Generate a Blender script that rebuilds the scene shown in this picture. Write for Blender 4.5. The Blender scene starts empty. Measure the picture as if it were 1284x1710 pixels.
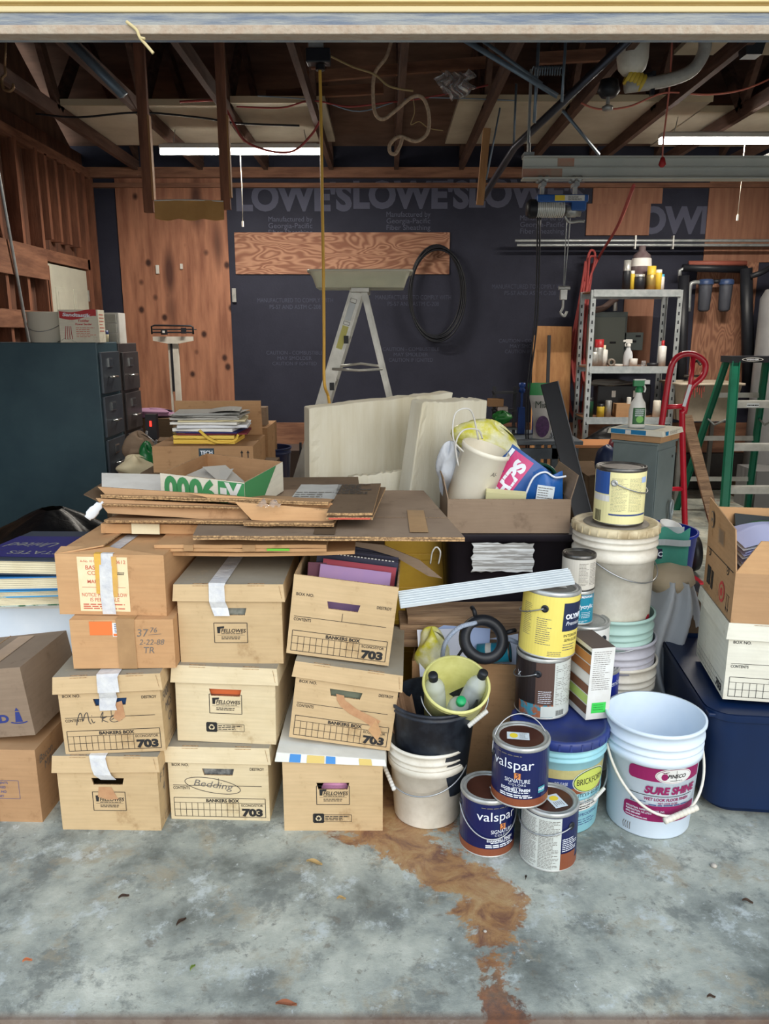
import bpy, bmesh, math, random
from mathutils import Vector, Matrix, Euler
R = math.radians; PI = math.pi
random.seed(7)
scn = bpy.context.scene
C = bpy.context.collection

# ---------------------------------------------------------------- camera, light, exposure
CAM_H = 1.55; PITCH = R(13.0); FPX = 1285.0
cam_data = bpy.data.cameras.new('camera'); cam = bpy.data.objects.new('camera', cam_data); C.objects.link(cam)
cam.location = (0, 0, CAM_H); cam.rotation_euler = (R(90) - PITCH, 0, 0)
cam_data.sensor_fit = 'HORIZONTAL'; cam_data.sensor_width = 36.0; cam_data.lens = 36.0 * FPX / 1284.0
cam_data.clip_start = 0.05; cam_data.clip_end = 200
scn.camera = cam
world = bpy.data.worlds.new('sky'); scn.world = world; world.use_nodes = True
wn = world.node_tree.nodes; wl = world.node_tree.links
bg = wn['Background']; bg.inputs['Strength'].default_value = 1.12
wtc = wn.new('ShaderNodeTexCoord'); wsep = wn.new('ShaderNodeSeparateXYZ'); wr = wn.new('ShaderNodeValToRGB')
wl.new(wtc.outputs['Generated'], wsep.inputs[0]); wl.new(wsep.outputs['Z'], wr.inputs['Fac']); wl.new(wr.outputs['Color'], bg.inputs['Color'])
wr.color_ramp.elements[0].position = 0.0; wr.color_ramp.elements[0].color = (1.0, 0.97, 0.90, 1)
wr.color_ramp.elements[1].position = 0.55; wr.color_ramp.elements[1].color = (0.68, 0.88, 1.12, 1)
fill_sun_d = bpy.data.lights.new('sun', 'SUN'); fill_sun_d.energy = 1.5; fill_sun_d.angle = R(50); fill_sun_d.color = (1.0, 0.94, 0.84)
sun = bpy.data.objects.new('sun', fill_sun_d); C.objects.link(sun)
# soft fill light added low behind the camera's right shoulder to reach deep inside
sun.rotation_euler = Vector((-0.30, 0.90, -0.50)).to_track_quat('-Z', 'Y').to_euler()
scn.view_settings.view_transform = 'Standard'; scn.view_settings.look = 'None'
scn.view_settings.gamma = 1.0; scn.view_settings.use_curve_mapping = False
scn.view_settings.exposure = 0.40

# ---------------------------------------------------------------- measuring helpers: a sight line of the camera meets a real plane
ct, st = math.cos(PITCH), math.sin(PITCH)
def ray(px, py):
    a = (px - 642) / FPX; b = (855 - py) / FPX
    return Vector((a, ct + b * st, -st + b * ct))
def P(px, py, Y):                    # point at distance Y in front of the camera
    d = ray(px, py); return Vector((0, 0, CAM_H)) + d * (Y / d.y)
def G(px, py, Z):                    # point on the level plane Z
    d = ray(px, py); return Vector((0, 0, CAM_H)) + d * ((Z - CAM_H) / d.z)

# ---------------------------------------------------------------- materials
def lin(c):
    o = []
    for v in c[:3]:
        v /= 255.0; o.append(v / 12.92 if v <= .04045 else ((v + .055) / 1.055) ** 2.4)
    return (o[0], o[1], o[2], 1)
MATS = {}
def mat(name, col, rough=.6, metal=0, col2=None, vs=6, va=.5, stretch=(1, 1, 1), bump=0, bs=40, spec=.4, trans=0, alpha=1, emit=0, kind=None, detail=5, dist=0, coat=0):
    if name in MATS: return MATS[name]
    m = bpy.data.materials.new(name); m.use_nodes = True; nt = m.node_tree; N = nt.nodes; L = nt.links
    b = N['Principled BSDF']; b.inputs['Roughness'].default_value = rough; b.inputs['Metallic'].default_value = metal
    b.inputs['Specular IOR Level'].default_value = spec
    b.inputs['Transmission Weight'].default_value = trans; b.inputs['Alpha'].default_value = alpha
    if coat: b.inputs['Coat Weight'].default_value = coat; b.inputs['Coat Roughness'].default_value = .15
    c1 = lin(col); b.inputs['Base Color'].default_value = c1
    if emit: b.inputs['Emission Color'].default_value = c1; b.inputs['Emission Strength'].default_value = emit
    tc = N.new('ShaderNodeTexCoord'); mp = N.new('ShaderNodeMapping'); mp.inputs['Scale'].default_value = stretch
    L.new(tc.outputs['Object'], mp.inputs['Vector'])
    if col2 is not None:
        if kind == 'wave':
            t = N.new('ShaderNodeTexWave'); t.inputs['Scale'].default_value = vs; t.inputs['Distortion'].default_value = dist or 6
            t.inputs['Detail'].default_value = 3; t.inputs['Detail Scale'].default_value = 1.2; out = t.outputs['Fac']
        else:
            t = N.new('ShaderNodeTexNoise'); t.inputs['Scale'].default_value = vs; t.inputs['Detail'].default_value = detail
            t.inputs['Roughness'].default_value = .62; t.inputs['Distortion'].default_value = dist; out = t.outputs['Fac']
        L.new(mp.outputs[0], t.inputs['Vector'])
        r = N.new('ShaderNodeValToRGB'); lo = .5 - va * .4; hi = .5 + va * .4
        r.color_ramp.elements[0].position = max(0, .5 - (1.02 - va) * .35); r.color_ramp.elements[1].position = min(1, .5 + (1.02 - va) * .35)
        r.color_ramp.elements[0].color = c1; r.color_ramp.elements[1].color = lin(col2)
        L.new(out, r.inputs['Fac']); L.new(r.outputs['Color'], b.inputs['Base Color'])
    if bump:
        n = N.new('ShaderNodeTexNoise'); n.inputs['Scale'].default_value = bs; n.inputs['Detail'].default_value = 4
        L.new(mp.outputs[0], n.inputs['Vector']); bp = N.new('ShaderNodeBump'); bp.inputs['Strength'].default_value = bump; bp.inputs['Distance'].default_value = .01
        L.new(n.outputs['Fac'], bp.inputs['Height']); L.new(bp.outputs[0], b.inputs['Normal'])
    MATS[name] = m; return m
def plain(name, col, rough=.5, **k): return mat(name, col, rough, **k)

def cardboard(name, col, col2, stain):
    m = mat(name, col, .85, col2=col2, vs=3.5, va=.5, bump=.12, bs=25, spec=.15)
    nt = m.node_tree; N = nt.nodes; L = nt.links; b = N['Principled BSDF']
    src = b.inputs['Base Color'].links[0].from_socket
    tc = [n for n in N if n.type == 'TEX_COORD'][0]
    mpp = N.new('ShaderNodeMapping'); mpp.inputs['Scale'].default_value = (3, 3, 40)
    L.new(tc.outputs['Object'], mpp.inputs['Vector'])
    n2 = N.new('ShaderNodeTexNoise'); n2.inputs['Scale'].default_value = 3; n2.inputs['Detail'].default_value = 6
    L.new(mpp.outputs[0], n2.inputs['Vector'])
    n3 = N.new('ShaderNodeTexNoise'); n3.inputs['Scale'].default_value = 14; n3.inputs['Detail'].default_value = 8; n3.inputs['Roughness'].default_value = .7
    L.new(tc.outputs['Object'], n3.inputs['Vector'])
    r3 = N.new('ShaderNodeValToRGB'); r3.color_ramp.elements[0].position = .58; r3.color_ramp.elements[1].position = .78
    L.new(n3.outputs['Fac'], r3.inputs['Fac'])
    mx = N.new('ShaderNodeMix'); mx.data_type = 'RGBA'; L.new(r3.outputs['Color'], mx.inputs[0]); L.new(src, mx.inputs[6]); mx.inputs[7].default_value = lin(stain)
    hs = N.new('ShaderNodeHueSaturation'); mr = N.new('ShaderNodeMapRange'); mr.inputs['To Min'].default_value = .86; mr.inputs['To Max'].default_value = 1.12
    L.new(n2.outputs['Fac'], mr.inputs['Value']); L.new(mr.outputs[0], hs.inputs['Value']); L.new(mx.outputs[2], hs.inputs['Color'])
    L.new(hs.outputs[0], b.inputs['Base Color'])
    return m
K1 = cardboard('kraft_buff', (206, 178, 138), (190, 162, 122), (160, 128, 90))
K2 = cardboard('kraft_cream', (222, 204, 170), (208, 188, 150), (176, 150, 112))
K3 = cardboard('kraft_brown', (184, 146, 108), (170, 132, 96), (134, 100, 70))
K4 = cardboard('kraft_dull', (150, 130, 110), (136, 116, 98), (110, 92, 76))
K5 = cardboard('kraft_orange', (202, 160, 116), (188, 144, 102), (150, 110, 74))
KD = cardboard('dusty_kraft', (158, 150, 134), (142, 132, 114), (176, 160, 132))
K6 = cardboard('kraft_white', (228, 224, 208), (214, 208, 190), (190, 180, 158))
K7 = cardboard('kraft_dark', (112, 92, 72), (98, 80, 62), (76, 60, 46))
KE = mat('corrugated_edge', (120, 92, 64), .9, col2=(196, 158, 112), vs=160, va=.7)
INK = plain('black_ink', (38, 36, 36), .7)
GREYINK = plain('grey_ink', (110, 104, 98), .7)
BLUEINK = plain('blue_ink', (62, 78, 128), .7)
REDINK = plain('red_ink', (196, 88, 70), .7)
TAPE = mat('glossy_tape', (222, 220, 216), .3, col2=(196, 196, 200), vs=22, va=.6, bump=.5, bs=30)
TAPEB = mat('yellowed_tape', (224, 176, 74), .35, col2=(206, 160, 96), vs=16, va=.6, bump=.3)
TAPEK = mat('brown_tape', (176, 138, 96), .35, col2=(160, 124, 86), vs=12, va=.6)
PAPER = mat('white_paper', (232, 232, 228), .8, col2=(216, 214, 208), vs=10, va=.5)
CREAMP = mat('cream_paper', (232, 220, 186), .8, col2=(218, 204, 168), vs=10, va=.5)
TIN = mat('tin_metal', (196, 196, 192), .35, .45, col2=(160, 160, 156), vs=18, va=.5, bump=.08)
DTIN = mat('dirty_tin', (120, 118, 114), .4, .8, col2=(70, 66, 62), vs=14, va=.6, bump=.15)
STEEL = mat('galvanised_steel', (184, 188, 188), .35, .5, col2=(150, 156, 158), vs=14, va=.5)
WIRE = plain('handle_wire', (170, 172, 174), .35, metal=.8)
BLK = mat('black_plastic', (26, 28, 34), .45, col2=(36, 38, 44), vs=8, va=.5)
WHP = mat('white_plastic', (226, 226, 222), .4, col2=(206, 202, 194), vs=7, va=.5, bump=.05)
WHPD = mat('dirty_white_plastic', (234, 228, 214), .5, col2=(208, 200, 184), vs=9, va=.6, bump=.1)
WHPB = mat('bluish_white_plastic', (222, 232, 242), .4, col2=(208, 222, 236), vs=5, va=.5)
GRNB = mat('pale_green_plastic', (176, 206, 196), .45, col2=(156, 186, 178), vs=7, va=.5)
WOOD = mat('stud_wood', (146, 96, 72), .8, col2=(106, 68, 52), vs=5, va=.6, stretch=(4, 4, .5), bump=.2)
WOODY = mat('board_wood_lengthwise', (148, 104, 80), .8, col2=(106, 70, 54), vs=5, va=.6, stretch=(4, .5, 4), bump=.2)
WOODX = mat('board_wood_crosswise', (150, 108, 84), .8, col2=(112, 76, 60), vs=5, va=.6, stretch=(.5, 4, 4), bump=.2)
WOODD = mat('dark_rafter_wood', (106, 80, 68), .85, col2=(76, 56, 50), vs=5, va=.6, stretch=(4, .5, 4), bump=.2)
LWOOD = mat('pale_wood', (186, 138, 90), .75, col2=(164, 116, 74), vs=6, va=.6, stretch=(4, 4, .6), bump=.1)
def swirl(name, c1, c2, st):
    m = mat(name, c1, .75); nt = m.node_tree; N = nt.nodes; L = nt.links; b = N['Principled BSDF']
    mp_ = [n for n in N if n.type == 'MAPPING'][0]; mp_.inputs['Scale'].default_value = st
    n = N.new('ShaderNodeTexNoise'); n.inputs['Scale'].default_value = 1.6; n.inputs['Detail'].default_value = 2.5; n.inputs['Distortion'].default_value = .5; L.new(mp_.outputs[0], n.inputs['Vector'])
    k = N.new('ShaderNodeMath'); k.operation = 'MULTIPLY'; k.inputs[1].default_value = 115; L.new(n.outputs['Fac'], k.inputs[0])
    q = N.new('ShaderNodeMath'); q.operation = 'SINE'; L.new(k.outputs[0], q.inputs[0])
    r = N.new('ShaderNodeMapRange'); r.inputs['From Min'].default_value = -.9; r.inputs['From Max'].default_value = .9; L.new(q.outputs[0], r.inputs['Value'])
    x = N.new('ShaderNodeMix'); x.data_type = 'RGBA'; L.new(r.outputs[0], x.inputs[0]); x.inputs[6].default_value = lin(c1); x.inputs[7].default_value = lin(c2); L.new(x.outputs[2], b.inputs['Base Color']); return m
PLYS = swirl('swirly_plywood', (178, 134, 108), (136, 92, 72), (.9, 1, 3.2))
PLYT = swirl('upright_swirly_plywood', (166, 120, 94), (134, 92, 72), (3.4, 1, .8))
PLYV = mat('vertical_plywood', (162, 116, 92), .75, col2=(134, 92, 72), vs=4, va=.5, stretch=(5, 5, .5), bump=.1)

# ---------------------------------------------------------------- mesh builder
_txt = {}
def text_geo(s, bold, spacing):
    k = (s, bold, spacing)
    if k in _txt: return _txt[k]
    cu = bpy.data.curves.new('t', 'FONT'); cu.body = s; cu.size = 1.0; cu.offset = bold; cu.space_character = spacing
    cu.resolution_u = 4; cu.align_x = 'LEFT'
    ob = bpy.data.objects.new('t', cu); me = bpy.data.meshes.new_from_object(ob)
    vs = [(v.co.x, v.co.y) for v in me.vertices]; fs = [tuple(p.vertices) for p in me.polygons]
    bpy.data.objects.remove(ob); bpy.data.curves.remove(cu); bpy.data.meshes.remove(me)
    if vs:
        x0 = min(v[0] for v in vs); x1 = max(v[0] for v in vs); y0 = min(v[1] for v in vs); y1 = max(v[1] for v in vs)
    else: x0 = x1 = y0 = y1 = 0
    _txt[k] = (vs, fs, x0, x1, y0, y1); return _txt[k]

def catmull(pts, n=6, closed=False):
    pts = [Vector(p) for p in pts]; out = []; m = len(pts)
    if m < 3: return pts
    rng = range(m if closed else m - 1)
    for i in rng:
        if closed: p0, p1, p2, p3 = pts[(i - 1) % m], pts[i], pts[(i + 1) % m], pts[(i + 2) % m]
        else: p0, p1, p2, p3 = pts[max(i - 1, 0)], pts[i], pts[i + 1], pts[min(i + 2, m - 1)]
        for k in range(n):
            t = k / n
            out.append(.5 * ((2 * p1) + (-p0 + p2) * t + (2 * p0 - 5 * p1 + 4 * p2 - p3) * t * t + (-p0 + 3 * p1 - 3 * p2 + p3) * t ** 3))
    if not closed: out.append(pts[-1])
    return out

class M:
    def __init__(s): s.v = []; s.f = []; s.mi = []; s.sm = []; s.mats = []; s.T = Matrix.Identity(4)
    def mid(s, m):
        if m not in s.mats: s.mats.append(m)
        return s.mats.index(m)
    def add(s, vs, fs, m, smooth=False):
        o = len(s.v); i = s.mid(m)
        s.v += [s.T @ Vector(v) for v in vs]
        for f in fs: s.f.append(tuple(o + k for k in f)); s.mi.append(i); s.sm.append(smooth)
        return s
    def box(s, c, d, m, rot=None, taper=1.0):
        x, y, z = d[0] / 2, d[1] / 2, d[2] / 2
        vs = [Vector((sx * x * (taper if sz < 0 else 1), sy * y * (taper if sz < 0 else 1), sz * z)) for sz in (-1, 1) for sy in (-1, 1) for sx in (-1, 1)]
        if rot is not None: e = Euler(rot).to_matrix(); vs = [e @ v for v in vs]
        c = Vector(c); vs = [v + c for v in vs]
        return s.add(vs, [(0, 2, 3, 1), (4, 5, 7, 6), (0, 1, 5, 4), (1, 3, 7, 5), (3, 2, 6, 7), (2, 0, 4, 6)], m)
    def hexa(s, b, t, m):                                  # 4 bottom + 4 top corners, both counter-clockwise from above
        return s.add(list(b) + list(t), [(3, 2, 1, 0), (4, 5, 6, 7), (0, 1, 5, 4), (1, 2, 6, 5), (2, 3, 7, 6), (3, 0, 4, 7)], m)
    def lathe(s, prof, m, seg=40, mtx=None, smooth=True, closed=False):
        vs = []; fs = []; n = len(prof)
        for (r, z) in prof:
            for k in range(seg):
                a = 2 * PI * k / seg; vs.append(Vector((r * math.cos(a), r * math.sin(a), z)))
        for i in range(n - 1):
            for k in range(seg):
                k2 = (k + 1) % seg; fs.append((i * seg + k, i * seg + k2, (i + 1) * seg + k2, (i + 1) * seg + k))
        if mtx is not None: vs = [mtx @ v for v in vs]
        return s.add(vs, fs, m, smooth)
    def disc(s, r, z, m, seg=40, up=True, mtx=None):
        vs = [Vector((r * math.cos(2 * PI * k / seg), r * math.sin(2 * PI * k / seg), z)) for k in range(seg)]
        if mtx is not None: vs = [mtx @ v for v in vs]
        return s.add(vs, [tuple(range(seg)) if up else tuple(reversed(range(seg)))], m)
    def cyl(s, p, q, r, m, seg=12, r2=None):
        p = Vector(p); q = Vector(q); d = q - p; L = d.length; r2 = r if r2 is None else r2
        mt = Matrix.Translation(p) @ d.to_track_quat('Z', 'Y').to_matrix().to_4x4()
        s.lathe([(r, 0), (r2, L)], m, seg, mt); s.disc(r, 0, m, seg, False, mt); s.disc(r2, L, m, seg, True, mt); return s
    def tube(s, pts, r, m, seg=8, smooth_n=6, closed=False, flat=1.0):
        pts = catmull(pts, smooth_n, closed) if smooth_n else [Vector(p) for p in pts]
        n = len(pts); vs = []; fs = []; prev = None
        for i in range(n):
            if closed: t = pts[(i + 1) % n] - pts[i - 1]
            else: t = pts[min(i + 1, n - 1)] - pts[max(i - 1, 0)]
            if t.length < 1e-9: t = Vector((0, 0, 1))
            t.normalize()
            if prev is None: prev = t.orthogonal().normalized()
            u = prev - t * prev.dot(t)
            u = u.normalized() if u.length > 1e-6 else t.orthogonal().normalized()
            prev = u; w = t.cross(u); rr = r[min(i * len(r) // n, len(r) - 1)] if isinstance(r, (list, tuple)) else r
            for k in range(seg):
                a = 2 * PI * k / seg; vs.append(pts[i] + u * (rr * math.cos(a)) + w * (rr * flat * math.sin(a)))
        for i in range(n if closed else n - 1):
            j = (i + 1) % n
            for k in range(seg):
                k2 = (k + 1) % seg; fs.append((i * seg + k, i * seg + k2, j * seg + k2, j * seg + k))
        if not closed: fs += [tuple(reversed(range(seg))), tuple((n - 1) * seg + k for k in range(seg))]
        return s.add(vs, fs, m, True)
    def prism(s, poly, z0, z1, m, side=None):
        n = len(poly); vs = [Vector((p[0], p[1], z0)) for p in poly] + [Vector((p[0], p[1], z1)) for p in poly]
        s.add(vs, [tuple(reversed(range(n))), tuple(range(n, 2 * n))], m)
        return s.add(vs, [(i, (i + 1) % n, n + (i + 1) % n, n + i) for i in range(n)], side or m)
    def grid(s, fn, nu, nv, m, smooth=True, thick=0):
        vs = [Vector(fn(i / nu, j / nv)) for j in range(nv + 1) for i in range(nu + 1)]
        fs = [(j * (nu + 1) + i, j * (nu + 1) + i + 1, (j + 1) * (nu + 1) + i + 1, (j + 1) * (nu + 1) + i) for j in range(nv) for i in range(nu)]
        return s.add(vs, fs, m, smooth)
    # --- marks on a surface; mp(u, v) gives the point just above it
    def rect(s, u0, u1, v0, v1, mp, m, nu=1, nv=1):
        return s.grid(lambda a, b: mp(u0 + (u1 - u0) * a, v0 + (v1 - v0) * b), nu, nv, m, False)
    def line(s, u0, v0, u1, v1, w, mp, m, n=1):
        dx, dy = u1 - u0, v1 - v0; L = math.hypot(dx, dy) or 1; nx, ny = -dy / L * w / 2, dx / L * w / 2
        vs = []
        for k in range(n + 1):
            t = k / n; vs += [mp(u0 + dx * t + nx, v0 + dy * t + ny), mp(u0 + dx * t - nx, v0 + dy * t - ny)]
        return s.add(vs, [(2 * k, 2 * k + 1, 2 * k + 3, 2 * k + 2) for k in range(n)], m)
    def frame(s, u0, u1, v0, v1, w, mp, m, n=1):
        s.line(u0, v0, u1, v0, w, mp, m, n); s.line(u0, v1, u1, v1, w, mp, m, n); s.line(u0, v0, u0, v1, w, mp, m); return s.line(u1, v0, u1, v1, w, mp, m)
    def stroke(s, pts, w, mp, m, sm=5, closed=False):
        p = catmull([(a, b, 0) for a, b in pts], sm, closed)
        if closed: p.append(p[0])
        for a, b in zip(p[:-1], p[1:]): s.line(a.x, a.y, b.x, b.y, w, mp, m)
        return s
    def poly(s, pts, mp, m): return s.add([mp(a, b) for a, b in pts], [tuple(range(len(pts)))], m)
    def ell(s, u, v, ru, rv, mp, m, n=28):
        R_ = 1 if max(ru, rv) < .012 else 6; vs = [mp(u, v)] + [mp(u + ru * j / R_ * math.cos(2 * PI * k / n), v + rv * j / R_ * math.sin(2 * PI * k / n)) for j in range(1, R_ + 1) for k in range(n)]
        fs = [(0, 1 + k, 1 + (k + 1) % n) for k in range(n)] + [(1 + (j - 1) * n + k, 1 + j * n + k, 1 + j * n + (k + 1) % n, 1 + (j - 1) * n + (k + 1) % n) for j in range(1, R_) for k in range(n)]
        return s.add(vs, fs, m)
    def text(s, t, u, v, h, mp, m, align='C', bold=0, shear=0, wfit=None, rot=0, spacing=1.0):
        vs, fs, x0, x1, y0, y1 = text_geo(t, bold, spacing)
        if not vs: return s
        H = text_geo('H', bold, 1.0); k = h / (H[5] - H[4]); kx = k
        if wfit: kx = wfit / (x1 - x0)
        ox = {'L': x0, 'C': (x0 + x1) / 2, 'R': x1}[align]; cr, sr = math.cos(rot), math.sin(rot)
        out = []
        for x, y in vs:
            a = (x - ox) * kx + y * k * shear; b = y * k
            out.append(mp(u + a * cr - b * sr, v + a * sr + b * cr))
        return s.add(out, fs, m)
    def micro(s, u0, u1, v0, v1, n, mp, m, w=.35, seed=0):     # rows of print too small to read
        rg = random.Random(seed); dv = (v1 - v0) / n
        for k in range(n):
            vv = v1 - dv * (k + .5); u = u0
            end = u1 - (u1 - u0) * rg.choice((0, .05, .1, .3))
            while u < end:
                L = (u1 - u0) * rg.uniform(.08, .22); s.line(u, vv, min(u + L, end), vv, dv * w, mp, m); u += L + (u1 - u0) * .03
        return s
    def build(s, name, parent=None, loc=None, rot=None, bevel=0, seg=2, label=None, mods=None):
        me = bpy.data.meshes.new(name); me.from_pydata([tuple(v) for v in s.v], [], s.f)
        for m in s.mats: me.materials.append(m)
        me.polygons.foreach_set('material_index', s.mi); me.polygons.foreach_set('use_smooth', s.sm); me.update()
        o = bpy.data.objects.new(name, me); C.objects.link(o)
        if parent is not None: o.parent = parent
        if loc is not None: o.location = loc
        if rot is not None: o.rotation_euler = rot
        if bevel:
            b = o.modifiers.new('bevel', 'BEVEL'); b.width = bevel; b.segments = seg; b.limit_method = 'ANGLE'; b.angle_limit = R(40)
        if label: o['label'] = label
        return o
def tag(o, label, cat, group=None, kind=None):
    o['label'] = label; o['category'] = cat
    if group: o['group'] = group
    if kind: o['kind'] = kind
    return o
def thing(name, label, cat, loc=(0, 0, 0), rot=(0, 0, 0), group=None):
    o = bpy.data.objects.new(name, None); C.objects.link(o); o.location = loc; o.rotation_euler = rot; o.empty_display_size = .05
    return tag(o, label, cat, group)
def struct(o): o['kind'] = 'structure'; return o
def plane(O, U, V, e=.0012):
    O = Vector(O); U = Vector(U); V = Vector(V); n = U.cross(V).normalized() * e
    return lambda u, v: O + U * u + V * v + n
def cylmap(rf, a0=0, e=.0012, mtx=None):
    def f(u, v):
        r = rf(v) if callable(rf) else rf
        a = u / r + a0; p = Vector(((r + e) * math.sin(a), -(r + e) * math.cos(a), v))
        return mtx @ p if mtx is not None else p
    return f

# ================================================================ THE GARAGE ITSELF
XL, XR, YF, YB, ZC = -2.85, 4.2, 1.95, 7.8, 3.05
# concrete floor with a rust and tan stain running towards the camera
def concrete():
    m = bpy.data.materials.new('weathered_concrete'); m.use_nodes = True; nt = m.node_tree; N = nt.nodes; L = nt.links
    b = N['Principled BSDF']; b.inputs['Specular IOR Level'].default_value = .35
    tc = N.new('ShaderNodeTexCoord')
    def noise(sc, det=6, ro=.6, di=0):
        n = N.new('ShaderNodeTexNoise'); n.inputs['Scale'].default_value = sc; n.inputs['Detail'].default_value = det
        n.inputs['Roughness'].default_value = ro; n.inputs['Distortion'].default_value = di; L.new(tc.outputs['Object'], n.inputs['Vector']); return n.outputs['Fac']
    def ramp(s, *st):
        r = N.new('ShaderNodeValToRGB'); e = r.color_ramp.elements
        while len(e) < len(st): e.new(.5)
        for k, (p, c) in enumerate(st): e[k].position = p; e[k].color = c if len(c) == 4 else lin(c)
        L.new(s, r.inputs['Fac']); return r.outputs['Color']
    def mix(f, a, c):
        x = N.new('ShaderNodeMix'); x.data_type = 'RGBA'; L.new(f, x.inputs[0]); L.new(a, x.inputs[6])
        if isinstance(c, tuple): x.inputs[7].default_value = lin(c)
        else: L.new(c, x.inputs[7])
        return x.outputs[2]
    def mth(op, a, c=None):
        x = N.new('ShaderNodeMath'); x.operation = op
        for i, q in enumerate((a, c)):
            if q is None: continue
            if isinstance(q, (int, float)): x.inputs[i].default_value = q
            else: L.new(q, x.inputs[i])
        return x.outputs[0]
    B, W_ = (0, 0, 0, 1), (1, 1, 1, 1)
    col = ramp(noise(2.3, 9, .68, .12), (.36, (104, 108, 102)), (.46, (146, 150, 142)), (.55, (174, 176, 164)), (.66, (202, 202, 188)))
    col = mix(ramp(noise(5.2, 9, .74, .2), (.52, B), (.60, (.7, .7, .7, 1))), col, (108, 112, 108))
    col = mix(ramp(noise(3.1, 9, .72, .25), (.54, B), (.61, (.6, .6, .6, 1))), col, (158, 146, 122))
    col = mix(ramp(noise(7, 9, .76), (.56, B), (.64, (.75, .75, .75, 1))), col, (194, 200, 198))
    col = mix(ramp(noise(38, 6, .7), (.60, B), (.70, (.7, .7, .7, 1))), col, (88, 88, 86))
    col = mix(ramp(noise(17, 8, .75, .4), (.58, B), (.66, (.6, .6, .6, 1))), col, (112, 104, 92))
    col = mix(ramp(noise(24, 8, .75, .4), (.62, B), (.68, (.7, .7, .7, 1))), col, (208, 212, 210))
    sp = N.new('ShaderNodeSeparateXYZ'); L.new(tc.outputs['Object'], sp.inputs[0])
    mr = N.new('ShaderNodeMapRange'); mr.inputs['From Min'].default_value = 1.88; mr.inputs['From Max'].default_value = 2.26
    mr.inputs['To Min'].default_value = .28; mr.inputs['To Max'].default_value = -.04; L.new(sp.outputs['Y'], mr.inputs['Value'])
    mw = N.new('ShaderNodeMapRange'); mw.inputs['From Min'].default_value = 1.7; mw.inputs['From Max'].default_value = 2.2
    mw.inputs['To Min'].default_value = .045; mw.inputs['To Max'].default_value = .17; L.new(sp.outputs['Y'], mw.inputs['Value'])
    dist = mth('ABSOLUTE', mth('SUBTRACT', sp.outputs['X'], mr.outputs[0]))
    wob = mth('MULTIPLY', mth('SUBTRACT', noise(5.5, 9, .74, .3), .5), .62)
    d2 = mth('SUBTRACT', mth('ADD', dist, wob), mw.outputs[0])
    stm = N.new('ShaderNodeMapRange'); stm.inputs['From Min'].default_value = .012; stm.inputs['From Max'].default_value = -.018; L.new(d2, stm.inputs['Value'])
    scol = ramp(noise(11, 8, .7, .6), (.36, (112, 66, 44)), (.5, (158, 112, 66)), (.64, (176, 140, 92)))
    near = N.new('ShaderNodeMapRange'); near.inputs['From Min'].default_value = 1.72; near.inputs['From Max'].default_value = 1.5; L.new(sp.outputs['Y'], near.inputs['Value'])
    scol = mix(near.outputs[0], scol, ramp(noise(16, 8, .7), (.42, (78, 56, 52)), (.62, (150, 90, 50))))
    col = mix(mth('MULTIPLY', stm.outputs[0], .88), col, scol)
    col = mix(ramp(noise(2.9, 4, .5, .2), (.66, B), (.70, (.8, .8, .8, 1))), col, (140, 92, 62))
    # the slab's rusty front edge
    ed = N.new('ShaderNodeMapRange'); ed.inputs['From Min'].default_value = 1.50; ed.inputs['From Max'].default_value = 1.48; L.new(sp.outputs['Y'], ed.inputs['Value'])
    col = mix(mth('MULTIPLY', ed.outputs[0], .7), col, (104, 70, 52))
    L.new(col, b.inputs['Base Color'])
    ro = ramp(noise(3, 5), (.3, (.42, .42, .42, 1)), (.7, (.75, .75, .75, 1))); L.new(ro, b.inputs['Roughness'])
    bp = N.new('ShaderNodeBump'); bp.inputs['Strength'].default_value = .25; bp.inputs['Distance'].default_value = .01; L.new(noise(45, 5, .7), bp.inputs['Height']); L.new(bp.outputs[0], b.inputs['Normal'])
    return m
CONC = concrete()
f = M(); f.box(((XL + XR) / 2, (1.475 + YB) / 2, -.05), (XR - XL + .3, YB - 1.475, .1), CONC); struct(f.build('floor'))
f = M(); f.box((0, -6.3, -.07), (30, 15.5, .1), mat('driveway', (168, 166, 158), .8, col2=(146, 144, 138), vs=3, bump=.2)); struct(f.build('driveway'))

DK = mat('black_fiberboard', (44, 46, 62), .75, col2=(34, 36, 52), vs=3, va=.5, bump=.15, bs=60)
FAINT = plain('faint_print', (88, 90, 108), .8)
FAINTER = plain('fainter_print', (72, 74, 92), .8)
w = M(); w.box(((XL + XR) / 2, YB + .05, 1.65), (XR - XL + .4, .1, 3.3), DK)
def wm(u, v): return Vector((u, YB - .0015, v))
def wpt(px, py): p = P(px, py, YB); return p.x, p.z
for x0, yy in ((395, 350), (590, 346), (783, 344), (1040, 388)):
    u, v = wpt(x0, yy); w.text("LOWE'S", u, v, .25, wm, FAINT, 'L', bold=.045, wfit=1.1)
for x0, yy in ((485, 370), (682, 362), (905, 368)):
    for k, t in enumerate(('Manufactured by', 'Georgia-Pacific', 'Fiber Sheathing')):
        u, v = wpt(x0, yy + k * 11); w.text(t, u, v, .045, wm, FAINT, 'C', wfit=.42)
for x0, yy in ((493, 505), (690, 500), (885, 482)):
    for k, t in enumerate(('MANUFACTURED TO COMPLY WITH', 'PS-57 AND ASTM C-208')):
        u, v = wpt(x0, yy + k * 11); w.text(t, u, v, .04, wm, FAINTER, 'C', wfit=.74 if k == 0 else .5)
for x0, yy in ((492, 592), (686, 586), (880, 572)):
    for k, t in enumerate(('CAUTION - COMBUSTIBLE', 'MAY SMOLDER', 'CAUTION IF IGNITED')):
        u, v = wpt(x0, yy + k * 9); w.text(t, u, v, .035, wm, FAINTER, 'C', wfit=(.56, .34, .44)[k])
struct(w.build('wall_back'))
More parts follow.
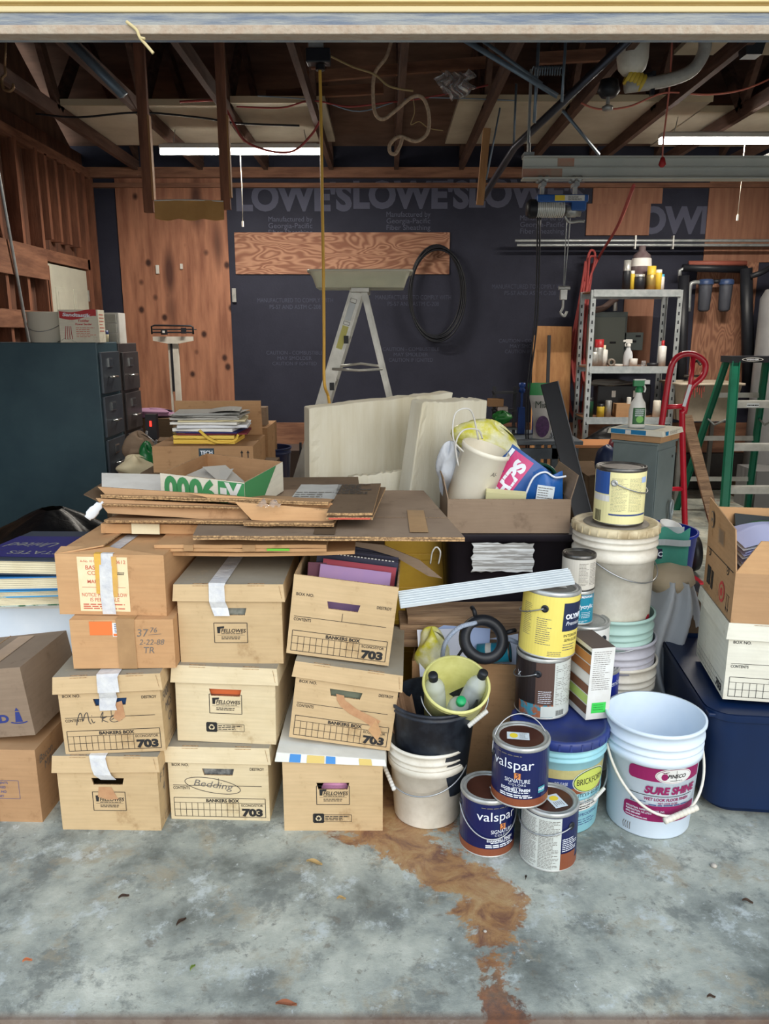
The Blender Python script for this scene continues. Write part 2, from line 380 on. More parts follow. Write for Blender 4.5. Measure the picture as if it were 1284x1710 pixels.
# boards across the top and the foot of the rear wall
f = M(); f.box((.6, YB - .03, ZC - .02), (XR - XL - .1, .06, .09), WOODX); f.box((.6, YB - .025, ZC - .13), (XR - XL - .1, .05, .04), WOODX); struct(f.build('trim_1'))
f = M(); f.box((.6, YB - .02, .53), (XR - XL - .1, .04, .3), WOODX); struct(f.build('trim_2'))
f = M()
for k in range(9): f.box((-2.5 + k * .8, YB - .04, .19), (.79, .08, .36), mat('dark_block', (66, 62, 60), .9, col2=(52, 50, 50), vs=8))
struct(f.build('baseboard_back'))
# plywood sheets nailed to the rear wall
def sheet(label, cat, x0, y0, x1, y1, m, t=.012, Y=YB, name='plywood_sheet', group=None):
    a = P(x0, y0, Y - t); b = P(x1, y1, Y - t); Y = Y - .003; q = M(); w_, h_ = abs(b.x - a.x), abs(a.z - b.z)
    q.box((0, 0, 0), (w_, t, h_), m); o = q.build(name, loc=((a.x + b.x) / 2, Y - t / 2, (a.z + b.z) / 2)); return tag(o, label, cat, group)
def knotty():
    m = mat('knotty_plywood', (180, 126, 98), .75, col2=(134, 88, 68), vs=3, va=.55, stretch=(4, 4, .5), bump=.1)
    nt = m.node_tree; N = nt.nodes; L = nt.links; b = N['Principled BSDF']; src = b.inputs['Base Color'].links[0].from_socket
    tc = [n for n in N if n.type == 'TEX_COORD'][0]
    def vor(sc, st, lo, hi, colr, src):
        mp_ = N.new('ShaderNodeMapping'); mp_.inputs['Scale'].default_value = st; mp_.inputs['Location'].default_value = (.3, .1, sc * .13); L.new(tc.outputs['Object'], mp_.inputs[0])
        v = N.new('ShaderNodeTexVoronoi'); v.inputs['Scale'].default_value = sc; v.inputs['Randomness'].default_value = .9; L.new(mp_.outputs[0], v.inputs['Vector'])
        r = N.new('ShaderNodeMapRange'); r.inputs['From Min'].default_value = hi; r.inputs['From Max'].default_value = lo; L.new(v.outputs['Distance'], r.inputs['Value'])
        x = N.new('ShaderNodeMix'); x.data_type = 'RGBA'; L.new(r.outputs[0], x.inputs[0]); L.new(src, x.inputs[6]); x.inputs[7].default_value = lin(colr); return x.outputs[2]
    s = vor(5.2, (1, .01, .8), .09, .19, (62, 36, 30), src); s = vor(2.6, (1.5, .01, .36), .10, .30, (84, 52, 42), s)
    L.new(s, b.inputs['Base Color']); return m
KNOT = knotty()
sheet('tall knotty brown plywood sheet on the rear wall behind the scale', 'plywood', 190, 288, 393, 690, KNOT)
sheet('long plywood board with swirling grain nailed across the black rear wall', 'plywood', 391, 388, 750, 458, PLYS)
sheet('upper of two small plywood pieces behind the blue hoist', 'plywood', 991, 306, 1105, 340, PLYV)
sheet('lower reddish square plywood piece behind the hoist', 'plywood', 981, 340, 1083, 393, PLYV, t=.016)
sheet('large upper plywood sheet at the right end of the rear wall', 'plywood', 1187, 290, 1420, 438, PLYV)
sheet('plywood sheet behind the two water filter housings', 'plywood', 1166, 438, 1246, 640, PLYT)
sheet('narrow plywood strip on wall behind the metal shelving', 'plywood', 1043, 495, 1083, 620, PLYV)
# left wall: sheathing, studs, boards, door
f = M(); f.box((XL - .05, (YF + YB) / 2, 1.6), (.1, YB - YF, 3.2), mat('brown_wall_boards', (118, 80, 62), .85, col2=(82, 56, 46), vs=4, va=.6, stretch=(.5, 5, .5), bump=.2))
f.box((XL + .045, (YF + YB) / 2, ZC - .04), (.09, YB - YF, .08), WOODY); struct(f.build('wall_left'))
studs = [YB - .05, 7.52, 6.55, 6.2, 5.85, 5.5, 5.1, 4.7, 4.3, 3.9, 3.5, 3.1]
for k, y in enumerate(studs):
    f = M(); f.box((XL + .05, y, 1.5), (.1, .045 if k != 1 else .09, 2.96), WOOD)
    tag(f.build('wall_stud', loc=(0, 0, 0)), 'bare wooden stud standing against the left wall', 'stud', 'left wall studs')
for y in (6.75, 6.95, 7.15, 7.35):
    f = M(); f.box((XL + .045, y, 2.65), (.09, .05, .66), WOOD); tag(f.build('cripple_stud'), 'short wooden stud above the white door in left wall', 'stud', 'short studs above the door')
def lw(label, y0, y1, z0, z1, x=XL + .11, t=.03, name='wall_board'):
    f = M(); f.box((x, (y0 + y1) / 2, (z0 + z1) / 2), (t, y1 - y0, z1 - z0), WOODY); tag(f.build(name), label, 'board')
lw('upper wide wooden board nailed across the left wall studs', 4.6, 6.52, 1.98, 2.22)
lw('lower narrow wooden board nailed across the left wall studs', 4.6, 6.6, 1.60, 1.73)
DOORM = mat('cream_door_paint', (196, 196, 180), .55, col2=(182, 182, 168), vs=5)
f = M(); f.box((0, 0, 1.06), (.05, .84, 2.12), DOORM)
for (yc, zc, a, b) in ((-.19, 1.8, .24, .28), (.19, 1.8, .24, .28), (-.19, 1.2, .24, .7), (.19, 1.2, .24, .7), (-.19, .45, .24, .5), (.19, .45, .24, .5)):
    f.box((.026, yc, zc), (.012, a, b), DOORM); f.box((.03, yc, zc), (.014, a - .07, b - .07), DOORM)
d = struct(f.build('door_1', loc=(XL + .06, 7.03, 0), bevel=.004))
f = M(); f.cyl((.02, .36, 1.0), (.08, .36, 1.0), .025, TIN); f.build('door_knob', d)
f = M()
for z in (.25, 1.1, 1.9): f.box((.02, .42, z), (.03, .02, .1), TIN)
f.build('hinge', d)
f = M(); f.box((XL + .05, 7.03, 2.18), (.1, 1.0, .09), WOODY); f.box((XL + .05, 6.58, 1.05), (.1, .05, 2.1), WOOD); struct(f.build('trim_3'))
# grey rod leaning in a bay of the left wall
f = M(); f.cyl((XL + .12, 6.1, 1.2), (XL + .16, 5.75, 2.7), .012, STEEL, 8); tag(f.build('metal_rod'), 'thin grey metal rod leaning between the left wall studs', 'rod')
f = M(); f.box((XR + .05, (YF + YB) / 2, 1.6), (.1, YB - YF, 3.2), mat('right_wall', (120, 96, 80), .85, col2=(90, 70, 58), vs=3)); struct(f.build('wall_right'))
# front: wall above the door opening, the raised door's cream bottom panel and weathered steel edge
CREAM = mat('cream_door_panel', (236, 214, 160), .55, col2=(222, 196, 138), vs=9, va=.6, stretch=(.6, 1, 5))
WTR = mat('weathered_door_edge', (116, 126, 140), .6, .1, col2=(160, 162, 160), vs=6, va=.7, stretch=(1.2, 1, 14), bump=.4, bs=60)
WTB = mat('rusty_door_lip', (188, 176, 158), .7, col2=(172, 148, 126), vs=30, va=.4, bump=.4, bs=80)
f = M(); f.box(((XL + XR) / 2, YF + .14, 2.8), (XR - XL + 2.4, .12, .9), mat('front_wall', (126, 104, 86), .8, col2=(100, 82, 68), vs=3))
f.box((XL - .6, YF + .14, 1.2), (1.3, .12, 2.4), mat('front_wall', (126, 104, 86))); f.box((XR + .6, YF + .14, 1.2), (1.3, .12, 2.4), mat('front_wall', (126, 104, 86))); struct(f.build('wall_front'))
f = M(); X0, X1 = XL, XR
f.box((.675, YF + .01, 2.47), (X1 - X0, .035, .40), CREAM); f.box((.675, YF - .012, 2.281), (X1 - X0, .02, .016), CREAM); f.box((.675, YF - .014, 2.256), (X1 - X0, .03, .012), mat('cream_strip', (214, 196, 150), .6))
f.box((.675, YF + .0, 2.228), (X1 - X0, .05, .044), WTR); f.box((.675, YF - .02, 2.211), (X1 - X0, .07, .018), WTB, rot=(R(8), 0, 0))
struct(f.build('door_2', bevel=.002))
f = M(); a = P(211, 36, YF - .06); b = P(256, 89, YF - .06); q = a.lerp(b, .5)
f.tube([a, a.lerp(b, .3) + Vector((.004, 0, .003)), q, a.lerp(b, .75), b], .0035, mat('straw', (206, 188, 140), .8), 6); f.tube([q, q + Vector((.012, -.004, -.004))], .003, MATS['straw'], 5, 0)
tag(f.build('dry_stem'), 'short dry straw stem caught on the door edge', 'straw')

# trusses: bottom chord, sloping chords and webs of each truss, ends on the walls
RIDGE_Y, RIDGE_Z = 4.9, 4.75
PLATE = plain('truss_plate', (150, 152, 156), .45, metal=.7)
def bar(m, p, q, w_, h_, mt):                                    # a board between two points of one vertical plane x = const
    p = Vector(p); q = Vector(q); d = q - p; ang = math.atan2(d.z, d.y)
    m.box((p + q) / 2, (w_, d.length, h_), mt, rot=(ang, 0, 0))
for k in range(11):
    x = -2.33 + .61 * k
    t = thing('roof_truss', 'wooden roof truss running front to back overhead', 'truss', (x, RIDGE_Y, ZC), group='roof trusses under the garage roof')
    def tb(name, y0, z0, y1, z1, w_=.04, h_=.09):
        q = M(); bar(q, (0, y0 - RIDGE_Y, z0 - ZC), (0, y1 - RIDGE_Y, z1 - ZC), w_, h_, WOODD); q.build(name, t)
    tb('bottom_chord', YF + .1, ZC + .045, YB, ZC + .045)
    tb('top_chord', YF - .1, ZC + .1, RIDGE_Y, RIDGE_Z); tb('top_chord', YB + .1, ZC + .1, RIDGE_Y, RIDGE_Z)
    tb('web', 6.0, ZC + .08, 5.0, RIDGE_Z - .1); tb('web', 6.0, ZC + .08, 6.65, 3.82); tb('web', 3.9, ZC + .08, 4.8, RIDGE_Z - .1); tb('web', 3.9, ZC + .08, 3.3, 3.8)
f = M(); RM = mat('roof_boards', (126, 98, 84), .85, col2=(98, 76, 66), vs=3, va=.6, stretch=(.6, 3, 1))
for (y0, y1) in ((YF - .3, RIDGE_Y), (YB + .3, RIDGE_Y)):
    z0 = ZC + .06; f.add([(XL - .4, y0, z0), (XR + .4, y0, z0), (XR + .4, y1, RIDGE_Z + .06), (XL - .4, y1, RIDGE_Z + .06), (XL - .4, y0, z0 + .04), (XR + .4, y0, z0 + .04), (XR + .4, y1, RIDGE_Z + .12), (XL - .4, y1, RIDGE_Z + .12)],
          [(0, 1, 2, 3), (7, 6, 5, 4), (0, 4, 5, 1), (2, 6, 7, 3), (1, 5, 6, 2), (0, 3, 7, 4)], RM)
for x in (XL - .05, XR + .05): f.add([(x, YF - .2, ZC), (x, YB + .2, ZC), (x, RIDGE_Y, RIDGE_Z + .05)], [(0, 1, 2)], RM)
struct(f.build('ceiling'))
# loose pale insulation panels lying on the truss chords
PAN = mat('pale_ceiling_panel', (196, 188, 170), .8, col2=(178, 168, 150), vs=3, va=.6)
def panel(label, x0, x1, y0, y1, z, rot=0):
    f = M(); f.box((0, 0, 0), (x1 - x0, y1 - y0, .03), PAN); f.box((0, -(y1 - y0) / 2 - .002, .0), (x1 - x0, .006, .045), mat('panel_lip', (206, 190, 160), .7))
    tag(f.build('ceiling_panel', loc=((x0 + x1) / 2, (y0 + y1) / 2, z), rot=(0, rot, 0)), label, 'panel')
panel('pale panel lying on the trusses above the left tube light', -2.45, -1.12, 6.0, 7.2, ZC + .11)
panel('pale panel on the trusses right of the two hanging posts', -1.1, -.42, 5.95, 7.1, ZC + .115)
panel('wide pale panel on the trusses above the steel beam', .52, 2.3, 5.9, 7.15, ZC + .11)
panel('pale panel on the trusses near the right tube light', 2.33, 3.6, 6.2, 7.3, ZC + .12)
panel('small pale panel high up at the top right corner', 1.95, 3.3, 5.3, 5.75, ZC + .35)
# battens across the attic
for (label, x0, y0, x1, y1, Y) in (('long slanting wooden batten under the roof near the middle', 500, 130, 860, 100, 6.0), ('short wooden batten beside the hanging yellow cord', 445, 160, 640, 148, 6.3), ('wooden batten under the roof at the right', 900, 98, 1010, 92, 5.6)):
    f = M(); a = P(x0, y0, Y); b = P(x1, y1, Y); c = (a + b) / 2; dd = b - a; f.box((0, 0, 0), (dd.length, .04, .07), WOODX, rot=(0, -math.atan2(dd.z, dd.x), 0)); tag(f.build('roof_batten', loc=c), label, 'batten')

# tube lights
TUBE = mat('lit_tube', (255, 250, 240), .3, emit=30)
def tubelight(label, x0, x1, Y, Z, pull):
    t = thing('tube_light', label, 'light', ((x0 + x1) / 2, Y, Z)); h = (x1 - x0) / 2
    q = M(); q.box((0, 0, .035), (x1 - x0, .09, .03), WHP); q.box((0, 0, .05), (x1 - x0 - .05, .05, .02), WHP); q.build('housing', t, bevel=.004)
    q = M(); q.cyl((-h, 0, 0), (h, 0, 0), .019, TUBE, 12); q.build('tube', t)
    for s in (-1, 1):
        q = M(); q.tube([(s * (h - .1), 0, .05), (s * (h - .12), 0, ZC - Z + .01)], .003, WIRE, 5, 0); q.build('chain', t)
    q = M(); q.tube([(pull, -.02, 0), (pull + .004, -.02, -.25), (pull, -.02, -.5)], .0025, mat('string', (208, 200, 180), .8), 5, 0); q.cyl((pull, -.02, -.54), (pull, -.02, -.5), .008, WHP, 8); q.build('pull_cord', t)
    l = bpy.data.lights.new('tube_glow', 'AREA'); l.shape = 'RECTANGLE'; l.size = x1 - x0; l.size_y = .04; l.energy = 42; l.color = (1, .93, .82)
    lo = bpy.data.objects.new('tube_glow', l); C.objects.link(lo); lo.parent = t; lo.location = (0, 0, -.025)
p = P(268, 254, 6.33); q2 = P(535, 260, 6.33)
tubelight('lit white tube light hanging left of the yellow cord', p.x, q2.x, 6.33, p.z, .0)
p = P(1101, 236, 5.98); tubelight('lit white tube light over the steel beam at right', p.x, p.x + 1.25, 5.98, p.z, -.02)

# two hanging posts with a kraft sheet between
t = thing('hanging_rack', 'two hanging wooden posts with a kraft sheet between them', 'rack', P(315, 350, 5.0))
o = Vector(P(315, 350, 5.0))
for (x, y0, y1, nm) in ((250, 60, 355, .06), (378, 60, 350, .055)):
    a = P(x, y1, 5.0) - o; q = M(); q.box((a.x, 0, (ZC + .6 - o.z + a.z) / 2), (nm, .04, ZC + .6 - o.z - a.z), WOOD); q.box((a.x + .032, 0, (ZC - .2 - o.z + a.z) / 2 + .02), (.012, .045, ZC - .3 - o.z - a.z), LWOOD); q.build('post', t)
a = P(257, 335, 4.97) - o; b = P(374, 365, 4.97) - o
q = M(); q.grid(lambda u, v: (a.x + (b.x - a.x) * u, -.03 + .006 * math.sin(u * 14), a.z + (b.z - a.z) * v - (.012 * abs(math.sin(u * 9)) if v > .9 else 0)), 30, 5, mat('tan_kraft_sheet', (196, 150, 92), .8, col2=(180, 134, 78), vs=6))
q.grid(lambda u, v: (a.x + (b.x - a.x) * u, -.026 + .006 * math.sin(u * 14), a.z + .004 + (b.z - a.z) * v * .97), 30, 5, MATS['tan_kraft_sheet'])
q.tube([(a.x, -.03, a.z), ((a.x + b.x) / 2, -.032, a.z + .003), (b.x, -.03, a.z - .004)], .004, WHP, 6); q.build('kraft_sheet', t)

# hook at far left
f = M(); Yh = 4.6; f.tube([P(8, 112, Yh), P(9, 124, Yh), P(3, 132, Yh), P(6, 148, Yh), P(16, 152, Yh), P(22, 147, Yh), P(22, 140, Yh)], .008, mat('brass_hook', (150, 118, 84), .4, .5), 8); f.tube([P(8, 112, Yh), P(10, 60, Yh)], .006, MATS['brass_hook'], 6, 0)
tag(f.build('ceiling_hook'), 'bare metal hook hanging at the upper left', 'hook')

# steel struts of the door hardware
def strut(label, pts, r, m, name='steel_strut', seg=4, flat=.5, cat='strut'):
    f = M(); f.tube(pts, r, m, seg, 0, flat=flat); return tag(f.build(name), label, cat)
GALV = mat('perforated_steel', (132, 146, 158), .45, .4, col2=(112, 126, 140), vs=20)
strut('grey perforated steel angle brace at the upper left', [P(110, 60, 4.6), P(207, 160, 4.6)], .03, GALV)
strut('grey steel brace crossing the upper middle', [P(765, 60, 4.4), P(930, 160, 4.5)], .03, GALV)
strut('second grey steel brace beside the garage door spring', [P(795, 60, 4.5), P(905, 140, 4.6)], .02, GALV)
strut('long dark steel track sloping down behind the beam', [P(1050, 66, 4.4), P(860, 245, 5.2), P(805, 332, 5.8)], .045, mat('dark_steel', (76, 78, 88), .45, .6))
strut('short grey brace under the long dark track', [P(940, 185, 5.0), P(1000, 258, 5.2)], .02, GALV)
strut('upright steel hanger left of the door spring', [P(900, 60, 4.7), P(892, 205, 4.7)], .016, GALV)
strut('upright steel hanger below the dark roof at centre right', [P(862, 140, 5.3), P(858, 240, 5.3)], .012, GALV)
strut('thin upright rod right of the short plank', [P(835, 180, 5.0), P(812, 300, 5.0)], .008, GALV)
strut('upright steel hanger right of the door spring', [P(945, 60, 4.6), P(938, 170, 4.6)], .014, GALV)
f = M(); a = P(890, 118, 4.65); b = P(940, 118, 4.65); n = 12
f.tube([a + (b - a) * (k / (n * 8)) + Vector((0, .022 * math.cos(k * PI / 4), .022 * math.sin(k * PI / 4))) for k in range(n * 8)], .004, GALV, 5, 0); tag(f.build('door_spring'), 'coiled steel garage door spring', 'spring')
f = M(); a = P(812, 215, 5.2); b = P(802, 342, 5.2); f.box((0, 0, 0), (.045, .035, (a - b).length), LWOOD, rot=(0, R(4), 0)); tag(f.build('hanging_plank', loc=(a + b) / 2), 'short pale plank hanging at the middle of the garage', 'plank')

# steel beam, trolleys and blue hoist
BEAM = mat('grey_beam_paint', (208, 208, 198), .5, .0, col2=(190, 192, 184), vs=3, va=.5)
RUSTB = mat('beam_rust', (190, 130, 110), .7, col2=(176, 150, 130), vs=8, va=.6)
a = P(873, 262, 5.0); zt = a.z; bx = a.x
t = thing('steel_beam', 'long grey steel beam overhead carrying the blue hoist', 'beam', (bx, 5.0, zt - .13)); BL = 3.05
q = M(); q.box((BL / 2, 0, .125), (BL, .08, .009), BEAM); q.box((BL / 2, 0, .065), (BL, .012, .13), BEAM); q.box((BL / 2, 0, .004), (BL, .09, .009), BEAM)
q.box((BL / 2, -.01, .068), (BL, .014, .006), BEAM); q.box((.12, -.007, .035), (.24, .004, .055), RUSTB); q.box((.26, -.006, .1), (.1, .004, .05), RUSTB); q.build('beam', t, bevel=.001)
for x in (.03, 1.5, 2.9):
    q = M(); q.cyl((x, 0, .13), (x, 0, ZC - zt + .15), .009, STEEL, 8); q.box((x, 0, .14), (.06, .1, .015), STEEL); q.cyl((x, -.03, .13), (x, -.03, .2), .01, TIN, 8); q.build('hanger', t)
BLUE = mat('hoist_blue', (44, 96, 168), .4, col2=(36, 84, 150), vs=8)
hp = P(932, 330, 5.0); hz = zt - .14
t = thing('electric_hoist', 'small blue electric hoist hanging from the grey beam', 'hoist', (hp.x, 5.0, hz))
for s in (-1, 1):
    q = M(); x = s * .1; q.box((x, 0, -.02), (.03, .11, .02), STEEL); q.box((x, 0, -.05), (.022, .03, .07), TIN)
    for sy in (-1, 1): q.lathe([(.0, -.006), (.018, -.006), (.018, .006), (0, .006)], TIN, 14, Matrix.Translation((x - .02, sy * .03, .012)) @ Matrix.Rotation(R(90), 4, 'X')); q.lathe([(.0, -.006), (.018, -.006), (.018, .006), (0, .006)], TIN, 14, Matrix.Translation((x + .02, sy * .03, .012)) @ Matrix.Rotation(R(90), 4, 'X'))
    q.build('trolley', t)
q = M(); q.box((.02, 0, -.10), (.31, .09, .045), BLUE); q.box((.12, 0, -.14), (.09, .085, .06), BLUE); q.build('housing', t, bevel=.008)
q = M(); q.box((.06, -.047, -.10), (.18, .003, .032), WHP); q.box((.0, -.049, -.10), (.06, .003, .03), mat('yellow_sticker', (236, 206, 60), .5)); q.micro(.05, .14, -.113, -.088, 4, plane((0, -.049, 0), (1, 0, 0), (0, 0, 1)), INK); q.build('label_plate', t)
q = M(); RX = Matrix.Rotation(R(90), 4, 'Y')
q.lathe([(0, -.14), (.04, -.14), (.055, -.12), (.055, -.08)], BLK, 24, Matrix.Translation((-.05, 0, -.155)) @ RX)
prof = []
for k in range(14): z = -.08 + k * .012; prof += [(.052, z), (.052, z + .005), (.043, z + .006), (.043, z + .0115)]
q.lathe(prof, mat('motor_silver', (224, 224, 218), .35, .2), 24, Matrix.Translation((-.05, 0, -.155)) @ RX, False); q.build('motor', t)
q = M(); q.lathe([(0, .1), (.035, .1), (.035, .16), (.03, .165), (.03, .19), (0, .19)], TIN, 20, Matrix.Translation((-.05, 0, -.17)) @ RX); q.build('drum', t)
q = M(); q.tube([(.04, -.03, -.2), (.07, -.03, -.235), (.13, -.03, -.23), (.16, -.03, -.232)], .008, TIN, 8); q.build('limit_arm', t)
q = M(); q.tube([(.06, 0, -.18), (.058, 0, -.4), (.06, 0, -.62)], .003, STEEL, 5, 0); q.tube([(.08, 0, -.18), (.075, 0, -.4), (.065, 0, -.62)], .003, STEEL, 5, 0)
q.build('cable', t)
q = M(); q.cyl((.03, 0, -.62), (.1, 0, -.62), .012, TIN, 10); q.box((.062, 0, -.66), (.04, .03, .06), TIN); q.tube([(.062, 0, -.69), (.062, 0, -.74), (.05, 0, -.77), (.075, 0, -.79), (.09, 0, -.76)], .008, TIN, 8); q.build('hook', t)
q = M()
for dx in (-.12, -.105): q.tube([(dx, 0, -.2), (dx + .01, .0, -.8), (dx - .02, .02, -1.3), (dx, .02, -1.75)], .005, BLK, 6)
q.build('control_cord', t)

# pipes along the rear wall
for (label, y) in (('upper long steel conduit held across the rear wall', 402), ('lower long steel conduit held across the rear wall', 409.5)):
    a = P(860 if y < 405 else 863, y, 7.62); f = M(); f.cyl(a, (XR, 7.62, a.z), .014, STEEL, 10)
    if y > 405:
        for x in (1060, 1123): g = P(x, 405, 7.62); f.box((g.x, 7.62, g.z), (.012, .05, .12), TIN)
    tag(f.build('conduit_pipe'), label, 'pipe')

# cords, ropes and coils
RED = plain('red_cord', (168, 74, 72), .6); PINK = plain('faded_red_cord', (206, 120, 104), .6); YEL = plain('yellow_cord', (240, 190, 84), .5); ROPE = mat('old_rope', (212, 186, 158), .85, col2=(170, 144, 120), vs=60); LBLUE = plain('pale_blue_wire', (130, 150, 170), .5)
def cord(name, label, cat, pts, r, m, Y=5, sm=6, group=None, closed=False):
    f = M(); f.tube([P(p_[0], p_[1], p_[2] if len(p_) > 2 else Y) for p_ in pts], r, m, 7, sm, closed=closed); return tag(f.build(name), label, cat, group)
cord('extension_cord', 'yellow cord hanging straight down beside the aluminium ladder', 'cord', [(534, 108), (536, 200), (538, 330), (540, 450), (541, 560), (541, 625), (543, 648), (548, 662, 4.7), (552, 690, 4.6)], .009, YEL, 4.6)
t = thing('cord_outlet', 'grey and black outlet box overhead that drops the yellow cord', 'outlet', P(528, 92, 4.6)); q = M(); q.box((0, 0, .04), (.08, .05, .045), STEEL); q.build('plug', t, bevel=.004)
q = M(); q.box((.012, 0, -.01), (.13, .08, .07), BLK); q.cyl((.02, 0, -.05), (.02, 0, -.075), .025, BLK); q.build('socket_box', t, bevel=.006); q = M(); q.box((0, .06, .2), (.07, .02, .5), WOOD); q.build('mounting_post', t)
cord('rope', 'thick beige rope looped and hanging from the roof', 'rope', [(654, 66), (645, 95), (626, 122), (623, 160), (627, 190), (640, 199), (660, 185), (688, 162), (706, 164), (716, 190), (714, 222), (694, 236), (668, 228), (652, 240), (651, 254), (660, 257), (668, 244), (672, 230)], .011, ROPE, 5.0)
cord('thin_rope', 'thin tan cord crossing behind the beige rope', 'rope', [(548, 92), (590, 112), (625, 124), (650, 144), (690, 152)], .006, plain('tan_cord', (176, 152, 108), .7), 4.9)
cord('string', 'frayed thin string by the rope loop', 'string', [(690, 165), (692, 188), (686, 208), (700, 203), (716, 214), (740, 218)], .003, plain('tan_cord', (176, 152, 108), .7), 5.1)
cord('electric_cable', 'red cord sagging over the left tube light', 'cord', [(300, 170), (360, 168), (376, 180), (392, 210), (410, 236), (450, 252), (490, 252), (520, 225), (535, 200)], .008, RED, 5.7)
cord('electric_cable', 'red and pale wires strung under the roof near the rope', 'cord', [(395, 178), (470, 180), (520, 168), (580, 178), (640, 172), (700, 165), (770, 152), (815, 142)], .006, RED, 5.8)
cord('blue_wire', 'pale blue wire strung beside the red wires', 'wire', [(430, 160), (530, 168), (600, 186), (680, 165), (760, 164), (860, 168)], .004, LBLUE, 5.8)
cord('black_cable', 'black cable lying along the pale panel at left', 'cable', [(60, 190), (130, 196), (230, 188), (330, 196), (400, 206), (500, 210)], .007, BLK, 5.8)
cord('electric_cable', 'red wire sagging over the right tube light and beam', 'cord', [(970, 172), (1000, 182), (1050, 178), (1110, 155), (1180, 158), (1240, 150), (1290, 130)], .006, PINK, 5.5)
cord('release_cord', 'thin red pull cord with a red tassel hanging at right', 'cord', [(1122, 70), (1119, 130), (1113, 190), (1108, 230), (1106, 262)], .005, PINK, 4.8)
f = M(); g = P(1106, 270, 4.8); f.lathe([(0, .03), (.012, .02), (.022, -.015), (.01, -.03), (0, -.03)], plain('red_plastic', (176, 40, 44), .5), 10); f.build('handle', bpy.data.objects['release_cord'], loc=g)
# bundle of red extension cord hung on the rear wall
bund = [[(975, 640, 7.62), (965, 560), (975, 500), (978, 450), (985, 420), (993, 422), (992, 440), (984, 470), (975, 510), (968, 570), (962, 640)],
        [(962, 660), (955, 600), (972, 520), (982, 440), (990, 428), (996, 436), (985, 465), (972, 530), (958, 610), (968, 700)],
        [(1058, 310, 5.2), (1030, 380, 6.5), (1000, 430), (980, 480), (974, 560), (978, 620), (970, 700), (955, 690), (950, 640), (960, 560), (972, 480)]]
bund += [[(978, 436, 7.6), (968, 500), (955, 570), (945, 640), (955, 690), (968, 660), (976, 590), (980, 520), (990, 440)], [(984, 430, 7.6), (978, 500), (970, 570), (975, 640), (982, 690), (976, 730), (966, 700), (960, 640), (966, 560), (976, 470)]]
t = thing('extension_cord', 'bundle of red extension cord hanging on the black rear wall', 'cord', P(975, 560, 7.5)); o = P(975, 560, 7.5)
for b_ in bund:
    q = M(); q.tube([P(p_[0], p_[1], p_[2] if len(p_) > 2 else 7.62 + .02 * (i % 3)) - o for i, p_ in enumerate(b_)], .012, RED, 7, 6); q.build('cord_strand', t)
f = M()
for k in range(6):
    g = P(735 - k, 488 + k * 1.5, 7.72 - k * .006); r = .40 + .012 * ((k * 3) % 5)
    rx, rz = r * .55 + .02, r * .82
    c0 = P(727, 488, 7.74)
    rx = .245 + .012 * (k % 3); rz = .41 + .014 * ((k * 2) % 4)
    f.tube([c0 + Vector((rx * math.cos(a_ * PI / 12) + .004 * k, -.02 - .008 * k, rz * math.sin(a_ * PI / 12) - .006 * k)) for a_ in range(24)], .008, BLK, 6, 2, closed=True)
tag(f.build('cable_coil'), 'large coil of black cable hung on the rear wall', 'cable')

# things stored up under the roof at right
t = thing('storage_bag', 'clear plastic bag tied under the roof beam at the centre', 'bag', P(760, 135, 5.4))
CLR = mat('clear_plastic', (224, 226, 230), .15, trans=.75, alpha=.75, bump=.4, bs=20)
q = M(); q.grid(lambda u, v: (.22 * (u - .5) + .03 * math.sin(9 * v), .05 * math.sin(u * PI) + .02 * math.sin(20 * u), .06 - .16 * v * (.6 + .4 * math.sin(u * PI)) + .01 * math.sin(30 * u)), 16, 10, CLR); q.build('film', t)
t = thing('white_container', 'white plastic container hanging by the roof at upper right', 'container', P(1057, 85, 4.7))
q = M(); q.lathe([(0, -.12), (.05, -.118), (.075, -.09), (.085, -.04), (.085, .12), (.03, .14)], WHPD, 24); q.build('tub', t)
f = M(); a = P(1175, 88, 4.7); f.tube([a + Vector((0, 0, .08)), a, a + Vector((-.06, 0, -.09)), a + Vector((-.2, 0, -.14)), a + Vector((-.42, 0, -.17))], .035, mat('pale_duct', (198, 194, 184), .5, col2=(170, 166, 158), vs=14, bump=.4), 10); tag(f.build('curved_duct'), 'crinkled pale duct curving under the roof at right', 'duct')
t = thing('cord_reel', 'yellow wound cord reel under the roof at right', 'reel', P(1060, 133, 4.7)); q = M()
for k in range(5): q.lathe([(.042, -.01), (.048, 0), (.042, .01)], mat('yellow_reel', (222, 190, 70), .5), 18, Matrix.Rotation(R(25), 4, 'Y') @ Matrix.Translation(((k - 2) * .021, 0, 0)) @ Matrix.Rotation(R(90), 4, 'Y'))
q.build('winding', t); q = M(); q.cyl((.0, 0, .0), (.09, 0, .02), .02, BLK); q.box((.1, 0, -.02), (.02, .03, .12), BLK); q.build('bracket', t)
t = thing('motion_lamp', 'small black lamp with a chrome socket under the roof', 'lamp', P(1016, 153, 4.9)); q = M(); q.lathe([(0, .07), (.05, .06), (.065, 0), (.04, -.03), (0, -.03)], BLK, 20); q.build('shade', t); q = M(); q.cyl((0, 0, -.03), (0, 0, -.07), .012, TIN); q.lathe([(0, -.1), (.03, -.098), (.032, -.08), (.01, -.07)], TIN, 16); q.build('socket', t)
f = M(); f.box((0, 0, 0), (.12, .12, .1), BLK, taper=.7); tag(f.build('black_box', loc=P(1255, 78, 4.6)), 'small black box at the upper right corner', 'box')

